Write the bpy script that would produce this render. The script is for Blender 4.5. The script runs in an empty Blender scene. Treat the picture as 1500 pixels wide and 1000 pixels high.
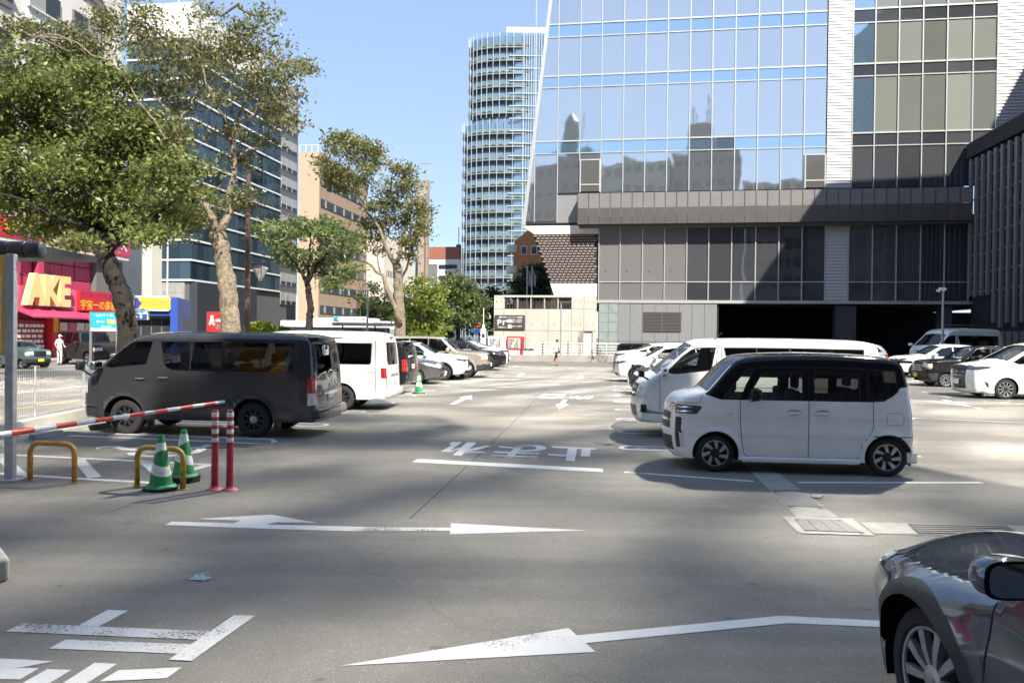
import bpy, bmesh, math, random
import numpy as np
from mathutils import Vector, Matrix
from mathutils.geometry import delaunay_2d_cdt
random.seed(7)
rng = np.random.default_rng(7)
S = bpy.context.scene
COL = S.collection
R = math.radians
# ------------------------------------------------------------------ camera, world, sun, exposure
F, CAM_H = 1100.0, 1.97
CROT = Matrix.Rotation(R(90 - 0.49), 4, 'X') @ Matrix.Rotation(R(0.62), 4, 'Z')
cd = bpy.data.cameras.new('camera'); cd.sensor_width = 36; cd.lens = 36 * F / 1500
cd.clip_start = 0.05; cd.clip_end = 3000
cam = bpy.data.objects.new('camera', cd); COL.objects.link(cam)
cam.matrix_world = Matrix.Translation((0, 0, CAM_H)) @ CROT
S.camera = cam
AZ, EL = R(21), R(45)
TO_SUN = Vector((math.sin(AZ) * math.cos(EL), -math.cos(AZ) * math.cos(EL), math.sin(EL)))
W = bpy.data.worlds.new('World'); S.world = W; W.use_nodes = True
nt = W.node_tree
sky = nt.nodes.new('ShaderNodeTexSky'); sky.sky_type = 'NISHITA'; sky.sun_disc = False
sky.sun_elevation = EL; sky.sun_rotation = math.atan2(TO_SUN.x, TO_SUN.y)
sky.air_density = 1.0; sky.dust_density = 0.1; sky.ozone_density = 2.5
wt = nt.nodes.new('ShaderNodeMix'); wt.data_type = 'RGBA'; wt.blend_type = 'MULTIPLY'; wt.inputs[0].default_value = 1; wt.inputs[7].default_value = (1.42, 1.66, 2.06, 1)
sg_ = nt.nodes.new('ShaderNodeGamma'); sg_.inputs[1].default_value = .40; nt.links.new(sky.outputs[0], sg_.inputs[0]); nt.links.new(sg_.outputs[0], wt.inputs[6]); nt.links.new(wt.outputs[2], nt.nodes['Background'].inputs[0])
nt.nodes['Background'].inputs[1].default_value = 0.13
sl = bpy.data.lights.new('sun', 'SUN'); sl.energy = 4.8; sl.angle = R(0.5); sl.color = (1.0, 0.93, 0.81)
so = bpy.data.objects.new('sun', sl); COL.objects.link(so)
so.rotation_mode = 'QUATERNION'; so.rotation_quaternion = TO_SUN.to_track_quat('Z', 'Y')
S.view_settings.view_transform = 'Standard'; S.view_settings.look = 'None'
S.view_settings.gamma = 1; S.view_settings.use_curve_mapping = False
S.view_settings.exposure = 1.05
# the light that the glass tower throws back on the shaded asphalt needs sharp, unclamped bounces
S.cycles.use_guiding = True; S.cycles.use_surface_guiding = True
S.cycles.blur_glossy = 0.0; S.cycles.caustics_reflective = True
S.cycles.sample_clamp_indirect = 0.0
S.cycles.max_bounces = 8; S.cycles.transparent_max_bounces = 16

# ------------------------------------------------------------------ where a point of the picture lies
ORG = Vector((0, 0, CAM_H))
def ray(u, v):
    return CROT.to_3x3() @ Vector(((u - 750) / F, -(v - 500) / F, -1))
def G(u, v, z=0.0):                       # point of the ground (or of a level z) seen at u, v
    d = ray(u, v); return ORG + d * ((z - CAM_H) / d.z)
def P(u, v, Y):                           # point at distance Y seen at u, v
    d = ray(u, v); return ORG + d * (Y / d.y)
class Face:                               # an upright plane through o along the ground direction d
    def __init__(s, o, d):
        s.o = Vector((o[0], o[1], 0)); s.d = Vector((d[0], d[1], 0)).normalized()
        s.n = Vector((s.d.y, -s.d.x, 0)); s.rz = math.atan2(s.d.y, s.d.x)
    def sz(s, u, v, off=0.0):             # off metres in front of the plane
        r = ray(u, v); t = ((s.o + s.n * off) - ORG).dot(s.n) / r.dot(s.n)
        q = ORG + r * t; return ((q - s.o).dot(s.d), q.z)
# ------------------------------------------------------------------ materials
MATS = {}
def mat(name, col, rough=0.6, metal=0.0, var=0.0, scale=3.0, bump=0.0, bscale=40.0, spec=0.5, coat=0.0, emit=None, detail=4):
    if name in MATS: return MATS[name]
    m = bpy.data.materials.new(name); m.use_nodes = True; n = m.node_tree; b = n.nodes['Principled BSDF']
    b.inputs['Base Color'].default_value = (*col, 1); b.inputs['Roughness'].default_value = rough
    b.inputs['Metallic'].default_value = metal; b.inputs['Specular IOR Level'].default_value = spec
    b.inputs['Coat Weight'].default_value = coat; b.inputs['Coat Roughness'].default_value = 0.04
    if var or bump:
        tc = n.nodes.new('ShaderNodeTexCoord')
    if var:
        nz = n.nodes.new('ShaderNodeTexNoise'); nz.inputs['Scale'].default_value = scale; nz.inputs['Detail'].default_value = detail
        n.links.new(tc.outputs['Object'], nz.inputs['Vector'])
        rp = n.nodes.new('ShaderNodeMapRange'); rp.inputs[1].default_value = .3; rp.inputs[2].default_value = .7
        rp.inputs[3].default_value = 1 - var; rp.inputs[4].default_value = 1 + var * .6
        n.links.new(nz.outputs[0], rp.inputs[0])
        mx = n.nodes.new('ShaderNodeMix'); mx.data_type = 'RGBA'; mx.blend_type = 'MULTIPLY'; mx.inputs[0].default_value = 1
        mx.inputs[6].default_value = (*col, 1); n.links.new(rp.outputs[0], mx.inputs[7])
        n.links.new(mx.outputs[2], b.inputs['Base Color'])
    if bump:
        nb = n.nodes.new('ShaderNodeTexNoise'); nb.inputs['Scale'].default_value = bscale; nb.inputs['Detail'].default_value = 3
        n.links.new(tc.outputs['Object'], nb.inputs['Vector'])
        bp = n.nodes.new('ShaderNodeBump'); bp.inputs['Strength'].default_value = bump; bp.inputs['Distance'].default_value = .02
        n.links.new(nb.outputs[0], bp.inputs['Height']); n.links.new(bp.outputs[0], b.inputs['Normal'])
    if emit:
        b.inputs['Emission Color'].default_value = (*col, 1); b.inputs['Emission Strength'].default_value = emit
    MATS[name] = m; return m
def paint(name, col, rough=0.28, metal=0.0):
    return mat(name, col, rough, metal, var=.05, scale=2.0, coat=0.8 if max(col) > .1 or metal else .3, spec=.5 if max(col) > .1 or metal else .15)
def pane_mat(name, tint, refl=0.12, rough=0.0):   # thin see-through glass
    if name in MATS: return MATS[name]
    m = bpy.data.materials.new(name); m.use_nodes = True; n = m.node_tree; n.nodes.clear()
    o = n.nodes.new('ShaderNodeOutputMaterial'); mix = n.nodes.new('ShaderNodeMixShader')
    t = n.nodes.new('ShaderNodeBsdfTransparent'); t.inputs[0].default_value = (*tint, 1)
    g = n.nodes.new('ShaderNodeBsdfGlossy'); g.inputs['Roughness'].default_value = rough
    fr = n.nodes.new('ShaderNodeFresnel'); fr.inputs[0].default_value = 1.5
    ad = n.nodes.new('ShaderNodeMath'); ad.operation = 'ADD'; ad.inputs[1].default_value = refl
    n.links.new(fr.outputs[0], ad.inputs[0]); n.links.new(ad.outputs[0], mix.inputs[0])
    n.links.new(t.outputs[0], mix.inputs[1]); n.links.new(g.outputs[0], mix.inputs[2]); n.links.new(mix.outputs[0], o.inputs[0])
    MATS[name] = m; return m
def mirror_glass(name, tint, back, refl, rough=0.05, var=0.0, wave=.006):   # coated facade glass: reflects, with what stands behind it
    if name in MATS: return MATS[name]
    m = bpy.data.materials.new(name); m.use_nodes = True; n = m.node_tree; n.nodes.clear()
    o = n.nodes.new('ShaderNodeOutputMaterial'); mix = n.nodes.new('ShaderNodeMixShader')
    d = n.nodes.new('ShaderNodeBsdfDiffuse'); d.inputs[0].default_value = (*back, 1)
    g = n.nodes.new('ShaderNodeBsdfGlossy'); g.inputs['Roughness'].default_value = rough; g.inputs[0].default_value = (*tint, 1)
    if var:
        oi = n.nodes.new('ShaderNodeObjectInfo'); mr = n.nodes.new('ShaderNodeMapRange')
        mr.inputs[3].default_value = 1 - var; mr.inputs[4].default_value = 1 + var
        n.links.new(oi.outputs['Random'], mr.inputs[0])
        mx = n.nodes.new('ShaderNodeMix'); mx.data_type = 'RGBA'; mx.blend_type = 'MULTIPLY'; mx.inputs[0].default_value = 1
        mx.inputs[6].default_value = (*back, 1); n.links.new(mr.outputs[0], mx.inputs[7]); n.links.new(mx.outputs[2], d.inputs[0])
    tw_ = n.nodes.new('ShaderNodeTexCoord'); wn = n.nodes.new('ShaderNodeTexNoise'); wn.inputs['Scale'].default_value = .55; wn.inputs['Detail'].default_value = 1
    n.links.new(tw_.outputs['Object'], wn.inputs['Vector']); bp = n.nodes.new('ShaderNodeBump'); bp.inputs['Strength'].default_value = 1; bp.inputs['Distance'].default_value = wave
    n.links.new(wn.outputs[0], bp.inputs['Height']); n.links.new(bp.outputs[0], g.inputs['Normal'])
    lw = n.nodes.new('ShaderNodeFresnel'); lw.inputs[0].default_value = 1.5
    ad = n.nodes.new('ShaderNodeMath'); ad.operation = 'ADD'; ad.inputs[1].default_value = refl; ad.use_clamp = True
    n.links.new(lw.outputs[0], ad.inputs[0]); n.links.new(ad.outputs[0], mix.inputs[0])
    n.links.new(d.outputs[0], mix.inputs[1]); n.links.new(g.outputs[0], mix.inputs[2]); n.links.new(mix.outputs[0], o.inputs[0])
    MATS[name] = m; return m
def asphalt_mat(name, dark, light, scl=1.0, speck=1.0):
    m = bpy.data.materials.new(name); m.use_nodes = True; n = m.node_tree; b = n.nodes['Principled BSDF']
    b.inputs['Roughness'].default_value = .82; b.inputs['Specular IOR Level'].default_value = .3
    tc = n.nodes.new('ShaderNodeTexCoord')
    def noise(sc, det, rough=.6):
        q = n.nodes.new('ShaderNodeTexNoise'); q.inputs['Scale'].default_value = sc; q.inputs['Detail'].default_value = det
        q.inputs['Roughness'].default_value = rough; n.links.new(tc.outputs['Object'], q.inputs['Vector']); return q
    big = noise(.22, 5); mid = noise(2.3, 4); fine = noise(85, 3, .75)
    def mathn(op, a, bb):
        q = n.nodes.new('ShaderNodeMath'); q.operation = op
        for i, x in enumerate((a, bb)):
            if isinstance(x, (int, float)): q.inputs[i].default_value = x
            else: n.links.new(x, q.inputs[i])
        return q.outputs[0]
    f = mathn('ADD', mathn('MULTIPLY', big.outputs[0], .55), mathn('MULTIPLY', mid.outputs[0], .35))
    f = mathn('ADD', f, mathn('MULTIPLY', fine.outputs[0], .75 * speck))
    mr = n.nodes.new('ShaderNodeMapRange'); mr.inputs[1].default_value = .45; mr.inputs[2].default_value = 1.2
    n.links.new(f, mr.inputs[0])
    mx = n.nodes.new('ShaderNodeMix'); mx.data_type = 'RGBA'; mx.inputs[6].default_value = (*dark, 1); mx.inputs[7].default_value = (*light, 1)
    n.links.new(mr.outputs[0], mx.inputs[0])
    # bright stones lying in the binder
    vo = n.nodes.new('ShaderNodeTexVoronoi'); vo.inputs['Scale'].default_value = 120; n.links.new(tc.outputs['Object'], vo.inputs['Vector'])
    st = n.nodes.new('ShaderNodeMapRange'); st.inputs[1].default_value = .80; st.inputs[2].default_value = .98; st.inputs[4].default_value = .8 * speck
    sep = n.nodes.new('ShaderNodeSeparateColor'); n.links.new(vo.outputs['Color'], sep.inputs[0]); n.links.new(sep.outputs[0], st.inputs[0])
    nr = n.nodes.new('ShaderNodeMapRange'); nr.inputs[1].default_value = .25; nr.inputs[2].default_value = .55; nr.inputs[3].default_value = 1; nr.inputs[4].default_value = 0
    n.links.new(vo.outputs['Distance'], nr.inputs[0])
    k = mathn('MULTIPLY', st.outputs[0], nr.outputs[0])
    mx2 = n.nodes.new('ShaderNodeMix'); mx2.data_type = 'RGBA'; mx2.inputs[7].default_value = (.46, .44, .40, 1)
    n.links.new(k, mx2.inputs[0]); n.links.new(mx.outputs[2], mx2.inputs[6])
    # dark drips and rubber
    dr = noise(1.1, 6, .7); dm = n.nodes.new('ShaderNodeMapRange'); dm.inputs[1].default_value = .62; dm.inputs[2].default_value = .74
    dm.inputs[3].default_value = 1; dm.inputs[4].default_value = .72; n.links.new(dr.outputs[0], dm.inputs[0])
    mx3 = n.nodes.new('ShaderNodeMix'); mx3.data_type = 'RGBA'; mx3.blend_type = 'MULTIPLY'; mx3.inputs[0].default_value = 1
    n.links.new(mx2.outputs[2], mx3.inputs[6]); n.links.new(dm.outputs[0], mx3.inputs[7])
    wv = noise(.9, 3); wm = n.nodes.new('ShaderNodeMix'); wm.data_type = 'RGBA'; wm.blend_type = 'ADD'; wm.inputs[0].default_value = .8
    n.links.new(tc.outputs['Object'], wm.inputs[6]); n.links.new(wv.outputs[1], wm.inputs[7])
    ck = n.nodes.new('ShaderNodeTexVoronoi'); ck.feature = 'DISTANCE_TO_EDGE'; ck.inputs['Scale'].default_value = .16; n.links.new(wm.outputs[2], ck.inputs['Vector'])
    cm = n.nodes.new('ShaderNodeMapRange'); cm.inputs[1].default_value = .0004; cm.inputs[2].default_value = .0022; cm.inputs[3].default_value = .86; cm.inputs[4].default_value = 1; n.links.new(ck.outputs[0], cm.inputs[0])
    ol = n.nodes.new('ShaderNodeTexVoronoi'); ol.inputs['Scale'].default_value = 1.7; n.links.new(wm.outputs[2], ol.inputs['Vector'])
    om = n.nodes.new('ShaderNodeMapRange'); om.inputs[1].default_value = .03; om.inputs[2].default_value = .085; om.inputs[3].default_value = .66; om.inputs[4].default_value = 1; n.links.new(ol.outputs[0], om.inputs[0])
    pv = n.nodes.new('ShaderNodeTexVoronoi'); pv.inputs['Scale'].default_value = .05; n.links.new(wm.outputs[2], pv.inputs['Vector']); ps = n.nodes.new('ShaderNodeSeparateColor'); n.links.new(pv.outputs['Color'], ps.inputs[0])
    pm = n.nodes.new('ShaderNodeMapRange'); pm.inputs[3].default_value = .90; pm.inputs[4].default_value = 1.06; n.links.new(ps.outputs[0], pm.inputs[0])
    mp = n.nodes.new('ShaderNodeMapping'); mp.inputs['Scale'].default_value = (.22, 2.6, 1); mp.inputs['Rotation'].default_value = (0, 0, R(7)); n.links.new(tc.outputs['Object'], mp.inputs[0])
    tn_ = n.nodes.new('ShaderNodeTexNoise'); tn_.inputs['Scale'].default_value = 1; tn_.inputs['Detail'].default_value = 5; n.links.new(mp.outputs[0], tn_.inputs['Vector'])
    tm = n.nodes.new('ShaderNodeMapRange'); tm.inputs[1].default_value = .3; tm.inputs[2].default_value = .7; tm.inputs[3].default_value = .86; tm.inputs[4].default_value = 1.1; n.links.new(tn_.outputs[0], tm.inputs[0])
    kk = mathn('MULTIPLY', mathn('MULTIPLY', mathn('MULTIPLY', cm.outputs[0], om.outputs[0]), pm.outputs[0]), tm.outputs[0])
    mx4 = n.nodes.new('ShaderNodeMix'); mx4.data_type = 'RGBA'; mx4.blend_type = 'MULTIPLY'; mx4.inputs[0].default_value = 1
    n.links.new(mx3.outputs[2], mx4.inputs[6]); n.links.new(kk, mx4.inputs[7]); n.links.new(mx4.outputs[2], b.inputs['Base Color'])
    bp = n.nodes.new('ShaderNodeBump'); bp.inputs['Strength'].default_value = .5; bp.inputs['Distance'].default_value = .004
    n.links.new(fine.outputs[0], bp.inputs['Height']); n.links.new(bp.outputs[0], b.inputs['Normal'])
    MATS[name] = m; return m
def road_paint(name, col, wear=.5):
    m = bpy.data.materials.new(name); m.use_nodes = True; n = m.node_tree; b = n.nodes['Principled BSDF']
    b.inputs['Roughness'].default_value = .6
    tc = n.nodes.new('ShaderNodeTexCoord')
    a = n.nodes.new('ShaderNodeTexNoise'); a.inputs['Scale'].default_value = 55; a.inputs['Detail'].default_value = 6; a.inputs['Roughness'].default_value = .8
    c = n.nodes.new('ShaderNodeTexNoise'); c.inputs['Scale'].default_value = 1.3; c.inputs['Detail'].default_value = 3
    for q in (a, c): n.links.new(tc.outputs['Object'], q.inputs['Vector'])
    ad = n.nodes.new('ShaderNodeMath'); ad.operation = 'MULTIPLY_ADD'; ad.inputs[1].default_value = .8
    n.links.new(c.outputs[0], ad.inputs[0]); n.links.new(a.outputs[0], ad.inputs[2])
    mr = n.nodes.new('ShaderNodeMapRange'); mr.inputs[1].default_value = 1.0 - wear * .08 + .06; mr.inputs[2].default_value = mr.inputs[1].default_value + .05
    n.links.new(ad.outputs[0], mr.inputs[0])
    mx = n.nodes.new('ShaderNodeMix'); mx.data_type = 'RGBA'; mx.inputs[6].default_value = (*col, 1); mx.inputs[7].default_value = (.12, .118, .115, 1)
    n.links.new(mr.outputs[0], mx.inputs[0])
    d2 = n.nodes.new('ShaderNodeMix'); d2.data_type = 'RGBA'; d2.blend_type = 'MULTIPLY'; d2.inputs[0].default_value = .35
    n.links.new(mx.outputs[2], d2.inputs[6]); n.links.new(a.outputs[0], d2.inputs[7]); n.links.new(d2.outputs[2], b.inputs['Base Color'])
    MATS[name] = m; return m
# ------------------------------------------------------------------ mesh helpers
class MB:
    def __init__(s): s.v = []; s.f = []; s.mi = []; s.m = 0
    def add(s, vs, fs, M=None):
        o = len(s.v)
        s.v += [tuple(M @ Vector(p)) for p in vs] if M is not None else [tuple(p) for p in vs]
        s.f += [tuple(i + o for i in f) for f in fs]; s.mi += [s.m] * len(fs); return s
    def box(s, x0, x1, y0, y1, z0, z1, M=None):
        return s.add([(x, y, z) for x in (x0, x1) for y in (y0, y1) for z in (z0, z1)],
              [(0, 1, 3, 2), (4, 6, 7, 5), (0, 4, 5, 1), (2, 3, 7, 6), (0, 2, 6, 4), (1, 5, 7, 3)], M)
    def quad(s, a, b, c, d): return s.add([a, b, c, d], [(0, 1, 2, 3)])
    def poly(s, pts, M=None): return s.add(pts, [tuple(range(len(pts)))], M)
    def prism(s, pts, a, b, M=None, axis='z'):     # flat outline swept from a to b along an axis
        n = len(pts)
        def q(p, h): return (p[0], p[1], h) if axis == 'z' else ((p[0], h, p[1]) if axis == 'y' else (h, p[0], p[1]))
        vs = [q(p, a) for p in pts] + [q(p, b) for p in pts]
        fs = [tuple(range(n))[::-1], tuple(range(n, 2 * n))] + [(i, (i + 1) % n, n + (i + 1) % n, n + i) for i in range(n)]
        return s.add(vs, fs, M)
    def tube(s, pts, r, n=8, cap=True, rough=0):
        pts = [Vector(p) for p in pts]; k = len(pts); rs = r if isinstance(r, (list, tuple)) else [r] * k
        vs = []; up = None
        for i, p in enumerate(pts):
            t = (pts[min(i + 1, k - 1)] - pts[max(i - 1, 0)])
            t = t.normalized() if t.length > 1e-9 else Vector((0, 0, 1))
            if up is None: up = t.orthogonal().normalized()
            up = (up - t * up.dot(t)); up = up.normalized() if up.length > 1e-6 else t.orthogonal().normalized()
            w = t.cross(up)
            for j in range(n):
                a = 2 * math.pi * j / n; vs.append(p + (up * math.cos(a) + w * math.sin(a)) * rs[i] * (1 + rough * math.sin(3 * a + i * .7) + random.uniform(-rough, rough) if rough else 1))
        fs = [(i * n + j, i * n + (j + 1) % n, (i + 1) * n + (j + 1) % n, (i + 1) * n + j) for i in range(k - 1) for j in range(n)]
        if cap: fs += [tuple(range(n))[::-1], tuple(range((k - 1) * n, k * n))]
        return s.add(vs, fs)
    def lathe(s, prof, n=24, M=None, closed=False):   # prof: (radius, height) about z
        k = len(prof); vs = [(r * math.cos(2 * math.pi * j / n), r * math.sin(2 * math.pi * j / n), z) for r, z in prof for j in range(n)]
        kk = k if closed else k - 1
        fs = [(i * n + j, i * n + (j + 1) % n, ((i + 1) % k) * n + (j + 1) % n, ((i + 1) % k) * n + j) for i in range(kk) for j in range(n)]
        return s.add(vs, fs, M)
    def build(s, name, mats, parent=None, smooth=False, bevel=0.0, seg=2, fixn=False, loc=None):
        me = bpy.data.meshes.new(name); me.from_pydata(s.v, [], s.f)
        if not isinstance(mats, (list, tuple)): mats = [mats]
        for m in mats: me.materials.append(m)
        if len(mats) > 1: me.polygons.foreach_set('material_index', s.mi)
        if bevel or fixn:
            bm = bmesh.new(); bm.from_mesh(me)
            bmesh.ops.remove_doubles(bm, verts=bm.verts, dist=1e-5)
            bmesh.ops.recalc_face_normals(bm, faces=bm.faces)
            if bevel:
                ed = [e for e in bm.edges if len(e.link_faces) == 2 and e.calc_face_angle(0) > .5]
                bmesh.ops.bevel(bm, geom=ed, offset=bevel, segments=seg, affect='EDGES', profile=.5, clamp_overlap=True)
            bm.to_mesh(me); bm.free()
        if smooth:
            if smooth is True: me.shade_smooth()
            else: me.set_sharp_from_angle(angle=R(smooth))
            me.polygons.foreach_set('use_smooth', [True] * len(me.polygons))
        return link(name, me, parent, loc)
def link(name, me, parent=None, loc=None):
    o = bpy.data.objects.new(name, me); COL.objects.link(o)
    if parent is not None: o.parent = parent
    if loc is not None: o.location = loc
    return o
def thing(name, label, cat, loc=(0, 0, 0), rz=0.0, group=None):
    o = bpy.data.objects.new(name, None); COL.objects.link(o); o.empty_display_size = .2
    o.location = loc; o.rotation_euler = (0, 0, rz); return tag(o, label, cat, group)
def tag(o, label=None, cat=None, group=None, kind=None):
    for k, x in (('label', label), ('category', cat), ('group', group), ('kind', kind)):
        if x: o[k] = x
    return o
KIDS = {}
def copy_tree(o, parent=None):
    c = o.copy(); COL.objects.link(c)
    if parent is not None: c.parent = parent
    for ch in [x for x in COL.objects if x.parent == o]: copy_tree(ch, c)
    return c
TXT = {}
def text_geo(body, bold=0.0):
    key = (body, bold)
    if key not in TXT:
        c = bpy.data.curves.new('lettering', 'FONT'); c.body = body; c.size = 1; c.offset = bold; c.resolution_u = 3
        o = bpy.data.objects.new('lettering', c); COL.objects.link(o)
        me = o.to_mesh(); vs = [tuple(v.co) for v in me.vertices]; fs = [tuple(p.vertices) for p in me.polygons]
        o.to_mesh_clear(); bpy.data.objects.remove(o); bpy.data.curves.remove(c)
        a = np.array(vs) if vs else np.zeros((1, 3)); lo = a.min(0); hi = a.max(0)
        TXT[key] = ([((x - (lo[0] + hi[0]) / 2) / max(hi[0] - lo[0], 1e-6), (y - (lo[1] + hi[1]) / 2) / max(hi[1] - lo[1], 1e-6)) for x, y, z in vs], fs)
    return TXT[key]
def text(name, body, x, z, w, h, y, m, parent, bold=0.0, depth=0.0, M=None):
    """lettering w by h metres centred at (x, z) on a board whose face is at y and looks to -y"""
    vs, fs = text_geo(body, bold); b = MB()
    P3 = [(x + a * w, y, z + c * h) for a, c in vs]
    if depth:
        n = len(P3); cnt = {}
        for f in fs:
            for i in range(len(f)):
                e = (f[i], f[(i + 1) % len(f)]); cnt[e] = 1
        sides = [(e[0], e[1], e[1] + n, e[0] + n) for e in cnt if (e[1], e[0]) not in cnt]
        b.add(P3 + [(p[0], y + depth, p[2]) for p in P3], list(fs) + sides, M)
    else: b.add(P3, fs, M)
    return b.build(name, m, parent)
# ------------------------------------------------------------------ ground and what is painted on it
asphalt_mat('asphalt', (.090, .086, .079), (.275, .258, .224))
asphalt_mat('street', (.17, .16, .145), (.34, .32, .285), speck=.5)
road_paint('white_paint', (.72, .72, .71), .6)
road_paint('worn_paint', (.68, .68, .67), 1.0)
road_paint('yellow_paint', (.62, .42, .08), .8)
mat('concrete', (.36, .34, .30), .85, var=.18, scale=1.5, bump=.3, bscale=30)
mat('pale_concrete', (.33, .325, .295), .85, var=.16, scale=4, bump=.25, bscale=60)
mat('drain_concrete', (.30, .30, .265), .85, var=.18, scale=5, bump=.25, bscale=60)
mat('galvanised', (.40, .42, .44), .45, .6, var=.2, scale=14)
mat('cast_iron', (.15, .152, .15), .7, .0, var=.25, scale=30, bump=.6, bscale=60)
mat('black_rubber', (.016, .016, .017), .75)
mat('black_plastic', (.018, .018, .02), .45)
mat('dark_grey', (.05, .052, .056), .5)
mat('white_metal', (.72, .72, .70), .4, var=.06)
TH = R(8.5)
E1 = Vector((math.cos(R(5)), -math.sin(R(5)), 0)); E2 = Vector((math.sin(R(5)), math.cos(R(5)), 0))   # the parking rows
g = MB(); g.quad((-500, -160, 0), (500, -160, 0), (500, 700, 0), (-500, 700, 0))
ground = tag(g.build('ground', MATS['asphalt']), kind='structure')
MZ = .004
def paint_poly(name, pts, m='white_paint', z=MZ):
    b = MB(); b.poly([tuple(p) for p in pts]); return b.build(name, MATS[m], ground)
def mark(name, px, m='white_paint', z=MZ): return paint_poly(name, [G(u, v, z) for u, v in px], m, z)
def stroke(name, pts, w, m='white_paint', z=MZ):      # painted line w metres wide along ground points
    pts = [Vector((p[0], p[1], z)) for p in pts]; b = MB(); L = []
    for i, p in enumerate(pts):
        a = pts[max(i - 1, 0)]; c = pts[min(i + 1, len(pts) - 1)]; t = (c - a).normalized()
        n = Vector((-t.y, t.x, 0)) * w / 2; L.append((p + n, p - n))
    for (a, c), (d, e) in zip(L, L[1:]): b.quad(a, c, e, d)
    return b.build(name, MATS[m], ground)
mark('stop_line', [(604, 676.3), (611.6, 671.6), (883.4, 686), (883.4, 691)])
mark('turn_arrow', [(241.6, 768.4), (252, 763.4), (341, 765.7), (353.5, 761.8), (289, 759.4), (397.6, 753.2), (466, 765.3), (405, 764.3), (390, 767.7), (560, 771.6), (660, 772.4), (660, 776.6), (520, 777.6), (388, 773.8)], 'worn_paint')
mark('arrow_head', [(660.5, 765.8), (860, 776.3), (659, 782)], 'worn_paint')
mark('arrow_head', [(499, 974.3), (832.6, 919), (872.6, 954)])
mark('arrow_shaft', [(845, 929.8), (1144.3, 901), (1283.7, 908), (1420, 913.5), (1420, 923), (1283.7, 917.4), (1155, 912), (857, 941.2)])
def z5(pts): return [(x / 2.885, 740 + y / 2.885) for x, y in pts]
mark('painted_stroke', z5([(25, 531), (98, 496), (330, 507), (415, 511), (890, 530), (835, 566)]), 'worn_paint')
mark('painted_stroke', z5([(332, 506), (455, 440), (543, 443), (417, 510)]))
mark('painted_stroke', z5([(207, 603), (278, 565), (828, 586), (762, 625)]), 'worn_paint')
mark('painted_stroke', z5([(712, 650), (990, 462), (1078, 464), (810, 655)]), z=.006)
mark('painted_stroke', z5([(-260, 700), (-120, 640), (105, 650), (225, 657), (90, 683), (-80, 692)]))
mark('painted_stroke', z5([(-200, 728), (-60, 684), (165, 686), (85, 733)]))
mark('painted_stroke', z5([(40, 780), (200, 690), (302, 693), (150, 785)]))
mark('painted_stroke', z5([(210, 785), (400, 663), (495, 668), (310, 785)]))
mark('painted_stroke', z5([(420, 742), (500, 695), (768, 682), (705, 728)]))
def ground_text(body, corner_px, flip, name, bold=.02):
    """lettering laid into the ground quadrilateral given by four picture points: far-left, far-right, near-right, near-left"""
    q = [G(u, v, MZ) for u, v in corner_px]; vs, fs = text_geo(body, bold); out = []
    for a, c in vs:
        x, y = a + .5, c + .5
        if flip: x, y = 1 - x, 1 - y
        near = q[3].lerp(q[2], x); far = q[0].lerp(q[1], x); out.append(near.lerp(far, y))
    b = MB(); b.add(out, fs); return b.build(name, MATS['white_paint'], ground)
def zs(pts): return [(600 + x / 4.2, 630 + y / 4.2) for x, y in pts]
for q in ([(352, 73), (412, 75), (318, 156), (266, 152)], [(258, 72), (324, 70), (240, 131), (190, 131), (258, 92), (243, 82)], [(238, 131), (300, 108), (318, 110), (250, 133)], [(340, 120), (468, 94), (507, 94), (378, 130)], [(322, 127), (466, 130), (456, 139), (312, 138)],
          [(662, 95), (702, 95), (632, 169), (580, 168)], [(554, 96), (660, 105), (650, 112), (546, 105)], [(524, 127), (802, 139), (796, 147), (516, 137)], [(504, 150), (790, 159), (784, 168), (496, 158)],
          [(880, 97), (1146, 110), (1142, 119), (874, 105)], [(975, 106), (1031, 109), (1015, 189), (959, 186)], [(1060, 113), (1114, 115), (1109, 161), (1053, 158)], [(854, 144), (966, 150), (964, 159), (850, 153)]):
    mark('painted_stroke', zs(q), 'worn_paint', MZ + .0003 * random.random())
stroke('painted_stroke', [G(*p) for p in zs([(686, 98), (730, 95), (785, 97), (812, 105), (806, 117), (770, 124), (720, 127), (668, 126)])], .17, 'worn_paint', MZ + .001)
ground_text('口', [(796, 576.5), (829, 577.5), (823, 583), (787, 582)], True, 'painted_character', .06)
ground_text('出', [(838, 578), (870, 579.5), (866, 584.8), (831, 583.6)], True, 'painted_character', .06)
mark('lane_arrow', [(824.7, 584.8), (831.5, 585), (827, 591.5), (834, 592), (819, 598.9), (813, 591.5), (819, 591.4)])
mark('lane_arrow', [(659, 591.5), (667, 592), (684, 583.6), (691.5, 585.2), (691.5, 578.6), (671, 581.6), (677, 582.5)])
mark('lane_arrow', [(755, 551.2), (759, 551.6), (765, 548.8), (769, 549.2), (767, 546.6), (758, 547.4), (761, 548.4)])
mark('lane_arrow', [(850, 549.6), (854.5, 550), (852, 553), (856, 553.3), (846, 556), (844.5, 552.4), (848, 552.6)])
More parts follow.
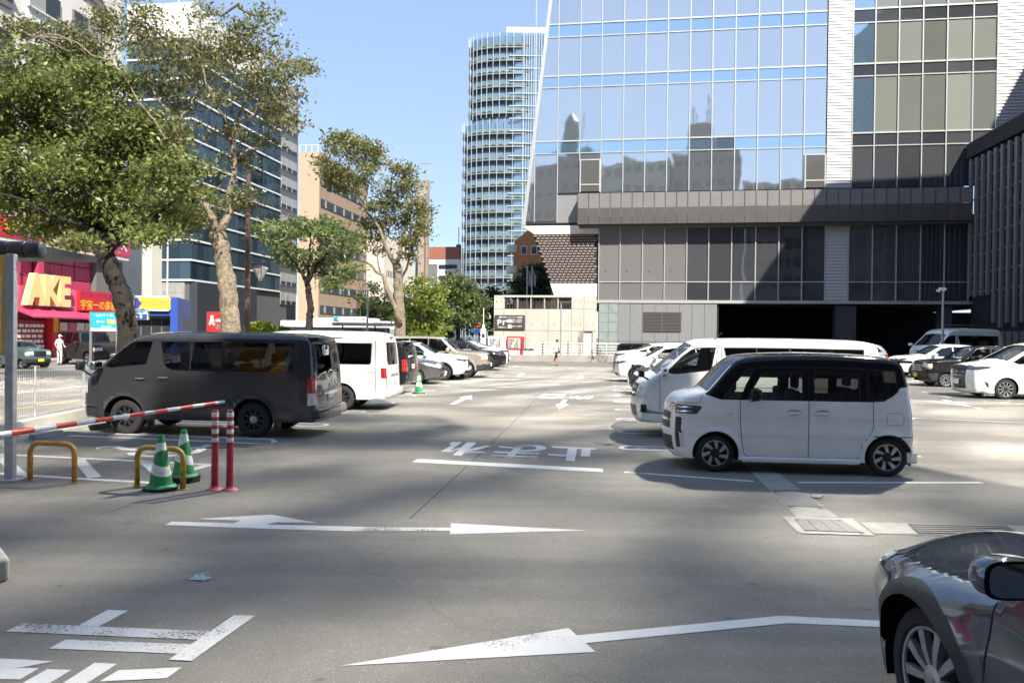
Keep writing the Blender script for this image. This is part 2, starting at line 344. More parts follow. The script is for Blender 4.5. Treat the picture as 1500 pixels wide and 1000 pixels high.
# bays: a long U of two lines, its round end towards the lane
def bay_loop(u, v, sgn, L=5.0, gap=.42, w=.09):
    c = G(u, v); e = E1 * sgn; n = E2
    arc = [c + e * gap / 2 + n * gap / 2 * math.sin(a) - e * gap / 2 * math.cos(a) for a in np.linspace(-math.pi / 2, math.pi / 2, 9)]
    stroke('bay_line', [c + e * L - n * gap / 2] + arc + [c + e * L + n * gap / 2], w)
for u, v in ((909.5, 655.5), (906, 632), (904, 614), (902, 600), (901, 588.5), (900, 579), (899, 571.5), (899, 565), (899, 559.5), (899, 555)): bay_loop(u, v, 1)
for u, v in ((479, 622.5), (535, 603.6), (576, 590.3), (609, 580), (636, 572), (657, 565), (680, 559), (703, 553), (722, 547.5), (735, 542.5)): bay_loop(u, v, -1)
stroke('bay_line', [G(914, 691.3), G(1104, 705)], .1); stroke('bay_line', [G(1169, 706.6), G(1438, 706.8)], .1)
stroke('bay_line', [G(67, 631.5), G(233, 637.5), G(398, 643.5), G(403, 647), G(393, 650.3), G(250, 644), G(101, 638)], .11)
def zz(pts): return [G(x / 3.75, 480 + y / 3.75) for x, y in pts]
stroke('hatch_line', zz([(-60, 692), (0, 695), (560, 722), (1150, 752)]), .11); stroke('hatch_line', zz([(-60, 797), (0, 801), (420, 828), (830, 851)]), .11)
for a in ([(-8, 697), (20, 722), (110, 805)], [(432, 722), (520, 822)], [(800, 738), (865, 795)], [(1150, 752), (1035, 785), (940, 800)]): stroke('hatch_line', zz(a), .16)
stroke('wheelchair_symbol', zz([(560, 664), (600, 655), (660, 657), (690, 668), (800, 672), (1000, 664), (1120, 654), (1150, 643)]), .16)
stroke('wheelchair_symbol', zz([(722, 686), (735, 696), (800, 705), (900, 705), (1000, 698), (1075, 685), (1110, 668), (1095, 657)]), .15)
stroke('wheelchair_symbol', zz([(560, 664), (552, 658), (600, 652), (655, 653)]), .16)
for a, c in (((1350, 573.5), (1392, 582)), ((1368, 588.5), (1438, 597.5)), ((1380, 585), (1436, 598.5)), ((1458, 585.6), (1560, 590)), ((1340, 567), (1420, 569)), ((1336, 558), (1372, 560))): stroke('bay_line', [G(*a), G(*c)], .11)
stroke('bay_line', [G(1300, 625), G(1340, 612), G(1560, 622)], .1); stroke('bay_line', [G(1300, 585), G(1420, 590)], .1)
MATS['joint'] = mat('joint', (.055, .052, .05), .9)
stroke('asphalt_joint', [G(600, 760), G(677, 689), G(746, 624.5), G(809, 560), G(840, 531)], .018, 'joint', .002)
stroke('asphalt_joint', [G(150, 752), G(190, 740)], .02, 'joint', .002)
# shallow drain of precast concrete with its covers
def zd(pts, z): return [G(1080 + x / 3.571, 660 + y / 3.571, z) for x, y in pts]
def slab(name, pts, z, m, parent): b = MB(); b.poly([tuple(p) for p in zd(pts, z)]); return b.build(name, MATS[m], parent)
drain = tag(slab('drain_channel', [(20, 60), (140, 60), (525, 345), (310, 345)], .005, 'drain_concrete', None), kind='structure')
slab('channel_slab', [(640, 372), (1900, 399), (1900, 456), (720, 433)], .005, 'drain_concrete', drain)
slab('channel_frame', [(233, 340), (600, 353), (720, 442), (322, 430)], .008, 'pale_concrete', drain)
def plate(name, pts, z0, h, m):
    b = MB(); q = zd(pts, z0); n = len(q); b.add([tuple(p) for p in q] + [(p.x, p.y, z0 + h) for p in q], [tuple(range(n)), tuple(range(n, 2 * n))] + [(i, (i + 1) % n, n + (i + 1) % n, n + i) for i in range(n)])
    return b.build(name, MATS[m], drain)
plate('cover_plate', [(180, 205), (335, 208), (440, 294), (265, 291)], .006, .006, 'cast_iron')
for i in range(4):
    a, c = i / 4, (i + 1) / 4 - .012
    top = lambda t: (300 + 245 * t, 356 + 6 * t); bot = lambda t: (352 + 303 * t, 416 + 12 * t)
    plate('cover_plate', [top(a), top(c), bot(c), bot(a)], .009, .006, 'cast_iron')
for x, y in ((300, 357), (520, 361), (362, 412), (640, 424), (190, 208), (320, 210), (270, 286), (425, 290)):
    plate('lifting_slot', [(x, y), (x + 22, y + 1), (x + 26, y + 5), (x + 4, y + 4)], .0155, .002, 'black_plastic')
slab('grating_shade', [(890, 380), (1405, 391), (1490, 441), (945, 433)], .007, 'black_plastic', drain)  # flat black sheet, its colour stands for the shade under the bars
mat('grate_iron', (.075, .077, .085), .6); mat('grate_edge', (.30, .30, .30), .6)
for i in range(5):
    a, c = i / 5 + .01, i / 5 + .135
    L = lambda t: (890 + 55 * t, 380 + 53 * t); Q = lambda t: (1405 + 85 * t, 391 + 50 * t)
    plate('grating_bar', [L(a), Q(a), Q(c), L(c)], .008, .006, 'grate_iron'); plate('grating_edge', [L(a), Q(a), Q(a + .03), L(a + .03)], .0145, .002, 'grate_edge')
plate('cover_plate', [(385, 236), (448, 236), (430, 250), (390, 246)], .006, .012, 'pale_concrete')
# the street beyond the fence, its pavement and kerb
fx = -9.5
b = MB(); b.quad((-26, -20, MZ), (-11.2, -20, MZ), (3.5, 160, MZ), (-12, 160, MZ)); street = tag(b.build('street', MATS['street']), kind='structure')
for dx, m in ((3.5, 'yellow_paint'), (7.2, 'white_paint'), (10.6, 'yellow_paint')):
    b = MB(); b.quad((-26 + dx, -20, .008), (-25.85 + dx, -20, .008), (-11.85 + dx, 160, .008), (-12 + dx, 160, .008)); b.build('lane_line', MATS[m], street)
b = MB(); b.box(-31, -28.4, -20, 62, 0, .13); tag(b.build('pavement', MATS['concrete'], bevel=.02), kind='structure')
# litter
b = MB(); c = G(293, 848)
for i in range(14):
    a = random.uniform(0, 6.28); r1 = random.uniform(.02, .075); p = c + Vector((r1 * math.cos(a) * 1.3, r1 * math.sin(a), random.uniform(.005, .03)))
    q = [p + Vector((random.uniform(-.035, .035), random.uniform(-.03, .03), random.uniform(-.01, .02))) for _ in range(3)]; b.add(q, [(0, 1, 2)])
b.quad(c + Vector((-.08, -.03, .006)), c + Vector((.06, -.05, .012)), c + Vector((.09, .03, .006)), c + Vector((-.05, .05, .02)))
tag(b.build('wrapper', mat('litter', (.42, .55, .56), .5, var=.4, scale=40)), 'crumpled pale blue wrapper lying on the open asphalt', 'litter')
# ------------------------------------------------------------------ the glass building that closes the lot
MAIN = Face((0, 62), (math.cos(TH), -math.sin(TH)))
VISION = mirror_glass('vision_glass', (.90, .925, .93), (.19, .205, .225), .60, .028, .16)
SPAN = mirror_glass('spandrel_glass', (.70, .86, .97), (.14, .21, .29), .60, .03, .06)
DIMG = mirror_glass('dim_glass', (.62, .66, .72), (.055, .058, .065), .10, .02, .35)
PANELG = mirror_glass('panel_glass', (.62, .63, .65), (.165, .162, .162), .07, .05, .06)
CURT = mirror_glass('curtain_glass', (.60, .66, .68), (.20, .21, .185), .12, .03, .35)
mat('mullion_metal', (.50, .51, .50), .35, .4); mat('louvre_metal', (.46, .46, .47), .45, .2)
mat('bronze_panel', (.105, .098, .096), .4, .3, var=.10, scale=.8); mat('bronze_light', (.22, .21, .205), .35, .2, var=.08, scale=.8)
mat('stone_tile', (.22, .255, .245), .7, var=.14, scale=2); mat('metal_sheet', (.22, .225, .235), .5, .2, var=.05); mat('vent_grey', (.085, .082, .078), .6)
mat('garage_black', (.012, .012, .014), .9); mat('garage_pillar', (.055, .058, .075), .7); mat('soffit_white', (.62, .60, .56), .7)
mat('lattice_brick', (.20, .165, .155), .7, var=.2, scale=4); mat('lattice_dark', (.03, .026, .026), .9)
tw = thing('glass_office_building', 'tall office building of pale blue glass with leaning left edge over the lot', 'building', (0, 62, 0), -TH)
def S_(u, v=300): return MAIN.sz(u, v)[0]
def Z_(u, v, off=0): return MAIN.sz(u, v, off)[1]
sl0 = MAIN.sz(768, 330); sl1 = MAIN.sz(808, 0)
def s_left(z): return sl0[0] + (sl1[0] - sl0[0]) * (z - sl0[1]) / (sl1[1] - sl0[1])
ZT = 88.0; z_led = 13.55
b = MB(); b.prism([(s_left(11.2), 11.2), (34.5, 11.2), (34.5, 30), (74, 30), (74, ZT), (s_left(ZT), ZT)], .14, 24, axis='y'); b.build('wall', MATS['metal_sheet'], tw)  # the unseen upper right block is added to carry the reflecting glass
b = MB(); b.prism([(s_left(ZT) - .3, 0), (s_left(11.2) - .25, 0), (s_left(11.2), 0)], 0, 1); 
b = MB(); b.add([(s_left(11.0) - .18, -.14, 11.0), (s_left(11.0) + .1, -.14, 11.0), (s_left(ZT) + .1, -.14, ZT), (s_left(ZT) - .18, -.14, ZT), (s_left(11.0) - .18, .3, 11.0), (s_left(11.0) + .1, .3, 11.0), (s_left(ZT) + .1, .3, ZT), (s_left(ZT) - .18, .3, ZT)],
      [(0, 1, 2, 3), (4, 5, 6, 7), (0, 3, 7, 4), (1, 2, 6, 5)]); b.build('edge_frame', MATS['mullion_metal'], tw)
def clip_left(x0, x1, z0, z1):
    a, c = s_left(z0) + .1, s_left(z1) + .1
    pts = [(max(x0, a), z0), (x1, z0), (x1, z1), (max(x0, c), z1)]
    if x1 <= min(a, c): return None
    if x0 < max(a, c) and x0 > min(a, c):
        zz = z0 + (z1 - z0) * (x0 - a) / (c - a)
        pts = [(a, z0), (x1, z0), (x1, z1), (x0, z1), (x0, zz)] if a > c else [(x0, z0), (x1, z0), (x1, z1), (c, z1), (x0, zz)]
    if x1 < max(a, c):
        zz = z0 + (z1 - z0) * (x1 - a) / (c - a); pts = [(max(x0, c), z1), (x1, zz), (x1, z1)] if a > c else [(max(x0, a), z0), (x1, z0), (x1, zz)]
    return pts
PANE = {}
def pane(pts, m, nm='window_pane', y=0.0, tilt=True, parent=None):
    x0 = min(p[0] for p in pts); z0 = min(p[1] for p in pts); key = tuple((round(p[0] - x0, 3), round(p[1] - z0, 3)) for p in pts) + (m.name,)
    if key not in PANE:
        q = MB(); n = len(pts); q.prism([(p[0] - x0, p[1] - z0) for p in pts], 0, .05, axis='y'); PANE[key] = q.build(nm, m, parent or tw); o = PANE[key]
    else: o = link(nm, PANE[key].data, parent or tw)
    o.location = (x0, y, z0)
    if tilt: o.rotation_euler = (R(random.gauss(0, .15)), 0, R(random.gauss(0, .15)))
    return o
cols = [S_(u) for u in (783, 816.2, 848.4, 879.6, 911.9, 943.6, 975.8, 1008.6, 1041.3, 1074.6, 1108, 1142.2, 1176, 1209)]
cols = [cols[0] - 1.6] + cols
rows = [z_led, 16.8, 17.8, 22.15, 23.1, 26.25, 27.3]
while rows[-1] < 42: rows += [rows[-2] + 4.2, rows[-1] + 4.2]
g = .05
for i in range(len(cols) - 1):
    for k in range(len(rows) - 1):
        z0, z1 = rows[k] + g, rows[k + 1] - g
        if k == 0 and i < 2: z0 = 11.3 if i < 3 else z0
        p = clip_left(cols[i] + g, cols[i + 1] - g, z0, z1)
        if p: pane(p, SPAN if k % 2 else VISION)
rcols = [S_(u) for u in (1246, 1278.5, 1313, 1348, 1383.5, 1421.5, 1457)]
for i in range(6):
    for k in range(len(rows) - 1):
        pane([(rcols[i] + g, rows[k] + g), (rcols[i + 1] - g, rows[k] + g), (rcols[i + 1] - g, rows[k + 1] - g), (rcols[i] + g, rows[k + 1] - g)], (DIMG if k % 2 else (SPAN if i == 0 else CURT)) if k else DIMG)
# unseen storeys, added to throw banded sunlight on the lot: alternate glass, slightly tilted
ub = MB(); zt = rows[-1]; k = 0; xs = [x for x in cols if x > s_left(60)] + list(np.arange(cols[-1] + 1.75, 73.5, 1.75))
hi = {0: MB(), 1: MB()}
while zt < ZT - 4:
    for h, mm in ((2.5, 0), (1.7, 1)):
        for a, c in zip(xs, xs[1:]):
            t1, t2 = random.gauss(0, .0035), random.gauss(0, .0035); zc = h * .5
            hi[mm].quad((a + g, -.02 - t1 * zc - t2, zt + g), (c - g, -.02 - t1 * zc + t2, zt + g), (c - g, -.02 + t1 * zc + t2, zt + h - g), (a + g, -.02 + t1 * zc - t2, zt + h - g))
        zt += h
for zz in np.arange(30.2, rows[-1], 4.2):
    for a in np.arange(36, 73.5, 1.75):
        t1, t2 = random.gauss(0, .0035), random.gauss(0, .0035)
        hi[0].quad((a + g, -.02 - t1 - t2, zz), (a + 1.7, -.02 - t1 + t2, zz), (a + 1.7, -.02 + t1 + t2, zz + 3.1), (a + g, -.02 + t1 - t2, zz + 3.1))
tag(hi[0].build('upper_reflector_glass', mirror_glass('high_glass', (.96, .96, .94), (.1, .11, .12), .66, .05, 0, .002), tw), kind='stuff')
tag(hi[1].build('upper_spandrel_glass', mirror_glass('high_spandrel', (.5, .52, .54), (.1, .12, .14), .0, .08), tw), kind='stuff')  # kept dull so that dark bands lie between the thrown light
def vbar(name, s, z0, z1, w=.075, d=.10, m='mullion_metal', y=-.06):
    b = MB(); b.box(s - w / 2, s + w / 2, y - d / 2, y + d / 2, z0, z1); return b.build(name, MATS[m], tw)
for i, s in enumerate(cols[2:-1]):
    vbar('mullion', s, z_led if i > 1 else 11.25, 46)
s = cols[1]; vbar('mullion', s, 11.25 + max(0, 0), 46) if s > s_left(30) else vbar('mullion', s, next(z for z in np.arange(11.25, 46, .25) if s_left(z) < s), 46)
for s in rcols: vbar('mullion', s, z_led, 46)
for k, z in enumerate(rows[1:]):
    w = .11 if k % 2 == 1 else .07
    b = MB(); b.box(s_left(z) + .05, cols[-1] - .05, -.075, -.005, z - w / 2, z + w / 2); b.build('transom', MATS['mullion_metal'], tw)
    b = MB(); b.box(rcols[0] + .05, rcols[-1] - .05, -.075, -.005, z - w / 2, z + w / 2); b.build('transom', MATS['mullion_metal'], tw)
def louvre(s0, s1, z0, z1, step=.25):
    f = MB(); f.box(s0, s1, -.04, .1, z0, z1); f.build('louvre_back', MATS['louvre_metal'], tw)
    b = MB(); z = z0 + .05
    while z < z1 - .1:
        b.add([(s0 + .03, -.045, z + .17), (s1 - .03, -.045, z + .17), (s1 - .03, -.075, z + .05), (s0 + .03, -.075, z + .05), (s0 + .03, -.045, z + .19), (s1 - .03, -.045, z + .19), (s1 - .03, -.075, z + .075), (s0 + .03, -.075, z + .075)],
              [(0, 1, 2, 3), (7, 6, 5, 4), (3, 2, 6, 7)]); z += step
    tag(b.build('louvre_slats', MATS['louvre_metal'], tw), kind='stuff')
lz = [z_led, 17.85, 23.1, 27.4, 31.6, 40]
for a, c in zip(lz, lz[1:]):
    louvre(cols[-1] + .04, rcols[0] - .04, a + .03, c - .03); louvre(rcols[-1] + .04, rcols[-1] + 3.2, a + .03, c - .03)
# two windows standing ajar above the ledge, and the louvred door
for u0, u1 in ((848.5, 879.5), (1176.5, 1208.5)):
    b = MB(); a, c = S_(u0), S_(u1); b.box(a + .04, c - .04, -.2, -.16, 13.65, 16.2)
    o = b.build('vent_window', mirror_glass('vent_glass', (.5, .52, .5), (.10, .10, .095), .05), tw)
    for q in ((a + .02, a + .12, 13.6, 16.25), (c - .12, c - .02, 13.6, 16.25), (a + .12, c - .12, 16.15, 16.25), (a + .12, c - .12, 14.15, 14.25)):
        b = MB(); b.box(q[0], q[1], -.23, -.14, q[2], q[3]); b.build('vent_frame', MATS['mullion_metal'], o)
# ledge
la = MAIN.sz(846, 328.6, 1.3); lb = MAIN.sz(1416, 311.5, 1.3); lz0 = la[1]; lt = MAIN.sz(846, 283.4, 1.3)[1]; ls0, ls1 = la[0], lb[0] + .4
b = MB(); b.box(ls0, ls1, -1.2, .12, lz0, lz0 + .35); b.build('ledge_slab', MATS['bronze_panel'], tw)
b = MB(); b.box(ls0 + .1, ls1, -1.0, .1, lz0 - .18, lz0 - .01); b.build('ledge_soffit', MATS['vent_grey'], tw)
n = 34; st = (ls1 - ls0) / n; zm = lz0 + (lt - lz0) * .52
for i in range(n):
    b = MB(); b.box(ls0 + i * st + .012, ls0 + (i + 1) * st - .012, -1.3, -1.21, lz0, zm - .012); b.build('ledge_panel', MATS['bronze_panel'], tw)
    b = MB(); b.box(ls0 + i * st + .03, ls0 + (i + 1) * st - .03, -1.27, -1.22, zm + .012, lt); b.build('parapet_panel', MATS['bronze_light'], tw)
    b = MB(); b.box(ls0 + i * st - .025, ls0 + i * st + .025, -1.31, -1.2, zm, lt + .02); b.build('parapet_post', MATS['bronze_panel'], tw)
b = MB(); b.box(ls0, ls0 + .08, -1.2, -.14, lz0 + .36, lt); b.build('parapet_panel', MATS['bronze_light'], tw)
# glass below the ledge
lcols = [S_(u, 400) for u in (877, 908, 940.7, 973, 1005.6, 1037.5, 1071, 1106, 1140, 1174, 1208)]; rl = [S_(u, 400) for u in (1242, 1277, 1312, 1347.5, 1382.5, 1418, 1454)]
zs, zm2, ztop = Z_(1000, 441.5), Z_(1000, 413), 11.2
for cs, mm in ((lcols, (PANELG, DIMG)), (rl, (DIMG, DIMG))):
    for i in range(len(cs) - 1):
        m_ = mm[0] if (i < 4) else mm[1]
        pane([(cs[i] + g, zm2 + .05), (cs[i + 1] - g, zm2 + .05), (cs[i + 1] - g, ztop), (cs[i] + g, ztop)], m_)
        pane([(cs[i] + g, zs + .12), (cs[i + 1] - g, zs + .12), (cs[i + 1] - g, zm2 - .05), (cs[i] + g, zm2 - .05)], m_)
        if m_ is PANELG:
            for zz in (7.2, 9.4):
                b = MB(); b.lathe([(0, -.02), (.06, -.02), (.07, 0)], 10, Matrix.Translation((cs[i] + .55, -.02, zz)) @ Matrix.Rotation(R(90), 4, 'X')); b.build('fixing', MATS['vent_grey'], tw)
    for s in cs: vbar('mullion', s, zs + .1, ztop)
    b = MB(); b.box(cs[0] + .05, cs[-1] - .05, -.07, -.005, zm2 - .04, zm2 + .04); b.build('transom', MATS['mullion_metal'], tw)
louvre(lcols[-1] + .05, rl[0] - .05, zs + .1, ztop)
b = MB(); b.box(lcols[0], rl[-1] + 2, .12, 20, zs, ztop + .3); b.build('wall', MATS['vent_grey'], tw)
b = MB(); b.box(lcols[0] - .1, rl[-1] + 2, -.12, .1, zs - .14, zs + .1); b.build('sill_beam', MATS['mullion_metal'], tw)
# base: stone tiles, metal sheets with the louvred opening, dark garage mouths
sa, sb_, sc_, sd_, se_, sf_ = [S_(u, 480) for u in (877, 905, 1050, 1225.5, 1255, 1380)]
zc = zs - .16
b = MB(); b.box(sa - .05, sc_, .1, .3, 0, zc); b.build('wall', MATS['vent_grey'], tw)
for i in range(2):
    for k in range(6):
        b = MB(); w = (sb_ - sa) / 2; h = zc / 6; b.box(sa + i * w + .01, sa + (i + 1) * w - .01, -.06 - random.uniform(0, .006), .1, k * h + .01, (k + 1) * h - .01); b.build('stone_tile', MATS['stone_tile'], tw)
for i in range(8):
    w = (sc_ - sb_) / 8
    for z0, z1 in ((0, 1.55), (1.57, zc)):
        b = MB(); b.box(sb_ + i * w + .012, sb_ + (i + 1) * w - .012, -.05, .1, z0, z1 - .012); b.build('metal_panel', MATS['metal_sheet'], tw)
va, vb = S_(942, 470), S_(998, 470); vz0, vz1 = Z_(970, 486), Z_(970, 457)
b = MB(); b.box(va, vb, -.10, -.04, vz0, vz1); vf = b.build('louvred_vent', MATS['vent_grey'], tw)
for i in range(14):
    z = vz0 + (vz1 - vz0) * (i + .5) / 14
    for a, c in ((va + .06, (va + vb) / 2 - .05), ((va + vb) / 2 + .05, vb - .06)):
        b = MB(); b.box(a, c, -.14, -.10, z - .025, z + .02); b.build('vent_slat', MATS['vent_grey'], vf)
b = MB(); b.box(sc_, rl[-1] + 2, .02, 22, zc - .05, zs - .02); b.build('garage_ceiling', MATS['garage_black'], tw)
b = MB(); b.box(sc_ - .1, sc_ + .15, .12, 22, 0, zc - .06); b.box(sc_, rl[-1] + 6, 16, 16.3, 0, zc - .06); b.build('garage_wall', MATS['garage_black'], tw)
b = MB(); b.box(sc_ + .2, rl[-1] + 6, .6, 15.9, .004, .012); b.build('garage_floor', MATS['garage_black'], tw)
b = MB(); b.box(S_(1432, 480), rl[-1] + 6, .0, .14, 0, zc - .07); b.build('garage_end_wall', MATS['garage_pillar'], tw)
for a, c in ((sd_, se_), (S_(1380, 480), S_(1396, 480)), (S_(1432, 480), S_(1470, 480))):
    b = MB(); b.box(a, c, .15, 1.2, 0, zc - .07); b.build('garage_pillar', MATS['garage_pillar'], tw, bevel=.03)
# leaning corner: white band, brick lattice, white foot
wz0, wz1 = Z_(820, 343), Z_(820, 331)
w0, w1 = S_(765, 335), S_(876.5, 335)
b = MB(); b.prism([(S_(783, 343), wz0), (w1, wz0), (w1, wz1 + .02), (w0, wz1 + .02)], -.10, .5, axis='y'); b.build('soffit_band', MATS['soffit_white'], tw)
lz1, lz2 = wz0 - .03, Z_(830, 415)
la0, la1 = S_(781, 345), S_(806, 414); rgt = S_(875, 380)
b = MB(); b.prism([(la0, lz1), (la1, lz2), (rgt, lz2), (rgt, lz1)], .12, .6, axis='y'); lt_o = b.build('lattice_back', MATS['lattice_dark'], tw)
b = MB(); nr = 19; hh = (lz1 - lz2) / nr
for r_ in range(nr):
    z = lz2 + r_ * hh; x0 = la1 + (la0 - la1) * (z + hh / 2 - lz2) / (lz1 - lz2); x = x0 + (r_ % 2) * .16
    while x < rgt - .3:
        M = Matrix.Translation((x + .14, .02, z + hh / 2)) @ Matrix.Rotation(R(24), 4, 'Z'); b.box(-.15, .15, -.09, .09, -hh * .30, hh * .30, M); x += .36
tag(b.build('lattice_bricks', MATS['lattice_brick'], tw), kind='stuff')
b = MB(); b.prism([(S_(806, 415), lz2 - .02), (S_(812, 433), Z_(812, 434)), (rgt, Z_(812, 434)), (rgt, lz2 - .02)], -.03, .5, axis='y'); b.build('white_foot', MATS['soffit_white'], tw)
b = MB(); b.box(S_(815, 435), rgt, .3, 8, 4.2, wz0); b.build('wall', MATS['vent_grey'], tw)
# concrete wall in front of the leaning corner, cast in panels, with the barred opening
cw = thing('concrete_wall', 'pale cast concrete wall with barred opening and dark parking board', 'wall', (0, 62, 0), -TH)
ca, cz1 = S_(725, 480), Z_(800, 433)
oz0, oz1 = Z_(790, 452.5), Z_(790, 436); oa, ob = S_(740, 445), S_(838, 445)
mat('board_concrete', (.46, .44, .39), .85, var=.12, scale=.9, bump=.2, bscale=12)
edges = [ca, oa, oa + (ob - oa) * .33, oa + (ob - oa) * .66, ob, ob + (rgt - ob) * .5, rgt]
for i in range(6):
    a, c = edges[i] + .012, edges[i + 1] - .012
    zr = [0, 2.35, oz0 - .012] + ([cz1] if i in (0, 4, 5) else [])
    if i in (0, 4, 5): zr = [0, 2.35, oz0 - .012, cz1]
    for k in range(len(zr) - 1):
        if i == 5 and k < 1:
            b = MB(); b.box(a, c - 1.15 - .3, -.6, -.2, 0, 2.33); b.box(c - .28, c, -.6, -.2, 0, 2.33); b.build('concrete_panel', MATS['board_concrete'], cw); continue
        b = MB(); b.box(a, c, -.6, -.2, zr[k] + .012, zr[k + 1] - .012); b.build('concrete_panel', MATS['board_concrete'], cw)
        for hx in (a + (c - a) * .25, a + (c - a) * .75):
            for hz in (zr[k] + .55,):
                b = MB(); b.lathe([(0, 0), (.035, 0), (.04, .004)], 8, Matrix.Translation((hx, -.604, hz)) @ Matrix.Rotation(R(90), 4, 'X')); b.build('tie_hole', MATS['vent_grey'], cw)
b = MB(); b.box(ca + .05, rgt, -.22, -.12, .02, oz0 - .05); b.box(ob, rgt, -.22, -.12, oz0, cz1 - .05); b.build('wall', MATS['board_concrete'], cw)
b = MB(); b.box(oa, ob, -.6, -.2, cz1 - .16, cz1); b.build('lintel', MATS['board_concrete'], cw)
da = edges[6] - 1.15 - .28
b = MB(); b.box(da, da + 1.12, -.42, -.30, 0, 2.3); dr = b.build('door', MATS['white_metal'], cw, bevel=.01); b = MB(); b.box(da + .08, da + .12, -.47, -.42, 1.0, 1.12); b.build('handle', MATS['vent_grey'], dr)
for i in range(6):
    x = oa + (ob - oa) * i / 5; b = MB(); b.box(x - .05, x + .05, -.5, -.4, oz0, cz1 - .16); b.build('opening_post', MATS['mullion_metal'], cw)
for x in np.linspace(oa + .2, ob - .2, 22): b = MB(); b.tube([(x, -.38, oz0), (x, -.38, cz1 - .16)], .016, 5); b.build('opening_bar', MATS['vent_grey'], cw)
for z in np.linspace(oz0 + .15, cz1 - .3, 4): b = MB(); b.tube([(oa, -.36, z), (ob, -.36, z)], .014, 5); b.build('opening_bar', MATS['vent_grey'], cw)
# the parking board
MAIN2 = lambda u, v: MAIN.sz(u, v, .75)
p0, p1 = MAIN2(724.5, 482), MAIN2(769, 461.5)
pb = thing('parking_sign', 'dark parking board with white P and arrow on the pale concrete wall', 'sign', (0, 62, 0), -TH)
mat('sign_charcoal', (.055, .052, .052), .5); mat('sign_white', (.8, .8, .78), .5)
b = MB(); b.box(p0[0], p1[0], -.74, -.62, p0[1], p1[1]); b.build('board', MATS['sign_charcoal'], pb, bevel=.01)
sw_, sh_ = p1[0] - p0[0], p1[1] - p0[1]
def pt(body, fx, fz, fw, fh, bold=.008): text('lettering', body, p0[0] + fx * sw_, p0[1] + fz * sh_, fw * sw_, fh * sh_, -.746, MATS['sign_white'], pb, bold)
pt('P', .16, .48, .13, .42, .02); pt('駐車場入口', .25, .14, .26, .10); pt('福岡大名ガーデンシティ駐車場', .53, .85, .78, .13)
pt('30分 / 200円', .73, .66, .32, .12); pt('最大 2,000円', .73, .53, .32, .12); pt('60分 / 100円', .73, .22, .32, .12)
b = MB(); ax, az = p0[0] + .27 * sw_, p0[1] + .30 * sh_
for q in ([(0, 0), (.1, 0), (.1, .28), (.36, .28), (.36, .38), (0, .38)], [(.36, .18), (.54, .33), (.36, .48)]): b.poly([(ax + x * 1.0, -.746, az + z) for x, z in q])
b.build('arrow', MATS['sign_white'], pb)
for fz in (.62, .24):
    b = MB(); cx, cz = p0[0] + .5 * sw_, p0[1] + fz * sh_; b.poly([(cx + .16 * math.cos(a), -.746, cz + .12 * math.sin(a)) for a in np.linspace(0, 6.28, 12)[:-1]]); b.poly([(cx - .2, -.7465, cz - .17), (cx + .2, -.7465, cz - .17), (cx + .12, -.7465, cz - .10), (cx - .12, -.7465, cz - .10)]); b.build('pictogram', MATS['sign_white'], pb)
# slatted annex on the right
AX = P(1419, 480, 56.3); AD = Vector((math.sin(TH), math.cos(TH), 0))
annex = Face((AX.x, AX.y), tuple(-AD)[:2])
an = thing('slatted_annex', 'dark annex hung with tall vertical slats at the right edge of the lot', 'building', (AX.x, AX.y, 0), annex.rz)
mat('annex_slat', (.21, .21, .225), .45, .3, var=.12, scale=3); mat('annex_dark', (.020, .020, .026), .8)
at = annex.sz(1420, 212)[1]; at2 = annex.sz(1420, 237)[1]; a0 = annex.sz(1425, 435)[1]; a1 = annex.sz(1440, 465)[1]
b = MB(); b.box(-.3, 13, .35, 6, 0, at - .05); b.build('wall', MATS['annex_dark'], an)
b = MB(); b.box(-.4, 13, -.2, .34, at2 + .2, at); b.build('roof_band', MATS['annex_dark'], an)
for i in range(13):
    x = i * .95; lo = a0 if i < 4 else a1 - .4 - (.35 if i % 2 else 0)
    b = MB(); b.box(x, x + .34, -.16, .02, lo + random.uniform(-.05, .05), at2); b.build('slat', MATS['annex_slat'], an)
for z in np.linspace(a0 + .3, at2 - .3, 8): b = MB(); b.box(-.05, 12.2, .03, .10, z, z + .12); b.build('slat_rail', MATS['annex_slat'], an)
for i in range(12):
    x = 1.9 + i * .9; b = MB(); b.box(x, x + .60, .05, .2, 0, a1 - 1.0); b.build('lower_slat', MATS['annex_slat'], an)
b = MB(); b.tube([(4.5, .15, at2 - 1), (9, .15, a0 + .4)], .06); b.tube([(4.5, .15, a0 + 1.6), (9, .15, a0 - 1.6)], .06); b.build('brace', MATS['annex_slat'], an)
# neighbours that stand outside the view: they shade the lot and stand mirrored in the glass
mat('far_wall_grey', (.15, .15, .155), .8, var=.08, scale=.3); mat('far_wall_tan', (.32, .30, .27), .8, var=.08, scale=.3); mat('far_wall_green', (.19, .25, .21), .8)
mat('far_window', (.03, .035, .04), .2); mat('sign_green', (.02, .09, .075), .5)
def block(name, label, x0, x1, y0, y1, h, m, floors=9, bays=6, tops=(), front=True):
    t = thing(name, label, 'building', ((x0 + x1) / 2, y1, 0), 0, 'buildings behind the camera'); w = x1 - x0
    b = MB(); b.box(-w / 2, w / 2, y0 - y1, 0, 0, h); b.build('wall', MATS[m], t)
    for k in range(floors):
        for i in range(bays):
            cx = -w / 2 + w * (i + .5) / bays; cz = h * (k + .5) / floors + .3
            b = MB(); b.box(cx - w / bays * .32, cx + w / bays * .32, -.02, .04, cz - .7, cz + .7); b.build('window', MATS['far_window'], t)
    for (a, c, d, e, z, mm) in tops: b = MB(); b.box(a, c, d, e, h, z); b.build('roof_house', MATS[mm], t)
    return t
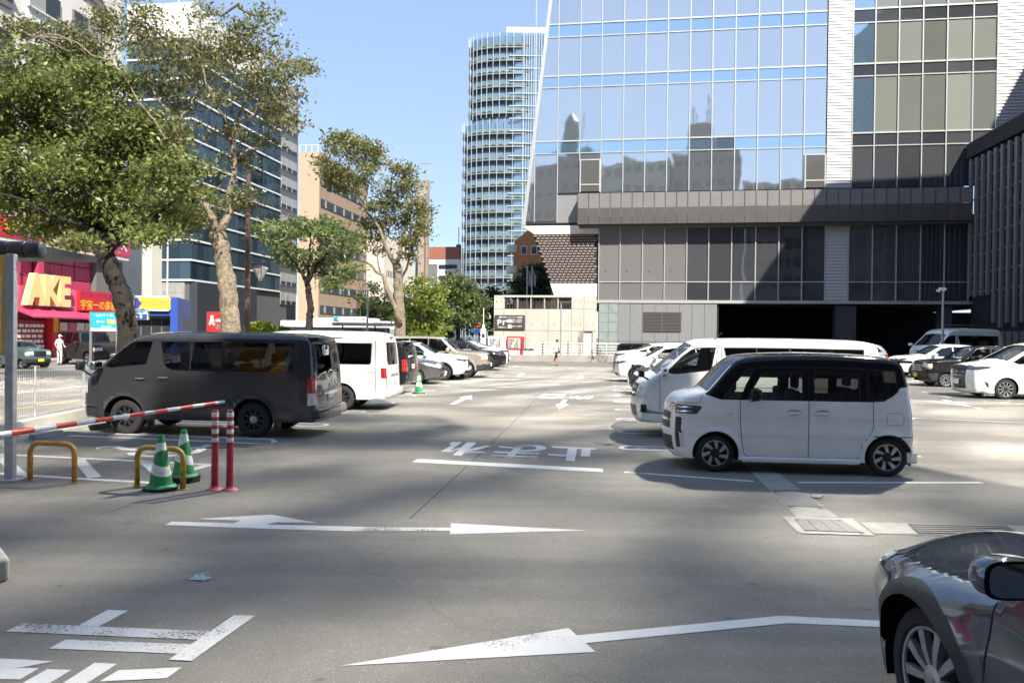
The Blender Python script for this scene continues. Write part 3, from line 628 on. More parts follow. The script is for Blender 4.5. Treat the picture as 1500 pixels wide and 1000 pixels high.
t1 = block('office_block', 'grey office block behind the camera with a green roof sign, seen mirrored in the glass', -20, -7.5, -32, -17.5, 35.5, 'far_wall_grey', tops=((-1.5, 3.5, -6, -2, 37, 'far_wall_grey'),))
b = MB(); b.lathe([(1.5, 37), (1.7, 39), (1.4, 42), (1.55, 43), (0, 45)], 8, Matrix.Translation((-.6, -4, 0))); b.build('roof_sign', MATS['sign_green'], t1)
b = MB(); b.tube([(2.4, -4, 37), (2.4, -4, 45)], .06); b.build('aerial', MATS['dark_grey'], t1)
block('office_block', 'pale green slab block behind the camera, seen mirrored in the glass', -7, 5, -34, -18, 34.5, 'far_wall_green', tops=((-4, 0, -8, -3, 35.7, 'far_wall_green'),))
t2 = block('office_block', 'stepped grey block behind the camera, aerials on top, mirrored in the glass', 5.5, 17.5, -34, -17.5, 35, 'far_wall_grey', tops=((-3.2, 1.2, -7, -2, 40.5, 'far_wall_grey'), (1.4, 5.2, -7, -2, 38, 'far_window')))
for x, zt in ((-2.6, 44.5), (-2.0, 43), (.2, 43.5), (.6, 46)): b = MB(); b.tube([(x, -4, 40), (x, -4, zt)], .08); b.tube([(x - .5, -4, zt - .8), (x + .5, -4, zt - .8)], .06); b.build('aerial', MATS['dark_grey'], t2)
block('office_block', 'low tan block behind the camera, seen mirrored in the glass', 18, 28, -32, -18, 29.5, 'far_wall_tan')
t3 = block('office_block', 'narrow grey block behind the camera with a low roof house, seen mirrored in the glass', 29, 42, -34, -18, 32.5, 'far_wall_grey', tops=((-2, 3.5, -7, -2, 35.5, 'far_wall_grey'),))
block('office_block', 'long tan block behind the camera to the left', -54, -20.5, -36, -18, 31, 'far_wall_tan', bays=14)
tb = thing('office_tower', 'grey tower outside the view whose shadow falls across the glass building', 'building', (54.5, 44, 0), -TH)
b = MB(); b.box(-8, 12, -12, 8, 0, 43); b.build('wall', MATS['far_wall_grey'], tb)
for k in range(11):
    for i in range(6): b = MB(); b.box(-8.04, -7.96, -11 + i * 3.1, -8.9 + i * 3.1, 3 + k * 3.6, 5 + k * 3.6); b.build('window', MATS['far_window'], tb)

lb = thing('office_block', 'low grey block outside the view on the right whose roof edge shades the dark storey', 'building', (31.8, 38.8, 0), R(-19))
b = MB(); b.prism([(0, 0), (0, -11), (16, -11), (16, 4), (14, 3.2)], 0, 35); b.build('wall', MATS['far_wall_grey'], lb)
for k in range(8):
    for i in range(3): b = MB(); b.box(-.04, .04, -10 + i * 3.4, -7.6 + i * 3.4, 3 + k * 3.9, 5 + k * 3.9); b.build('window', MATS['far_window'], lb)
# ------------------------------------------------------------------ buildings along the street on the left and far behind
mat('wall_white', (.66, .64, .60), .8, var=.05, scale=.5); mat('wall_cream', (.62, .57, .48), .8, var=.06, scale=.6); mat('wall_tan', (.45, .335, .235), .85, var=.06, scale=.7)
mat('wall_brown', (.33, .235, .165), .8, var=.08, scale=.5); mat('office_frame', (.10, .105, .11), .5); mat('white_band', (.70, .71, .71), .4)
mat('magenta', (.44, .05, .125), .5); mat('magenta_dark', (.24, .022, .06), .55); mat('shop_pink', (.58, .12, .22), .5); mat('shop_red', (.55, .02, .03), .5)
mat('shop_yellow', (.80, .50, .03), .5); mat('letter_yellow', (.80, .62, .27), .5); mat('letter_blue', (.03, .04, .25), .5); mat('sign_cyan', (.03, .38, .58), .4); mat('sign_blue', (.02, .07, .34), .45); mat('shop_dark', (.03, .012, .015), .7)
mat('window_dark', (.035, .04, .048), .12); mat('window_blind', (.30, .31, .31), .4)
mat('block_stone', (.30, .285, .265), .8, var=.14, scale=1.2)
OFG = mirror_glass('office_glass', (.50, .58, .66), (.03, .05, .07), .05, .03, .6)
LS = Face((-31.1, 45.7), (1.2, 12.3))
ws = thing('white_shop_building', 'white building with magenta ground floor shop and big yellow letters', 'building', (-31.1, 45.7, 0), LS.rz)
sR = LS.sz(183, 400)[0]; zsb = LS.sz(25, 350.7)[1]; zst = LS.sz(25, 322)[1]
b = MB(); b.box(-22, sR, .4, 14, zst - .4, 42); b.build('wall', MATS['wall_white'], ws)
b = MB(); b.box(-22, sR, .9, 14, 0, zst - .45); b.build('shop_wall', MATS['magenta_dark'], ws)
for k in range(8):
    for i in range(5):
        x = -10.5 + i * 4.3; z = zst + 2.2 + k * 3.9
        b = MB(); b.box(x, x + 3.0, .24, .5, z - .9, z + 1.55); wf = b.build('window', MATS['far_wall_grey'] if (i + k) % 3 else MATS['white_metal'], ws)
        for j in range(2):
            b = MB(); b.box(x + .1 + j * 1.45, x + 1.45 + j * 1.45, .20, .26, z, z + 1.45); b.build('pane', MATS['window_dark'] if (i * 3 + k + j) % 4 else MATS['window_blind'], wf)
        b = MB(); b.box(x - .1, x + 3.1, .05, .3, z - .12, z - .02); b.build('sill', MATS['wall_white'], wf)
s25 = LS.sz(25, 340)[0]
b = MB(); b.box(s25, sR + .1, -.35, .38, zsb, zst); sg = b.build('sign_board', MATS['magenta'], ws)
b = MB(); b.box(-14, s25 - .03, -.35, .38, zsb, zst); sg2 = b.build('sign_board', MATS['shop_red'], ws)
hs = zst - zsb; zc = (zst + zsb) / 2
def stext(body, u0, u1, v, h, m, parent, y=-.36, bold=.03, depth=0):
    a, c = LS.sz(u0, v)[0], LS.sz(u1, v)[0]; z = LS.sz((u0 + u1) / 2, v)[1]; return text('lettering', body, (a + c) / 2, z, c - a, h, y - depth, MATS[m], parent, bold, depth)
stext('買取', -4, 22, 331, hs * .52, 'shop_yellow', sg2, bold=.02); stext('e.co.jp', 0, 22, 343, hs * .2, 'letter_blue', sg2)
stext('よ', 32, 47, 343, hs * .5, 'sign_white', sg, bold=.05); stext('ろ', 62, 76, 347, hs * .5, 'sign_white', sg, bold=.05); stext('へ', 171, 180, 364, hs * .4, 'sign_white', sg, bold=.05)
b = MB(); b.box(-14, sR, -.3, .9, zsb - .25, zsb - .02); b.build('sign_soffit', MATS['wall_white'], ws)
zpa, zpb = LS.sz(60, 425)[1], zsb - .26
for u0, u1, dp in ((20, 35, .2), (36, 57, .5), (58, 67, .1), (69, 84, .55), (84, 101, .55), (101, 119, .55), (120, 143, .55)):
    a, c = LS.sz(u0, 400)[0], LS.sz(u1, 400)[0]
    for z0, z1 in ((zpa - 1.2, zpa + .9), (zpa + .93, zpb - .9), (zpb - .87, zpb)):
        b = MB(); b.box(a + .03, c - .03, dp, dp + .3, z0 + .015, z1 - .015); b.build('cladding_panel', MATS['magenta'], ws)
a, c = LS.sz(145, 400)[0], sR
b = MB(); b.box(a, c, .2, .85, 0, zsb - .3); b.build('grey_pier', MATS['far_wall_grey'], ws)
stext('AKE', 26, 91, 425, LS.sz(60, 402)[1] - LS.sz(60, 448)[1], 'letter_yellow', ws, y=-.2, bold=.05, depth=.45)
zl = LS.sz(60, 449)[1]
a, c = LS.sz(15, 450)[0], LS.sz(112, 450)[0]; b = MB(); b.box(a, c, .0, .85, zl - .25, LS.sz(100, 424)[1]); b.build('pink_fascia', MATS['shop_pink'], ws)
a, c = LS.sz(112, 440)[0], LS.sz(176, 440)[0]; z0, z1 = LS.sz(140, 456)[1], LS.sz(140, 427.5)[1]
b = MB(); b.box(a, c, -.25, .1, z0, z1); rs = b.build('red_sign', MATS['shop_red'], ws)
stext('宇宙一の高額買取', 113, 182, 447.5, (z1 - z0) * .50, 'shop_yellow', rs, y=-.26, bold=.018); stext('アニメ・ゲーム 自信', 114, 165, 433, (z1 - z0) * .26, 'letter_blue', rs, y=-.26, bold=.008)
for u0, u1, v in ((15, 99, 456), (101, 137, 462)):
    a, c = LS.sz(u0, v)[0], LS.sz(u1, v)[0]; z = LS.sz((u0 + u1) / 2, v)[1]
    b = MB(); b.prism([(.2, z + .35), (-1.6, z - .35), (-1.6, z - .45), (.2, z + .2)], a, c, axis='x'); aw = b.build('awning', MATS['magenta'], ws)
a, c = LS.sz(79, 475)[0], LS.sz(89, 475)[0]; b = MB(); b.box(a, c, .1, .6, 0, LS.sz(84, 464)[1]); pl = b.build('shop_pillar', MATS['shop_red'], ws); stext('買', 80, 88, 472, .55, 'shop_yellow', pl, y=.09); stext('取', 80, 88, 481, .55, 'shop_yellow', pl, y=.09)
a, c = LS.sz(15, 475)[0], LS.sz(78, 475)[0]; b = MB(); b.box(a, c, .55, .88, 0, zl - .9); sh_w = b.build('shop_window', MATS['magenta_dark'], ws)
for r_ in range(7):
    z = zl - 1.25 - r_ * .34; x = a + .2; b = MB()
    while x < c - .3: w = random.uniform(.15, .42); b.box(x, x + w, .53, .549, z - .1, z + .1); x += w + random.uniform(.05, .15)
    tag(b.build('small_print', MATS['sign_white'], sh_w), kind='stuff')
a, c = LS.sz(92, 475)[0], sR; b = MB(); b.box(a, c, .6, .88, 0, zl - .9); sdk = b.build('shop_window', MATS['shop_dark'], ws)
for i in range(7):
    x = a + .4 + i * (c - a - .8) / 7; b = MB(); b.box(x, x + .75, .50, .59, 1.3, 2.5); b.build('poster', MATS[('wall_cream', 'shop_pink', 'white_metal')[i % 3]], sdk)
# blue and yellow hire office, cream block behind it
HF = Face((-31.3, 61.5), (3.9, 1.1)); LS_keep = LS; LS = HF
ry = LS.sz(184, 450)[0]; rz_ = LS.sz(259, 450)[0]
ro = thing('car_hire_office', 'low blue shop front with yellow sign beside the magenta shop', 'building', (-31.3, 61.5, 0), HF.rz)
zy0, zy1 = LS.sz(220, 453)[1], LS.sz(220, 436)[1]
b = MB(); b.box(ry, rz_, .3, 8, zy0 - .5, zy1 + .1); b.build('wall', MATS['sign_blue'], ro)
b = MB(); b.box(ry, rz_ - .45, .05, .3, zy0, zy1); ys = b.build('sign_board', MATS['shop_yellow'], ro)
b = MB(); b.box(ry, rz_ - .6, .02, .32, zy1, zy1 + .16); b.box(ry, rz_ - .6, .02, .32, zy0 - .12, zy0); b.build('sign_edge', MATS['white_metal'], ro)
stext('オリックスレンタカー', 206, 246, 444, (zy1 - zy0) * .5, 'letter_blue', ys, y=.04, bold=.01)
b = MB(); s_ = LS.sz(200, 444)[0]; zz_ = (zy0 + zy1) / 2; b.prism([(s_ - .36, zz_), (s_, zz_ - .55), (s_ + .36, zz_), (s_, zz_ + .55)], .0, .05, axis='y'); b.build('diamond_emblem', MATS['letter_blue'], ro)
b = MB(); b.box(rz_ - .45, rz_ + .1, -.3, 3, 0, zy1 - .1); b.build('blue_pillar', MATS['sign_blue'], ro)
b = MB(); b.box(ry, rz_, 1.2, 8, 0, zy0 - .5); b.build('shop_recess', MATS['far_wall_grey'], ro)
for i in range(4):
    a = ry + .2 + i * (rz_ - ry - .7) / 4; b = MB(); b.box(a, a + (rz_ - ry) / 5.5, 1.12, 1.2, .2, zy0 - .8); b.build('window', MATS['window_dark'], ro)
LS = LS_keep
cx0, cx1 = P(176, 440, 74).x, P(234.5, 440, 74).x
cb = thing('cream_block', 'plain cream block between the white shop building and the glass office', 'building', (cx0, 74, 0), -TH)
b = MB(); b.box(0, (cx1 - cx0) * .86, 0, 1.6, 0, P(200, 325, 74).z); b.build('wall', MATS['wall_cream'], cb)
b = MB(); b.tube([(cx1 - cx0, 1.7, 2), (cx1 - cx0, 1.7, 22)], .07); b.build('drain_pipe', MATS['white_metal'], cb)
# glass office on the corner
Yc = 120.0; C0 = P(280, 300, Yc); e2 = Vector((math.sin(TH), math.cos(TH), 0)); e1 = Vector((math.cos(TH), -math.sin(TH), 0))
FA = Face((C0.x, C0.y), (e1.x, e1.y)); FB = Face((C0.x, C0.y), (e2.x, e2.y))
go = thing('corner_glass_office', 'tall dark blue glass office with thin white bands behind the street trees', 'building', (C0.x, C0.y, 0), 0)
wA = -FA.sz(185, 300)[0]; wB = FB.sz(410, 300)[0]; wC = FB.sz(436.5, 300)[0]
zf = [P(280, v, Yc).z for v in (410, 380.5)]; fh = zf[1] - zf[0]; nf = 12; ztp = zf[0] + nf * fh; zpar = P(280, 3, Yc).z
MA = Matrix.Rotation(FA.rz, 4, 'Z'); MBm = Matrix.Rotation(FB.rz, 4, 'Z')
b = MB(); b.box(-wA, -.1, .12, 30, zf[0] - .3, ztp, MA); b.build('wall', MATS['office_frame'], go)
b = MB(); b.box(.1, wC, .12, wA - 1, zf[0] - .3, ztp + 1.5, MBm); b.build('wall', MATS['office_frame'], go)
b = MB(); b.box(-wA, .05, -.05, 24, ztp, zpar, MA); b.build('white_parapet', MATS['wall_white'], go)
for x in np.arange(-wA + 2, 0, 2.4): b = MB(); b.box(x, x + .05, -.07, -.04, ztp, zpar, MA); b.build('parapet_joint', MATS['far_wall_grey'], go)
b = MB(); b.box(0, wB * .42, -.06, .4, ztp, zpar, MBm); b.build('white_parapet', MATS['wall_white'], go)
def grid(F, Mx, x0, x1, n, z0, z1, m, nm='window_pane'):
    w = (x1 - x0) / n; base = None
    for i in range(n):
        if base is None: q = MB(); q.box(.04, w - .04, -.02, .06, .12, z1 - z0 - .12); base = q.build(nm, m, go); o = base
        else: o = link(nm, base.data, go)
        o.rotation_euler = (R(random.gauss(0, .12)), 0, F.rz + R(random.gauss(0, .12))); o.location = Mx @ Vector((x0 + i * w, 0, z0))
for k in range(nf):
    z0 = zf[0] + k * fh
    grid(FA, MA, -wA, -.05, 6, z0, z0 + fh, OFG); grid(FB, MBm, .05, wB, 17, z0, z0 + fh, OFG)
    for Mx, a, c in ((MA, -wA, .1), (MBm, -.1, wB)):
        b = MB(); b.box(a, c, -.22, .02, z0 - .16, z0 + .12, Mx); b.build('white_band', MATS['white_band'], go)
for k in range(12):
    z0 = zf[0] - 3.2 + k * 3.9
    for i in range(3):
        x = wB + .7 + i * (wC - wB - 1) / 3; b = MB(); b.box(x, x + (wC - wB) / 3.8, .02, .16, z0 + .7, z0 + 3.2, MBm); wn = b.build('window', MATS['window_blind'], go)
        b = MB(); b.box(x + .1, x + (wC - wB) / 3.8 - .1, -.01, .03, z0 + .8, z0 + 1.5, MBm); b.build('pane', MATS['window_dark'], wn)
b = MB(); b.box(-wA, 1, .3, 20, 0, zf[0] - .35, MA); b.build('base_wall', MATS['window_dark'], go)
b = MB(); b.box(.2, wC, .3, 6, 0, zf[0] - .35, MBm); b.build('base_wall', MATS['office_frame'], go)
for k in range(6):
    for i in range(3):
        h = (zf[0] - .4) / 6; w = 1.6; x = -wA + 5.5 + i * w; b = MB(); b.box(x + .015, x + w - .015, -.02 - random.uniform(0, .01), .28, k * h + .015, (k + 1) * h - .015, MA); b.build('stone_block', MATS['block_stone'], go)
b = MB(); b.tube([tuple(MBm @ Vector((1, 3, zpar))), tuple(MBm @ Vector((1, 3, zpar + 9)))], .08); b.build('aerial', MATS['white_metal'], go)
def ribbon(name, label, u0, u1, u2, Y, vtop, m_cam, m_st, rows, ht, seed=0, cat='building', mw='window_dark', vb=None):
    """block with a wall towards the lot (u0..u1) and a wall along the street (u1..u2) with bands of windows"""
    C = P(u1, 300, Y); f1 = Face((C.x, C.y), (e1.x, e1.y)); f2 = Face((C.x, C.y), (e2.x, e2.y)); t = thing(name, label, cat, (C.x, C.y, 0))
    w1, w2 = -f1.sz(u0, 300)[0], f2.sz(u2, 300)[0]; H = P(u1, vtop, Y).z; m1 = Matrix.Rotation(f1.rz, 4, 'Z'); m2 = Matrix.Rotation(f2.rz, 4, 'Z')
    b = MB(); b.box(-w1, 0, 0, w2, 0, H, m1); b.build('wall', MATS[m_cam], t)
    b = MB(); b.box(.02, w2 - .02, -.12, .0, 0, H - .02, m2); b.build('street_wall', MATS[m_st], t)
    for z, h in rows:
        b = MB(); b.box(.6, w2 - .3, -.20, -.12, z, z + h, m2); fr = b.build('window_band', MATS['far_window'], t); n = max(4, int(w2 / 1.5))
        for i in range(n):
            x = .7 + i * (w2 - 1) / n; b = MB(); b.box(x, x + (w2 - 1) / n * .55, -.24, -.20, z + .15, z + h - .15, m2); b.build('window', MATS[mw] if (i + int(z)) % 3 else MATS['window_blind'], fr)
    return t, m1, m2, w1, w2, H
tn, m1, m2, w1, w2, H = ribbon('tan_office', 'tan office block with long window bands beyond the glass office', 437.5, 467, 537, 130, 222, 'wall_tan', 'wall_brown', [(1.6 + k * 3.7, 1.5) for k in range(8)], 33)
for x in np.arange(-w1, 0, 1.1): b = MB(); b.tube([tuple(m1 @ Vector((x, .3, H))), tuple(m1 @ Vector((x, .3, H + 1.2)))], .05, 5); b.build('rail_post', MATS['white_metal'], tn)
b = MB(); b.tube([tuple(m1 @ Vector((-w1, .3, H + 1.2))), tuple(m1 @ Vector((0, .3, H + 1.2)))], .06, 5); b.build('rail', MATS['white_metal'], tn)
cr, m1, m2, w1, w2, H = ribbon('cream_hall', 'cream church hall with rows of narrow slits behind the bare trunked tree', 528, 562, 606, 156, 345, 'wall_cream', 'wall_cream', [(9.5, .7)], 22)
for k in range(3):
    for i in range(5):
        b = MB(); z = 5 + k * 4.5; x = 2 + i * 1.1; b.box(x, x + .3, -.2, -.1, z, z + 1.3, m2); b.build('slit_window', MATS['far_window'], cr)
ribbon('cream_hall', 'pale hall with a line of small windows left of the cross tower', 590, 596, 612, 190, 392, 'wall_white', 'wall_cream', [(13.5, 1.2)], 18)
ct = thing('church_tower', 'slim brown concrete tower with a thin cross on top', 'building', tuple(Vector((P(619, 400, 150).x, 150, 0))), -TH)
zt_ = P(619, 262, 150).z
b = MB(); b.prism([(-.9, 0), (.9, 0), (.9, zt_ - .2), (.1, zt_), (-.2, zt_ - .6), (-.9, zt_ - 1.4)], -.3, 1.5, axis='y'); b.build('shaft', mat('tower_concrete', (.33, .285, .24), .85, var=.2, scale=.6), ct)
b = MB(); b.box(-1.5, -.92, 0, 1.2, 0, zt_ - 1); b.build('side_shaft', MATS['tower_concrete'], ct)
for k in range(5): b = MB(); b.box(-1.48, -.95, -.06, 0, 3 + k * 5.2, 6.6 + k * 5.2); b.build('opening', MATS['window_dark'], ct)
b = MB(); b.box(.35, .75, -.36, -.3, 0, zt_ - 4); b.build('copper_strip', mat('copper', (.22, .10, .07), .6), ct)
zx = P(621, 231, 150).z
b = MB(); b.tube([(.3, .5, zt_ - .3), (.3, .5, zx)], .11); b.tube([(-.75, .5, zx - 1.0), (1.35, .5, zx - 1.0)], .1); b.build('cross', MATS['galvanised'], ct)
bx = thing('brick_roof_block', 'far white block with red brick top storey between church tower and round tower', 'building', tuple(Vector((P(628, 400, 220).x, 220, 0))), -TH)
wz = P(650, 362, 220).z; ww_ = P(675, 400, 220).x - P(628, 400, 220).x
b = MB(); b.box(0, ww_, 0, 12, 0, wz - 3.6); b.build('wall', MATS['wall_white'], bx); b = MB(); b.box(-.2, ww_ * .97, -.1, 11, wz - 3.55, wz); b.build('brick_storey', mat('far_brick', (.30, .11, .075), .85, var=.2, scale=2), bx)
b = MB(); b.box(-.3, ww_ * .28, -.4, 3, 0, wz - 5); b.build('grey_wing', MATS['far_wall_grey'], bx)
for k in range(3): b = MB(); b.box(ww_ * .32, ww_ * .9, -.12, .05, wz - 6.4 - k * 3.2, wz - 5.2 - k * 3.2); b.build('window_band', MATS['far_window'], bx)
b = MB(); b.tube([(ww_ * .9, 2, wz), (ww_ * .9, 2, wz + 6)], .12); b.box(ww_ * .84, ww_ * .97, 1, 3, wz, wz + .8); b.build('aerial', MATS['dark_grey'], bx)
# the round tower with balconies
Yt = 200.0; k_ = Yt / 1100
rt = thing('round_glass_tower', 'tall rounded tower with balcony rings and pale fins on every storey', 'building', (P(676, 400, Yt).x, Yt, 0), 0)
TG = mirror_glass('tower_glass', (.66, .78, .88), (.13, .20, .255), .34, .05, .2); BALG = mirror_glass('balustrade_glass', (.55, .62, .68), (.17, .23, .27), .08, .05, .2); mat('fin_white', (.40, .46, .52), .4); mat('tower_slab', (.20, .23, .23), .6); mat('balcony_green', (.06, .085, .03), .9)
def outline_(u_l, u_r, r):            # ground outline from the back left round the bow to the right
    x0 = (u_l - 676) * k_; x1 = (u_r - 676) * k_; pts = [(x0 + r - r * math.cos(a), (r - r * math.sin(a)) * .45) for a in np.linspace(-.5, math.pi / 2, 14)]
    return pts + [(x1, -.06 * (x1 - x0))]
zsplit = P(680, 178, Yt).z; ztop_ = P(690, 52, Yt).z; ztop2 = P(770, 40, Yt).z; fhh = 19.1 * k_
for (ul, ur, r, z0, z1) in ((677.5, 800, 13, 0, zsplit), (686, 800, 11.5, zsplit, ztop_)):
    o_ = outline_(ul, ur, r); b = MB(); b.prism(o_ + [(o_[-1][0], 30), (o_[0][0], 30)], z0, z1 - .02); b.build('glazing', TG, rt, smooth=30)
    nz = int(round((z1 - z0) / fhh))
    for j in range(nz):
        z = z1 - (j + .9) * fhh
        if z < z0 - .1: break
        n_ = len(o_); full = [(p[0], p[1]) for p in o_[:-1]] + [(o_[-2][0] + (ur - ul) * k_ * t, o_[-2][1] - .06 * (ur - ul) * k_ * t) for t in (.12, .28 if ul < 680 else .22)]
        outp = []
        for i, p in enumerate(full):
            a = full[max(i - 1, 0)]; c = full[min(i + 1, len(full) - 1)]; tx, ty = c[0] - a[0], c[1] - a[1]; L_ = math.hypot(tx, ty); dd = .8 * (1 if i < len(full) - 2 else (.8 if i == len(full) - 2 else .05)); outp.append((p[0] + ty / L_ * dd, p[1] - tx / L_ * dd))
        b = MB(); b.prism(full + outp[::-1], z - .22, z + .14); b.build('floor_slab', MATS['tower_slab'], rt)
        b = MB(); m_ = len(outp)
        for i in range(m_ - 1): b.quad((*outp[i], z + .14), (*outp[i + 1], z + .14), (*outp[i + 1], z + 1.2), (*outp[i], z + 1.2))
        b.build('balustrade', BALG, rt)
        b = MB()
        for i in range(m_ - 1):
            if random.random() < .75:
                q0 = Vector((*outp[i], z + .15)).lerp(Vector((*full[i], z + .15)), .2); q1 = Vector((*outp[i + 1], z + .15)).lerp(Vector((*full[i + 1], z + .15)), .2); b.tube([q0, q0.lerp(q1, .5) + Vector((0, 0, .2)), q1], [.18, .35, .2], 5)
        if b.v: tag(b.build('balcony_plants', MATS['balcony_green'], rt), kind='stuff')
        b = MB(); fr = [(p[0], p[1] - .03) for p in full]
        for i in range(len(fr) - 1): b.quad((*fr[i], z - 1.5), (*fr[i + 1], z - 1.5), (*fr[i + 1], z - .25), (*fr[i], z - .25))
        b.build('window_band', MATS['window_dark'], rt)
    seq = list(outp)
    for p in seq + [((o_[-2][0] * (1 - t) + o_[-1][0] * t), (o_[-2][1] * (1 - t) + o_[-1][1] * t) - .25) for t in np.linspace(.3, 1, 11)]:
        b = MB(); b.box(p[0] - .06, p[0] + .06, p[1] - .25, p[1] + .1, z0 + 1, z1 + (.8 if p in seq else ztop2 - z1 - 1)); b.build('fin', MATS['fin_white'], rt)
xr = (735 - 676) * k_
b = MB(); b.box(xr - 1, (800 - 676) * k_, 2, 28, ztop_ - .5, ztop2 - .6); b.build('roof_screen', TG, rt); b = MB(); b.box((738 - 676) * k_, (800 - 676) * k_, 4, 20, ztop2, ztop2 + 1.6); b.build('roof_house', MATS['white_band'], rt)
for j in range(int((ztop2 - 6) / (fhh * .95))):
    z = 3 + j * fhh * .95; b = MB(); b.box(xr + 1.5, (800 - 676) * k_, -1.1 - .0, -.6, z, z + .22); b.build('transom', MATS['fin_white'], rt)
# orange brown flats beside it
ob_ = thing('orange_flats', 'orange brown flats with rounded balconies behind the leaning corner of the glass building', 'building', (P(753, 400, 112).x, 112, 0), -TH)
k2 = 112 / 1100; zt2 = P(775, 334, 112).z; mat('orange_wall', (.42, .19, .075), .8, var=.06, scale=.5)
b = MB(); b.prism([(0, 0), (5.4, 0), (5.4, zt2), (2.4, zt2), (1.0, zt2 - 1.2), (0, zt2 - 2)], 0, 12, axis='y'); b.build('wall', MATS['orange_wall'], ob_)
for k in range(4):
    for i in range(3):
        z = zt2 - 4 - k * 3.1; b = MB(); b.box(1.0 + i * 1.5, 1.9 + i * 1.5, -.06, .03, z, z + 1.3); wn = b.build('window', MATS['white_metal'], ob_); b = MB(); b.box(1.08 + i * 1.5, 1.82 + i * 1.5, -.09, -.06, z + .1, z + 1.2); b.build('pane', MATS['window_dark'], wn)
    z = zt2 - 3.6 - k * 3.1; b = MB(); b.lathe([(0, 0), (1.0, 0), (1.05, 1.0), (.95, 1.05), (.9, .1)], 14, Matrix.Translation((-.3, .8, z))); b.build('balcony', MATS['wall_cream'], ob_)
b = MB(); b.box(-.3, 1.0, 1.2, 5, 0, zt2 - 2.4); b.build('stair_wing', MATS['dark_grey'], ob_)
# ------------------------------------------------------------------ trees and shrubs
def leaf_mat(name, col, tr):
    m = bpy.data.materials.new(name); m.use_nodes = True; n = m.node_tree; n.nodes.clear()
    o = n.nodes.new('ShaderNodeOutputMaterial'); mix = n.nodes.new('ShaderNodeMixShader'); mix.inputs[0].default_value = .36
    b = n.nodes.new('ShaderNodeBsdfPrincipled'); b.inputs['Roughness'].default_value = .42; b.inputs['Specular IOR Level'].default_value = .35
    t = n.nodes.new('ShaderNodeBsdfTranslucent'); t.inputs[0].default_value = (*tr, 1)
    tc = n.nodes.new('ShaderNodeTexCoord'); nz = n.nodes.new('ShaderNodeTexNoise'); nz.inputs['Scale'].default_value = 1.7; nz.inputs['Detail'].default_value = 5
    n.links.new(tc.outputs['Object'], nz.inputs['Vector']); mr = n.nodes.new('ShaderNodeMapRange'); mr.inputs[1].default_value = .3; mr.inputs[2].default_value = .7; mr.inputs[3].default_value = .65; mr.inputs[4].default_value = 1.35
    n.links.new(nz.outputs[0], mr.inputs[0]); mx = n.nodes.new('ShaderNodeMix'); mx.data_type = 'RGBA'; mx.blend_type = 'MULTIPLY'; mx.inputs[0].default_value = 1
    mx.inputs[6].default_value = (*col, 1); n.links.new(mr.outputs[0], mx.inputs[7]); n.links.new(mx.outputs[2], b.inputs['Base Color'])
    n.links.new(b.outputs[0], mix.inputs[1]); n.links.new(t.outputs[0], mix.inputs[2]); n.links.new(mix.outputs[0], o.inputs[0]); MATS[name] = m
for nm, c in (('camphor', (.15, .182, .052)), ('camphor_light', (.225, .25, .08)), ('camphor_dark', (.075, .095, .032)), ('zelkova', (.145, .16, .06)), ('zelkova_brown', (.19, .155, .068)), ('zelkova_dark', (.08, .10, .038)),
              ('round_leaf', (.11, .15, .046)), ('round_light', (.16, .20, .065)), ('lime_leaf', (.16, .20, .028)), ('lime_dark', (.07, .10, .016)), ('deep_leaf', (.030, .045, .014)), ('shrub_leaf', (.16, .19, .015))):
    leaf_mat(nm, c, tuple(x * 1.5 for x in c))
mat('bark_dark', (.022, .018, .015), .9, var=.35, scale=6, bump=.8, bscale=14); mat('bark_pale', (.24, .195, .14), .9, var=.6, scale=11, bump=1.0, bscale=22, detail=10); mat('bark_grey', (.13, .115, .10), .9, var=.3, scale=6, bump=.6, bscale=14)
def leaves(cent, size, upbias=.6):
    n = len(cent); a = rng.normal(size=(n, 3)); a[:, 2] += upbias; a /= np.linalg.norm(a, axis=1)[:, None]
    t = np.cross(a, rng.normal(size=(n, 3))); t /= np.linalg.norm(t, axis=1)[:, None] + 1e-9; s = np.cross(a, t)
    L = size * 1.12 * rng.uniform(.45, 1.4, n)[:, None]; q = np.stack([cent - t * L, cent + s * L * .42, cent + t * L, cent - s * L * .42], 1); return q.reshape(-1, 3)
def crown_mesh(name, pts, size, mats, probs, parent, upbias=.6, inv=None):
    V = leaves(pts, size, upbias); n = len(pts); me = bpy.data.meshes.new(name); me.vertices.add(4 * n); me.vertices.foreach_set('co', V.ravel())
    me.loops.add(4 * n); me.loops.foreach_set('vertex_index', np.arange(4 * n)); me.polygons.add(n); me.polygons.foreach_set('loop_start', np.arange(n) * 4); me.polygons.foreach_set('loop_total', np.full(n, 4))
    for m in mats: me.materials.append(MATS[m])
    me.polygons.foreach_set('material_index', rng.choice(len(mats), n, p=probs)); me.update(); me.validate(); return tag(link(name, me, parent), kind='stuff')
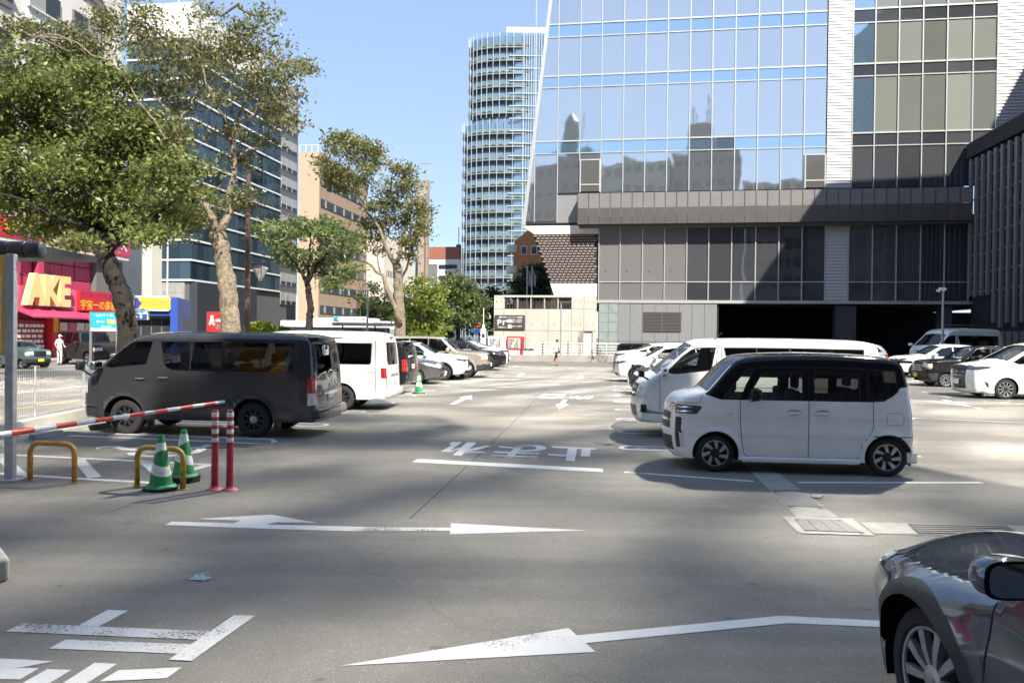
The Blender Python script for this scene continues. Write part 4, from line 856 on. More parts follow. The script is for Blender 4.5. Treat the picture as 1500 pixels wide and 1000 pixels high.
def tree(label, base, trunk, limbs, clumps, Y, leaf, mats, probs, bark, name='street_tree', tuft=(.34, .16), ntuft=9, nleaf=26, dens=1.0, group='street trees', upbias=.6, depth=.8, thin=1.0):
    """trunk and limbs: lists of (u, v, distance offset, radius in metres); clumps: (u, v, half width, half height in pixels, distance offset)"""
    def w(q): return P(q[0], q[1], Y + q[2])
    o = w(base) if len(base) > 2 else Vector(base); o = Vector((o.x, o.y, 0)); t = thing(name, label, 'tree', tuple(o), 0, group)
    b = MB(); pts = [w(q) - o for q in trunk]; pts[0].z = -.05
    nn = []; rr = []
    for (p, q, r0, r1) in zip(pts, pts[1:], [x[3] for x in trunk], [x[3] for x in trunk[1:]]):
        for s in np.linspace(0, 1, 8)[:-1]: nn.append(p.lerp(q, s) + Vector((random.gauss(0, .015), random.gauss(0, .015), 0)) * (1 if nn else 0)); rr.append((r0 * (1 - s) + r1 * s) * random.uniform(.94, 1.08))
    nn.append(pts[-1]); rr.append(trunk[-1][3]); rr[0] *= 1.25; b.tube(nn, rr, 18, rough=.045); b.build('trunk', MATS[bark], t, smooth=True)
    twig = MB(); allp = []; ends = []
    for lb in limbs:
        b = MB(); p = [w(q) - o for q in lb]; r = [q[3] * thin for q in lb]; nn = []; rr = []
        for i in range(len(p) - 1):
            for s in np.linspace(0, 1, 4)[:-1]: nn.append(p[i].lerp(p[i + 1], s) + Vector([random.gauss(0, .05) for _ in range(3)]) * (1 if i + s > 0 else 0)); rr.append(r[i] * (1 - s) + r[i + 1] * s)
        nn.append(p[-1]); rr.append(r[-1]); b.tube(nn, rr, 10, rough=.05); b.build('limb', MATS[bark], t, smooth=True); ends += nn[1:]
    ends += [pts[-1]]
    for (u, v, ru, rv, dy) in clumps:
        k = (Y + dy) / 1100; c = P(u, v, Y + dy) - o; rx, rz_ = ru * k, rv * k; ry_ = min(rx, rz_ * 1.6) * depth
        near = min(ends, key=lambda e: (e - c).length); mid = near.lerp(c, .5) + Vector((0, 0, -.1 * (near - c).length)); twig.tube([near, mid, c], [.05, .035, .012], 5)
        nt = max(4, int(ntuft * dens * 1.5 * (rx * rz_ * 1.2) ** .75))
        for _ in range(nt):
            d = rng.normal(size=3); d /= np.linalg.norm(d); rad = rng.uniform(.35, 1) ** .5; tc_ = np.array(c) + d * np.array([rx, ry_, rz_]) * rad
            if _ % 2 == 0: twig.tube([c.lerp(Vector(tc_), .2), c.lerp(Vector(tc_), .6) + Vector((0, 0, .08)), Vector(tc_)], [.018, .012, .005], 4, cap=False)
            m = int(nleaf * 2.0 * rng.uniform(.5, 1.4)); allp.append(tc_ + rng.normal(size=(m, 3)) * np.array([tuft[0], tuft[0], tuft[1]]))
    twig.build('twigs', MATS[bark], t)['kind'] = 'stuff'; crown_mesh('crown', np.concatenate(allp), leaf, mats, probs, t, upbias); return t
cl = []
for u, v, a, c in ((40, 110, 62, 40), (100, 95, 40, 30), (150, 130, 48, 36), (20, 170, 60, 40), (95, 175, 60, 42), (170, 190, 52, 38), (225, 200, 46, 40), (-40, 150, 50, 50), (-30, 220, 60, 45), (40, 235, 60, 36), (115, 245, 58, 34), (190, 250, 56, 34), (255, 255, 44, 32), (285, 300, 28, 22), (60, 290, 55, 28), (130, 300, 60, 28), (200, 305, 60, 28), (250, 325, 36, 20), (5, 290, 42, 26), (90, 330, 46, 20), (170, 335, 50, 18), (215, 345, 34, 14), (-60, 290, 50, 30), (120, 358, 30, 10), (45, 330, 26, 12)):
    cl.append((u, v, a, c, random.uniform(-2.2, 2.2)))
tree('broad dark trunked evergreen with dense crown before the magenta shop', (190, 490, 0), [(188, 500, 0, .33), (186, 470, 0, .30), (178, 430, 0, .29), (163, 395, 0, .27), (153, 370, 0, .30)],
     [[(155, 375, 0, .20), (140, 345, 0, .14), (100, 310, -.5, .08), (50, 270, -1, .04)], [(155, 372, 0, .22), (160, 335, .3, .16), (170, 290, .5, .10), (180, 220, .3, .05)], [(158, 365, 0, .17), (190, 335, -.3, .11), (235, 310, -.6, .06), (270, 285, -.8, .03)], [(157, 355, 0, .16), (130, 320, .8, .11), (110, 240, 1, .06), (90, 170, 1, .03)], [(150, 368, 0, .13), (134, 358, 0, .10), (130, 345, 0, .08), (100, 335, 0, .04)], [(165, 345, 0, .12), (200, 300, 1, .08), (225, 240, 1, .04)], [(120, 330, -.5, .09), (60, 310, -.8, .06), (0, 280, -1, .04), (-40, 240, -1, .02)]],
     cl, 25, .085, ('camphor', 'camphor_light', 'camphor_dark'), (.46, .38, .16), 'bark_dark', ntuft=17, nleaf=56)
cl = [(u, v, a, c, random.uniform(-2, 2)) for u, v, a, c in ((215, 60, 32, 20), (180, 45, 26, 16), (150, 30, 26, 18), (245, 85, 36, 22), (285, 60, 30, 20), (290, 110, 30, 24), (240, 120, 32, 20), (330, 75, 34, 22), (375, 70, 40, 26), (400, 110, 34, 20), (420, 140, 22, 16), (360, 120, 30, 18), (345, 45, 26, 14), (385, 25, 22, 12), (430, 95, 16, 10), (270, 150, 22, 16), (415, 180, 28, 12), (380, 205, 24, 12), (352, 235, 20, 12), (350, 300, 24, 14), (365, 285, 14, 10), (140, 70, 24, 14), (60, 45, 40, 14), (20, 40, 24, 12), (100, 50, 22, 14), (320, 140, 22, 14), (300, 20, 20, 12), (205, 20, 22, 14), (448, 100, 10, 6), (395, 155, 26, 12), (262, 190, 12, 10), (335, 190, 16, 10))]
tree('tall pale barked tree with thin brownish crown before the glass office', (335, 488, 0), [(340, 500, 0, .34), (337, 470, 0, .31), (333, 420, 0, .29), (326, 370, 0, .27), (318, 340, 0, .27)],
     [[(320, 345, 0, .20), (305, 310, -.3, .16), (285, 270, -.5, .13), (260, 200, -.8, .09), (215, 110, -1, .05), (195, 30, -1, .02)], [(322, 342, 0, .20), (338, 300, .3, .15), (341, 240, .4, .12), (345, 180, .4, .09), (370, 130, .5, .05), (395, 80, .5, .02)], [(343, 215, .4, .09), (325, 170, .2, .07), (300, 120, 0, .04), (285, 60, 0, .02)], [(344, 195, .4, .08), (370, 165, .6, .06), (410, 130, .8, .03)], [(262, 205, -.8, .08), (268, 170, -.6, .06), (290, 130, -.4, .03)], [(300, 300, -.3, .09), (270, 255, -1, .07), (225, 180, -1.4, .05), (160, 70, -1.5, .02)], [(342, 230, .4, .05), (375, 215, .8, .04), (400, 190, .9, .02)], [(350, 150, .4, .06), (345, 90, .3, .04), (350, 30, .3, .015), (352, 5, .3, .01)], [(165, 90, -1.4, .04), (90, 60, -1.5, .03), (30, 45, -1.5, .015)]],
     cl, 25.5, .075, ('zelkova', 'zelkova_brown', 'zelkova_dark'), (.5, .27, .23), 'bark_pale', ntuft=16, nleaf=30, tuft=(.30, .11), thin=.74)
cl = [(u, v, a, c, random.uniform(-2, 2)) for u, v, a, c in ((455, 345, 42, 16), (410, 345, 26, 14), (390, 330, 14, 10), (500, 350, 34, 14), (440, 330, 30, 12), (480, 330, 26, 10), (420, 370, 30, 12), (480, 375, 40, 12), (515, 372, 18, 9), (455, 392, 26, 9), (490, 405, 34, 10), (510, 395, 16, 8), (475, 415, 20, 7), (435, 385, 20, 8))]
tree('small flat crowned tree with dark crooked trunk behind the white high-roof van', (454, 478, 0), [(454, 490, 0, .20), (453, 470, 0, .17), (455, 448, 0, .15), (452, 425, 0, .14), (450, 412, 0, .13)],
     [[(450, 415, 0, .10), (440, 395, 0, .07), (415, 365, -.3, .03)], [(451, 413, 0, .10), (465, 390, .2, .07), (490, 355, .4, .03)], [(450, 410, 0, .08), (452, 380, 0, .05), (455, 340, 0, .02)], [(462, 398, 0, .05), (490, 408, 0, .02)], [(440, 395, 0, .05), (405, 350, .3, .02)]],
     cl, 36, .10, ('round_leaf', 'round_light', 'camphor_dark'), (.5, .32, .18), 'bark_dark', ntuft=10, nleaf=34, tuft=(.30, .13))
cl = [(u, v, a, c, random.uniform(-1.6, 1.6)) for u, v, a, c in ((505, 215, 32, 20), (535, 225, 24, 20), (490, 240, 24, 20), (520, 255, 34, 18), (550, 235, 14, 14), (500, 205, 18, 10), (480, 262, 18, 12), (515, 280, 22, 10), (590, 250, 14, 12), (575, 275, 26, 16), (600, 270, 18, 14), (560, 300, 24, 14), (595, 300, 26, 16), (570, 330, 26, 14), (605, 330, 20, 16), (540, 330, 26, 10), (548, 350, 14, 9), (615, 305, 14, 12), (620, 330, 10, 14), (555, 365, 12, 8), (600, 355, 14, 8), (598, 378, 10, 7), (575, 245, 12, 8), (600, 350, 14, 10))]
tree('tall thin tree with two pale stems and open crown beside the cross tower', (588, 478, 0), [(588, 490, 0, .30), (586, 470, 0, .28), (584, 440, 0, .26), (583, 410, 0, .25), (581, 388, 0, .22)],
     [[(581, 390, 0, .17), (560, 345, -.3, .11), (540, 310, -.5, .08), (518, 270, -.6, .05), (510, 225, -.6, .02)], [(581, 388, 0, .15), (592, 345, .2, .10), (597, 300, .3, .06), (592, 250, .3, .02)], [(586, 475, -.3, .17), (575, 440, -.5, .15), (563, 410, -.6, .12), (545, 390, -.7, .08), (534, 380, -.7, .05)], [(583, 415, 0, .10), (595, 395, .2, .07), (607, 350, .4, .05), (612, 320, .4, .02)], [(563, 350, -.3, .06), (565, 320, 0, .04), (572, 280, 0, .02)], [(537, 308, -.5, .06), (500, 265, -.6, .03), (485, 250, -.6, .015)], [(558, 400, -.6, .06), (552, 370, -.6, .04), (545, 335, -.6, .02)]],
     cl, 40, .095, ('zelkova', 'zelkova_brown', 'zelkova_dark'), (.42, .23, .35), 'bark_pale', ntuft=13, nleaf=30, tuft=(.30, .13), thin=.85)
cl = [(u, v, a, c, random.uniform(-1.2, 1.2)) for u, v, a, c in ((618, 408, 12, 8), (610, 425, 20, 9), (630, 425, 18, 8), (605, 442, 26, 9), (632, 445, 22, 9), (612, 458, 30, 9), (636, 462, 20, 8), (604, 472, 28, 9), (630, 478, 26, 8), (618, 490, 30, 7))]
tree('young lime green tree with soft pointed crown beside the two-stemmed tree', (620, 492, 0), [(620, 500, 0, .14), (619, 470, 0, .10), (618, 430, 0, .07), (618, 400, 0, .03)], [[(619, 460, 0, .05), (600, 455, 0, .02)], [(619, 440, 0, .05), (636, 435, 0, .02)]],
     cl, 46, .12, ('lime_leaf', 'lime_dark'), (.65, .35), 'bark_grey', ntuft=12, nleaf=30, tuft=(.34, .14))
cl = [(u, v, a, c, random.uniform(-2, 2)) for u, v, a, c in ((668, 408, 16, 9), (655, 420, 24, 11), (685, 425, 26, 12), (668, 440, 36, 14), (645, 445, 22, 14), (695, 445, 22, 12), (660, 465, 34, 12), (690, 470, 26, 12))]
tree('round crowned green tree right of the lime green one', (672, 492, 0), [(672, 500, 0, .2), (671, 478, 0, .16), (670, 460, 0, .12)], [[(670, 465, 0, .09), (655, 435, 0, .03)], [(670, 462, 0, .09), (690, 435, 0, .03)], [(670, 460, 0, .08), (668, 415, 0, .02)]],
     cl, 58, .14, ('round_leaf', 'round_light', 'deep_leaf'), (.5, .28, .22), 'bark_dark', ntuft=10, nleaf=34, tuft=(.4, .2))
cl = [(u, v, a, c, random.uniform(-2, 2)) for u, v, a, c in ((560, 450, 26, 16), (545, 460, 20, 12), (575, 465, 24, 14), (560, 475, 34, 10), (535, 440, 10, 8), (548, 425, 8, 6))]
tree('low dark evergreen behind the bus shelter', (560, 486, 0), [(560, 495, 0, .15), (560, 478, 0, .12), (560, 465, 0, .08)], [[(560, 470, 0, .06), (550, 450, 0, .02)]], cl, 62, .14, ('deep_leaf', 'round_leaf'), (.7, .3), 'bark_dark', ntuft=9, nleaf=34, tuft=(.4, .22))
cl = [(u, v, a, c, random.uniform(-3, 3)) for u, v, a, c in ((712, 440, 22, 16), (700, 465, 24, 18), (725, 470, 20, 18), (640, 470, 24, 18), (590, 455, 26, 22), (610, 475, 30, 16), (735, 455, 12, 12), (575, 475, 24, 14))]
tree('dark wooded backdrop tree before the round tower', (710, 490, 0), [(710, 500, 0, .25), (710, 470, 0, .2)], [[(710, 475, 0, .1), (720, 445, 0, .04)], [(710, 475, 0, .12), (650, 470, 0, .05)]], cl, 80, .2, ('deep_leaf', 'zelkova_dark'), (.75, .25), 'bark_dark', ntuft=7, nleaf=40, tuft=(.6, .4))
cl = [(u, v, a, c, random.uniform(-2, 2)) for u, v, a, c in ((785, 400, 18, 12), (772, 418, 22, 12), (796, 418, 14, 12), (780, 432, 26, 9), (763, 430, 12, 7))]
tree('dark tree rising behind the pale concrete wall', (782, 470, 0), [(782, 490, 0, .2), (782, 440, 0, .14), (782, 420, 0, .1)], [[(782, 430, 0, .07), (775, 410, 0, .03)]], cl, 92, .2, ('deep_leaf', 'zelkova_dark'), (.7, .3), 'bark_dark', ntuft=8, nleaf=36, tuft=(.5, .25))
# clipped shrubs along the street
def shrub(label, u, v, ru, rv, Y, mats, probs):
    c = P(u, v, Y); t = thing('shrub', label, 'shrub', (c.x, Y, 0), 0, 'shrubs by the street'); k = Y / 1100; n = 1400
    d = rng.normal(size=(n, 3)); d /= np.linalg.norm(d, axis=1)[:, None]; p = d * np.array([ru * k, ru * k * .6, rv * k]) * (rng.uniform(.5, 1, (n, 1)) ** .4) + np.array([0, 0, c.z]); p[:, 2] = np.maximum(p[:, 2], .05)
    b = MB()
    for _ in range(6): b.tube([(0, 0, 0), (random.uniform(-.4, .4) * ru * k, random.uniform(-.3, .3), c.z)], [.04, .02], 5)
    b.build('stems', MATS['bark_dark'], t); crown_mesh('foliage', p, .11, mats, probs, t)
shrub('bright yellow green shrub beside the brown lamp post', 382, 482, 24, 11, 38, ('shrub_leaf', 'lime_leaf'), (.7, .3))
shrub('yellow green shrub left of the small flat crowned tree', 412, 486, 16, 8, 40, ('shrub_leaf', 'lime_dark'), (.6, .4))
shrub('dark low shrub under the lime green tree', 640, 490, 26, 8, 60, ('deep_leaf', 'round_leaf'), (.6, .4))
# ------------------------------------------------------------------ vehicles
GLASS = pane_mat('car_glass', (.58, .61, .60), .05); DARKG = pane_mat('privacy_glass', (.13, .135, .14), .045)
mat('tyre_rubber', (.022, .022, .023), .85, bump=.3, bscale=60)
mat('alloy', (.55, .55, .56), .28, .9); mat('dark_alloy', (.06, .06, .065), .35, .6); mat('chrome', (.75, .76, .78), .08, 1.0)
mat('trim_black', (.014, .014, .015), .4); mat('seam', (.010, .010, .011), .9); mat('interior', (.035, .034, .034), .8)
mat('seat_cloth', (.07, .068, .065), .9); mat('lamp_clear', (.62, .63, .62), .12, .0, coat=1); mat('lamp_dark', (.09, .09, .095), .1, .4, coat=1)
mat('lamp_red', (.38, .012, .012), .15, coat=1); mat('lamp_amber', (.6, .2, .03), .2, coat=1)
mat('plate_white', (.75, .76, .74), .5); mat('plate_yellow', (.75, .52, .04), .5); mat('plate_green', (.02, .12, .06), .5); mat('ink', (.01, .01, .01), .6)
mat('mirror_face', (.9, .9, .9), .01, 1.0); mat('cladding', (.03, .031, .033), .6)
def chaikin(pts, it=3):
    a = np.array(pts, float)
    for _ in range(it):
        q = .75 * a[:-1] + .25 * a[1:]; r = .25 * a[:-1] + .75 * a[1:]
        m = np.empty((2 * len(q), a.shape[1])); m[0::2] = q; m[1::2] = r; a = np.vstack([a[:1], m, a[-1:]])
    return a
def resample(a, ds):
    d = np.r_[0, np.cumsum(np.hypot(*(a[1:, :2] - a[:-1, :2]).T))]; n = max(8, int(d[-1] / ds)); t = np.linspace(0, d[-1], n)
    return np.stack([np.interp(t, d, a[:, k]) for k in range(a.shape[1])], 1)
def in_poly(px, pz, poly):
    x, z = np.asarray(px), np.asarray(pz); r = np.zeros(x.shape, bool); n = len(poly)
    for i in range(n):
        x0, z0 = poly[i]; x1, z1 = poly[(i + 1) % n]
        c = ((z0 > z) != (z1 > z)) & (x < (x1 - x0) * (z - z0) / ((z1 - z0) if z1 != z0 else 1e-9) + x0); r ^= c
    return r
class Shell:
    """the skin of a vehicle: two sides w(x, z) and a strip over nose, bonnet, roof and tail"""
    def __init__(s, sp):
        s.sp = sp; s.O = resample(chaikin(sp['outline']), sp.get('ds', .05)); s.W = sp['W'] / 2
        t = np.gradient(s.O[:, :2], axis=0); t /= np.linalg.norm(t, axis=1)[:, None] + 1e-9
        s.N = np.stack([-t[:, 1], t[:, 0]], 1)
        c = s.O[:, :2].mean(0)
        if ((s.O[:, :2] - c) * s.N).sum() < 0: s.N = -s.N
        s.L = s.O[:, 0].max()
    def base(s, x, z):
        sp = s.sp; zc = sp.get('zc', .62); b = sp['belt']; w = np.full(np.shape(x), s.W)
        w = w - sp.get('low', .06) * np.clip((zc - z) / zc, 0, 1) ** 2
        dz = np.clip(z - b + .12, 0, None); w = w - sp.get('tum', .22) * dz ** 2 / (dz + .16)
        xf, tf = sp.get('nose', (.9, .12)); xr, tr = sp.get('tail', (.7, .06))
        w = w - tf * np.clip((xf - x) / xf, 0, 1) ** 2 - tr * np.clip((x - (s.L - xr)) / xr, 0, 1) ** 2
        fl = sp.get('flare', .012)
        for xw in sp['wheels']:
            d = np.hypot(x - xw, z - sp['R']) - sp['Ra']; w = w + fl * np.exp(-(d / sp.get('flw', .07)) ** 2)
        for (zc2, sl, am, wd) in sp.get('crease', ()): w = w + am * np.exp(-((z - zc2 - sl * x) / wd) ** 2)
        return w
    def near(s, x, z):
        A = s.O[:-1, :2]; B = s.O[1:, :2]; p = np.stack([np.ravel(x), np.ravel(z)], 1)[:, None, :]; ab = B - A
        t = np.clip(((p - A) * ab).sum(2) / ((ab ** 2).sum(1) + 1e-12), 0, 1); q = A + t[..., None] * ab
        d = np.linalg.norm(p - q, axis=2); i = d.argmin(1); k = np.arange(len(i)); tt = t[k, i]
        rad = s.O[i, 2] * (1 - tt) + s.O[i + 1, 2] * tt; nn = s.N[i] * (1 - tt)[:, None] + s.N[i + 1] * tt[:, None]
        return d[k, i], rad, nn
    def w(s, x, z, nrm=False):
        x = np.asarray(x, float); z = np.asarray(z, float); d, r, nn = s.near(x, z)
        k = np.clip((r - d) / np.maximum(r, 1e-6), 0, 1); ww = s.base(x, z) - r * (1 - np.sqrt(1 - k ** 2))
        if not nrm: return ww
        e = .01; gx = (s.base(x + e, z) - s.base(x - e, z)) / (2 * e); gz = (s.base(x, z + e) - s.base(x, z - e)) / (2 * e)
        n = np.stack([-gx, np.ones_like(gx), -gz], 1); n /= np.linalg.norm(n, axis=1)[:, None]; ny = np.sqrt(1 - k ** 2)
        m = n * ny[:, None] + np.stack([nn[:, 0], np.zeros(len(nn)), nn[:, 1]], 1) * k[:, None]
        return ww, m / np.linalg.norm(m, axis=1)[:, None]
    def y(s, x, z): return float(s.w(np.array([x]), np.array([z]))[0])
    def idx(s, x, z): return int(np.hypot(s.O[:, 0] - x, s.O[:, 1] - z).argmin())
def side_parts(sh, sp):
    O = [tuple(p) for p in sh.O[:, :2]]; zb = sp['zb']; bot = []
    for xw in sorted(sp['wheels'], reverse=True):
        Ra, Rz = sp['Ra'], sp['R']; h = math.sqrt(max(Ra ** 2 - (zb - Rz) ** 2, .001)); a0 = math.atan2(zb - Rz, h)
        bot += [(xw + Ra * math.cos(a), Rz + Ra * math.sin(a)) for a in np.linspace(a0, math.pi - a0, 17)]
    outer = O + bot
    if O[-1][1] > zb + .02: outer = O + [(O[-1][0] - .02, zb)] + bot
    if O[0][1] > zb + .02: outer = outer + [(O[0][0] + .02, zb)]
    st = sp.get('grid', .08); xs = np.arange(0, sh.L, st); zs = np.arange(0, sh.O[:, 1].max(), st)
    gx, gz = np.meshgrid(xs, zs); gx = gx.ravel(); gz = gz.ravel()
    d, r, _ = sh.near(gx, gz); ok = in_poly(gx, gz, outer) & (d > .02); gx, gz = gx[ok], gz[ok]
    pts = list(outer); edges = [(i, (i + 1) % len(outer)) for i in range(len(outer))]
    for f in (.012, .035, .08):                                   # rows that follow the edge, for the rounding
        q = sh.O[::2, :2] - sh.N[::2] * f; q = q[in_poly(q[:, 0], q[:, 1], outer)]; pts += [tuple(p) for p in q]
    for nm, pl, m in sp['side']:
        k = len(pts); pts += [tuple(p) for p in pl]; edges += [(k + i, k + (i + 1) % len(pl)) for i in range(len(pl))]
    pts += list(zip(gx, gz))
    vs, es, fs, *_ = delaunay_2d_cdt([Vector(p) for p in pts], edges, [], 0, 1e-4)
    V = np.array([tuple(v) for v in vs]); T = np.array([tuple(f) for f in fs]); C = V[T].mean(1)
    T = T[in_poly(C[:, 0], C[:, 1], outer)]; C = V[T].mean(1); lab = np.full(len(T), -1)
    for i, (nm, pl, m) in enumerate(sp['side']): lab[in_poly(C[:, 0], C[:, 1], pl)] = i
    ww, nn = sh.w(V[:, 0], V[:, 1], True)
    return V, T, lab, ww, nn
def mesh_n(name, V, Fc, N, m):
    me = bpy.data.meshes.new(name); me.from_pydata(V.tolist(), [], Fc.tolist() if hasattr(Fc, 'tolist') else Fc); me.materials.append(m)
    me.polygons.foreach_set('use_smooth', [True] * len(me.polygons)); me.normals_split_custom_set_from_vertices(N.tolist()); return me
def sub(V, T, N):
    u, inv = np.unique(T, return_inverse=True); return V[u], inv.reshape(T.shape), N[u]
WHEELS = {}
def wheel_mesh(R_, wd, rr, style):
    key = (R_, wd, rr, style)
    if key in WHEELS: return WHEELS[key]
    b = MB(); h = wd / 2
    pr = [(rr, -h * .86), (rr + .012, -h), (R_ - .05, -h), (R_ - .02, -h * .93), (R_ - .004, -h * .72), (R_, -h * .3), (R_ - .004, -h * .22), (R_, -h * .1), (R_, h * .6), (R_ - .02, h * .93), (rr, h * .9)]
    b.lathe(pr, 40, Matrix.Rotation(R(90), 4, 'X') @ Matrix.Scale(-1, 4, (0, 0, 1)))
    t = b.build('wheel', MATS['tyre_rubber'], smooth=40).data
    b = MB(); M = Matrix.Rotation(R(90), 4, 'X') @ Matrix.Scale(-1, 4, (0, 0, 1))
    n, w0, w1, tw, col, dish = style
    b.m = 0; b.lathe([(rr, -h * .86), (rr - .012, -h * .8), (rr - .016, -h * .5), (rr - .03, h * .3), (.02, h * .3)], 36, M)
    b.m = 1; b.lathe([(rr + .001, -h * .88), (rr - .001, -h * .93), (rr - .014, -h * .90), (rr - .016, -h * .78)], 36, M)
    y0, y1 = -h * (.86 - dish), -h * (.60 - dish)
    for i in range(n):
        a = 2 * math.pi * i / n; a2 = a + tw
        def pt(rad, an, off, y): return (rad * math.cos(an) - off * math.sin(an), y, rad * math.sin(an) + off * math.cos(an))
        r0, r1 = .055, rr - .013; am = (a + a2) / 2 + tw * .25
        q = [pt(r0, a, -w0 / 2, y0), pt(r0, a, w0 / 2, y0), pt((r0 + r1) / 2, am, (w0 + w1) / 4, y0 - .008), pt(r1, a2, w1 / 2, y0 - .004), pt(r1, a2, -w1 / 2, y0 - .004), pt((r0 + r1) / 2, am, -(w0 + w1) / 4, y0 - .008)]
        k = [(p[0], y1, p[2]) for p in q]
        b.add(q + k, [(0, 1, 2, 5), (5, 2, 3, 4)] + [(j, (j + 1) % 6, 6 + (j + 1) % 6, 6 + j) for j in range(6)])
    b.m = 2; b.lathe([(.075, y1), (.07, y0 - .004), (.036, y0 - .012), (.032, y0 - .02), (.0, y0 - .022)], 20, M)
    rim = b.build('rim', [MATS['dark_alloy'] if col != 'steel' else MATS['trim_black'], MATS['alloy'] if col == 'alloy' else (MATS['dark_alloy'] if col != 'grey' else MATS['galvanised']), MATS['alloy'] if col in ('grey', 'capped') else MATS['trim_black']]).data
    for o in [o for o in COL.objects if o.data in (t, rim)]: bpy.data.objects.remove(o)
    WHEELS[key] = (t, rim); return t, rim
def grown(pl, d):
    c = np.array(pl, float); a = 0
    for i in range(len(c)): a += c[i - 1][0] * c[i][1] - c[i][0] * c[i - 1][1]
    s = 1 if a > 0 else -1; out = []
    for i in range(len(c)):
        p, q, r = c[i - 1], c[i], c[(i + 1) % len(c)]; n1 = np.array([q[1] - p[1], p[0] - q[0]]); n2 = np.array([r[1] - q[1], q[0] - r[0]]); n1 = n1 / (np.linalg.norm(n1) + 1e-9); n2 = n2 / (np.linalg.norm(n2) + 1e-9); n = n1 + n2; n = n / max(np.dot(n, n1), .5) * s; out.append(tuple(q + n * d))
    return out
def car(name, label, cat, sp, group=None):
    if sp.get('seal', .018):
        sp['side'] = [q for s_ in sp['side'] for q in (([('window_seal', grown(s_[1], sp.get('seal', .018)), 'trim_black')] if 'window' in s_[0] and 'glass' in s_[2] else []) + [s_])]
    root = thing(name, label, cat, group=group); sh = Shell(sp); body = MATS[sp['paint']]
    V, T, lab, ww, nn = side_parts(sh, sp); bodyV = []; bodyF = []; bodyN = []; nb = 0
    def add_body(v, f, n):
        nonlocal nb
        bodyV.append(v); bodyF.extend((np.asarray(f) + nb).tolist()); bodyN.append(n); nb += len(v)
    for sg in (-1, 1):
        P3 = np.stack([V[:, 0], sg * ww, V[:, 1]], 1); N3 = nn * np.array([1, sg, 1]); TT = T if sg > 0 else T[:, ::-1]
        TT = TT[:, ::-1]
        t = TT[lab == -1]
        if len(t): add_body(*sub(P3, t, N3))
        for i, (nm, pl, m) in enumerate(sp['side']):
            t = TT[lab == i]
            if not len(t): continue
            v, f, n = sub(P3, t, N3)
            if m == 'body': add_body(v, f, n)
            else:
                me = mesh_n(nm, v, f, n, MATS[m]); link(nm, me, root)
    # strip over the top
    E = sorted(set([-1, -.94, -.86, -.75, -.6, -.4, -.2, 0, .2, .4, .6, .75, .86, .94, 1] + [e for r_ in sp['wrap'] for e in (r_[3], r_[4])] + [-e for r_ in sp['wrap'] if r_[6] for e in (r_[3], r_[4])]))
    E = np.array(E); n = len(sh.O); wi = sh.w(sh.O[:, 0], sh.O[:, 1]); bul = sh.O[:, 3]
    cr = bul[:, None] * np.clip(1 - E[None, :] ** 2, 0, 1) ** 1.35
    X = sh.O[:, 0][:, None] + sh.N[:, 0][:, None] * cr; Z = sh.O[:, 1][:, None] + sh.N[:, 1][:, None] * cr; Y = wi[:, None] * E[None, :]
    Q = np.stack([X, Y, Z], 2); du = np.gradient(Q, axis=0); dv = np.gradient(Q, axis=1); NN = np.cross(du, dv); NN /= np.linalg.norm(NN, axis=2)[..., None] + 1e-9
    if NN[n // 2, len(E) // 2, 2] < 0: NN = -NN
    for j in (0, -1):
        NN[:, j, 0] = sh.N[:, 0]; NN[:, j, 1] = 0; NN[:, j, 2] = sh.N[:, 1]
    Q = Q.reshape(-1, 3); NN = NN.reshape(-1, 3); m = len(E); cells = {}
    regs = [(r_[0], *sorted((sh.idx(*r_[1]), sh.idx(*r_[2]))), r_[3], r_[4], r_[5], r_[6]) for r_ in sp['wrap']]
    for i in range(n - 1):
        for j in range(m - 1):
            e = (E[j] + E[j + 1]) / 2; key = -1
            for k, (nm, a, c, e0, e1, mm, mir) in enumerate(regs):
                if a <= i < c and (e0 < e < e1 or (mir and -e1 < e < -e0)): key = k
            cells.setdefault(key, []).append((i * m + j, (i + 1) * m + j, (i + 1) * m + j + 1, i * m + j + 1))
    for k, fl in cells.items():
        fl = np.array(fl)
        if k == -1 or regs[k][5] == 'body': add_body(*sub(Q, fl, NN))
        elif regs[k][6]:
            c = Q[fl].mean(1)[:, 1]
            for sel in (c < 0, c >= 0):
                if sel.any(): v, f, nq = sub(Q, fl[sel], NN); link(regs[k][0], mesh_n(regs[k][0], v, f, nq, MATS[regs[k][5]]), root)
        else: v, f, nq = sub(Q, fl, NN); link(regs[k][0], mesh_n(regs[k][0], v, f, nq, MATS[regs[k][5]]), root)
    link('body', mesh_n('body', np.vstack(bodyV), bodyF, np.vstack(bodyN), body), root)
    # gaps between the panels
    if sp.get('seams'):
        b = MB()
        for pl, w in sp['seams']:
            a = resample(np.array([(p[0], p[1]) for p in pl], float), .04); t = np.gradient(a, axis=0); t /= np.linalg.norm(t, axis=1)[:, None]
            nn2 = np.stack([-t[:, 1], t[:, 0]], 1) * w / 2
            for sg in (-1, 1):
                A, B = a + nn2, a - nn2; wa = sh.w(A[:, 0], A[:, 1]) + .002; wb = sh.w(B[:, 0], B[:, 1]) + .002
                for i in range(len(a) - 1):
                    b.quad((A[i, 0], sg * wa[i], A[i, 1]), (B[i, 0], sg * wb[i], B[i, 1]), (B[i + 1, 0], sg * wb[i + 1], B[i + 1, 1]), (A[i + 1, 0], sg * wa[i + 1], A[i + 1, 1]))
        tag(b.build('panel_gap', MATS['seam'], root), kind='stuff')
    # floor, wheel wells, cabin
    b = MB(); zb = sp['zb']; ww0 = sp['W'] / 2; hz = sp.get('floor', .62)
    b.box(.25, sh.L - .2, -ww0 + .30, ww0 - .30, zb - .02, hz)
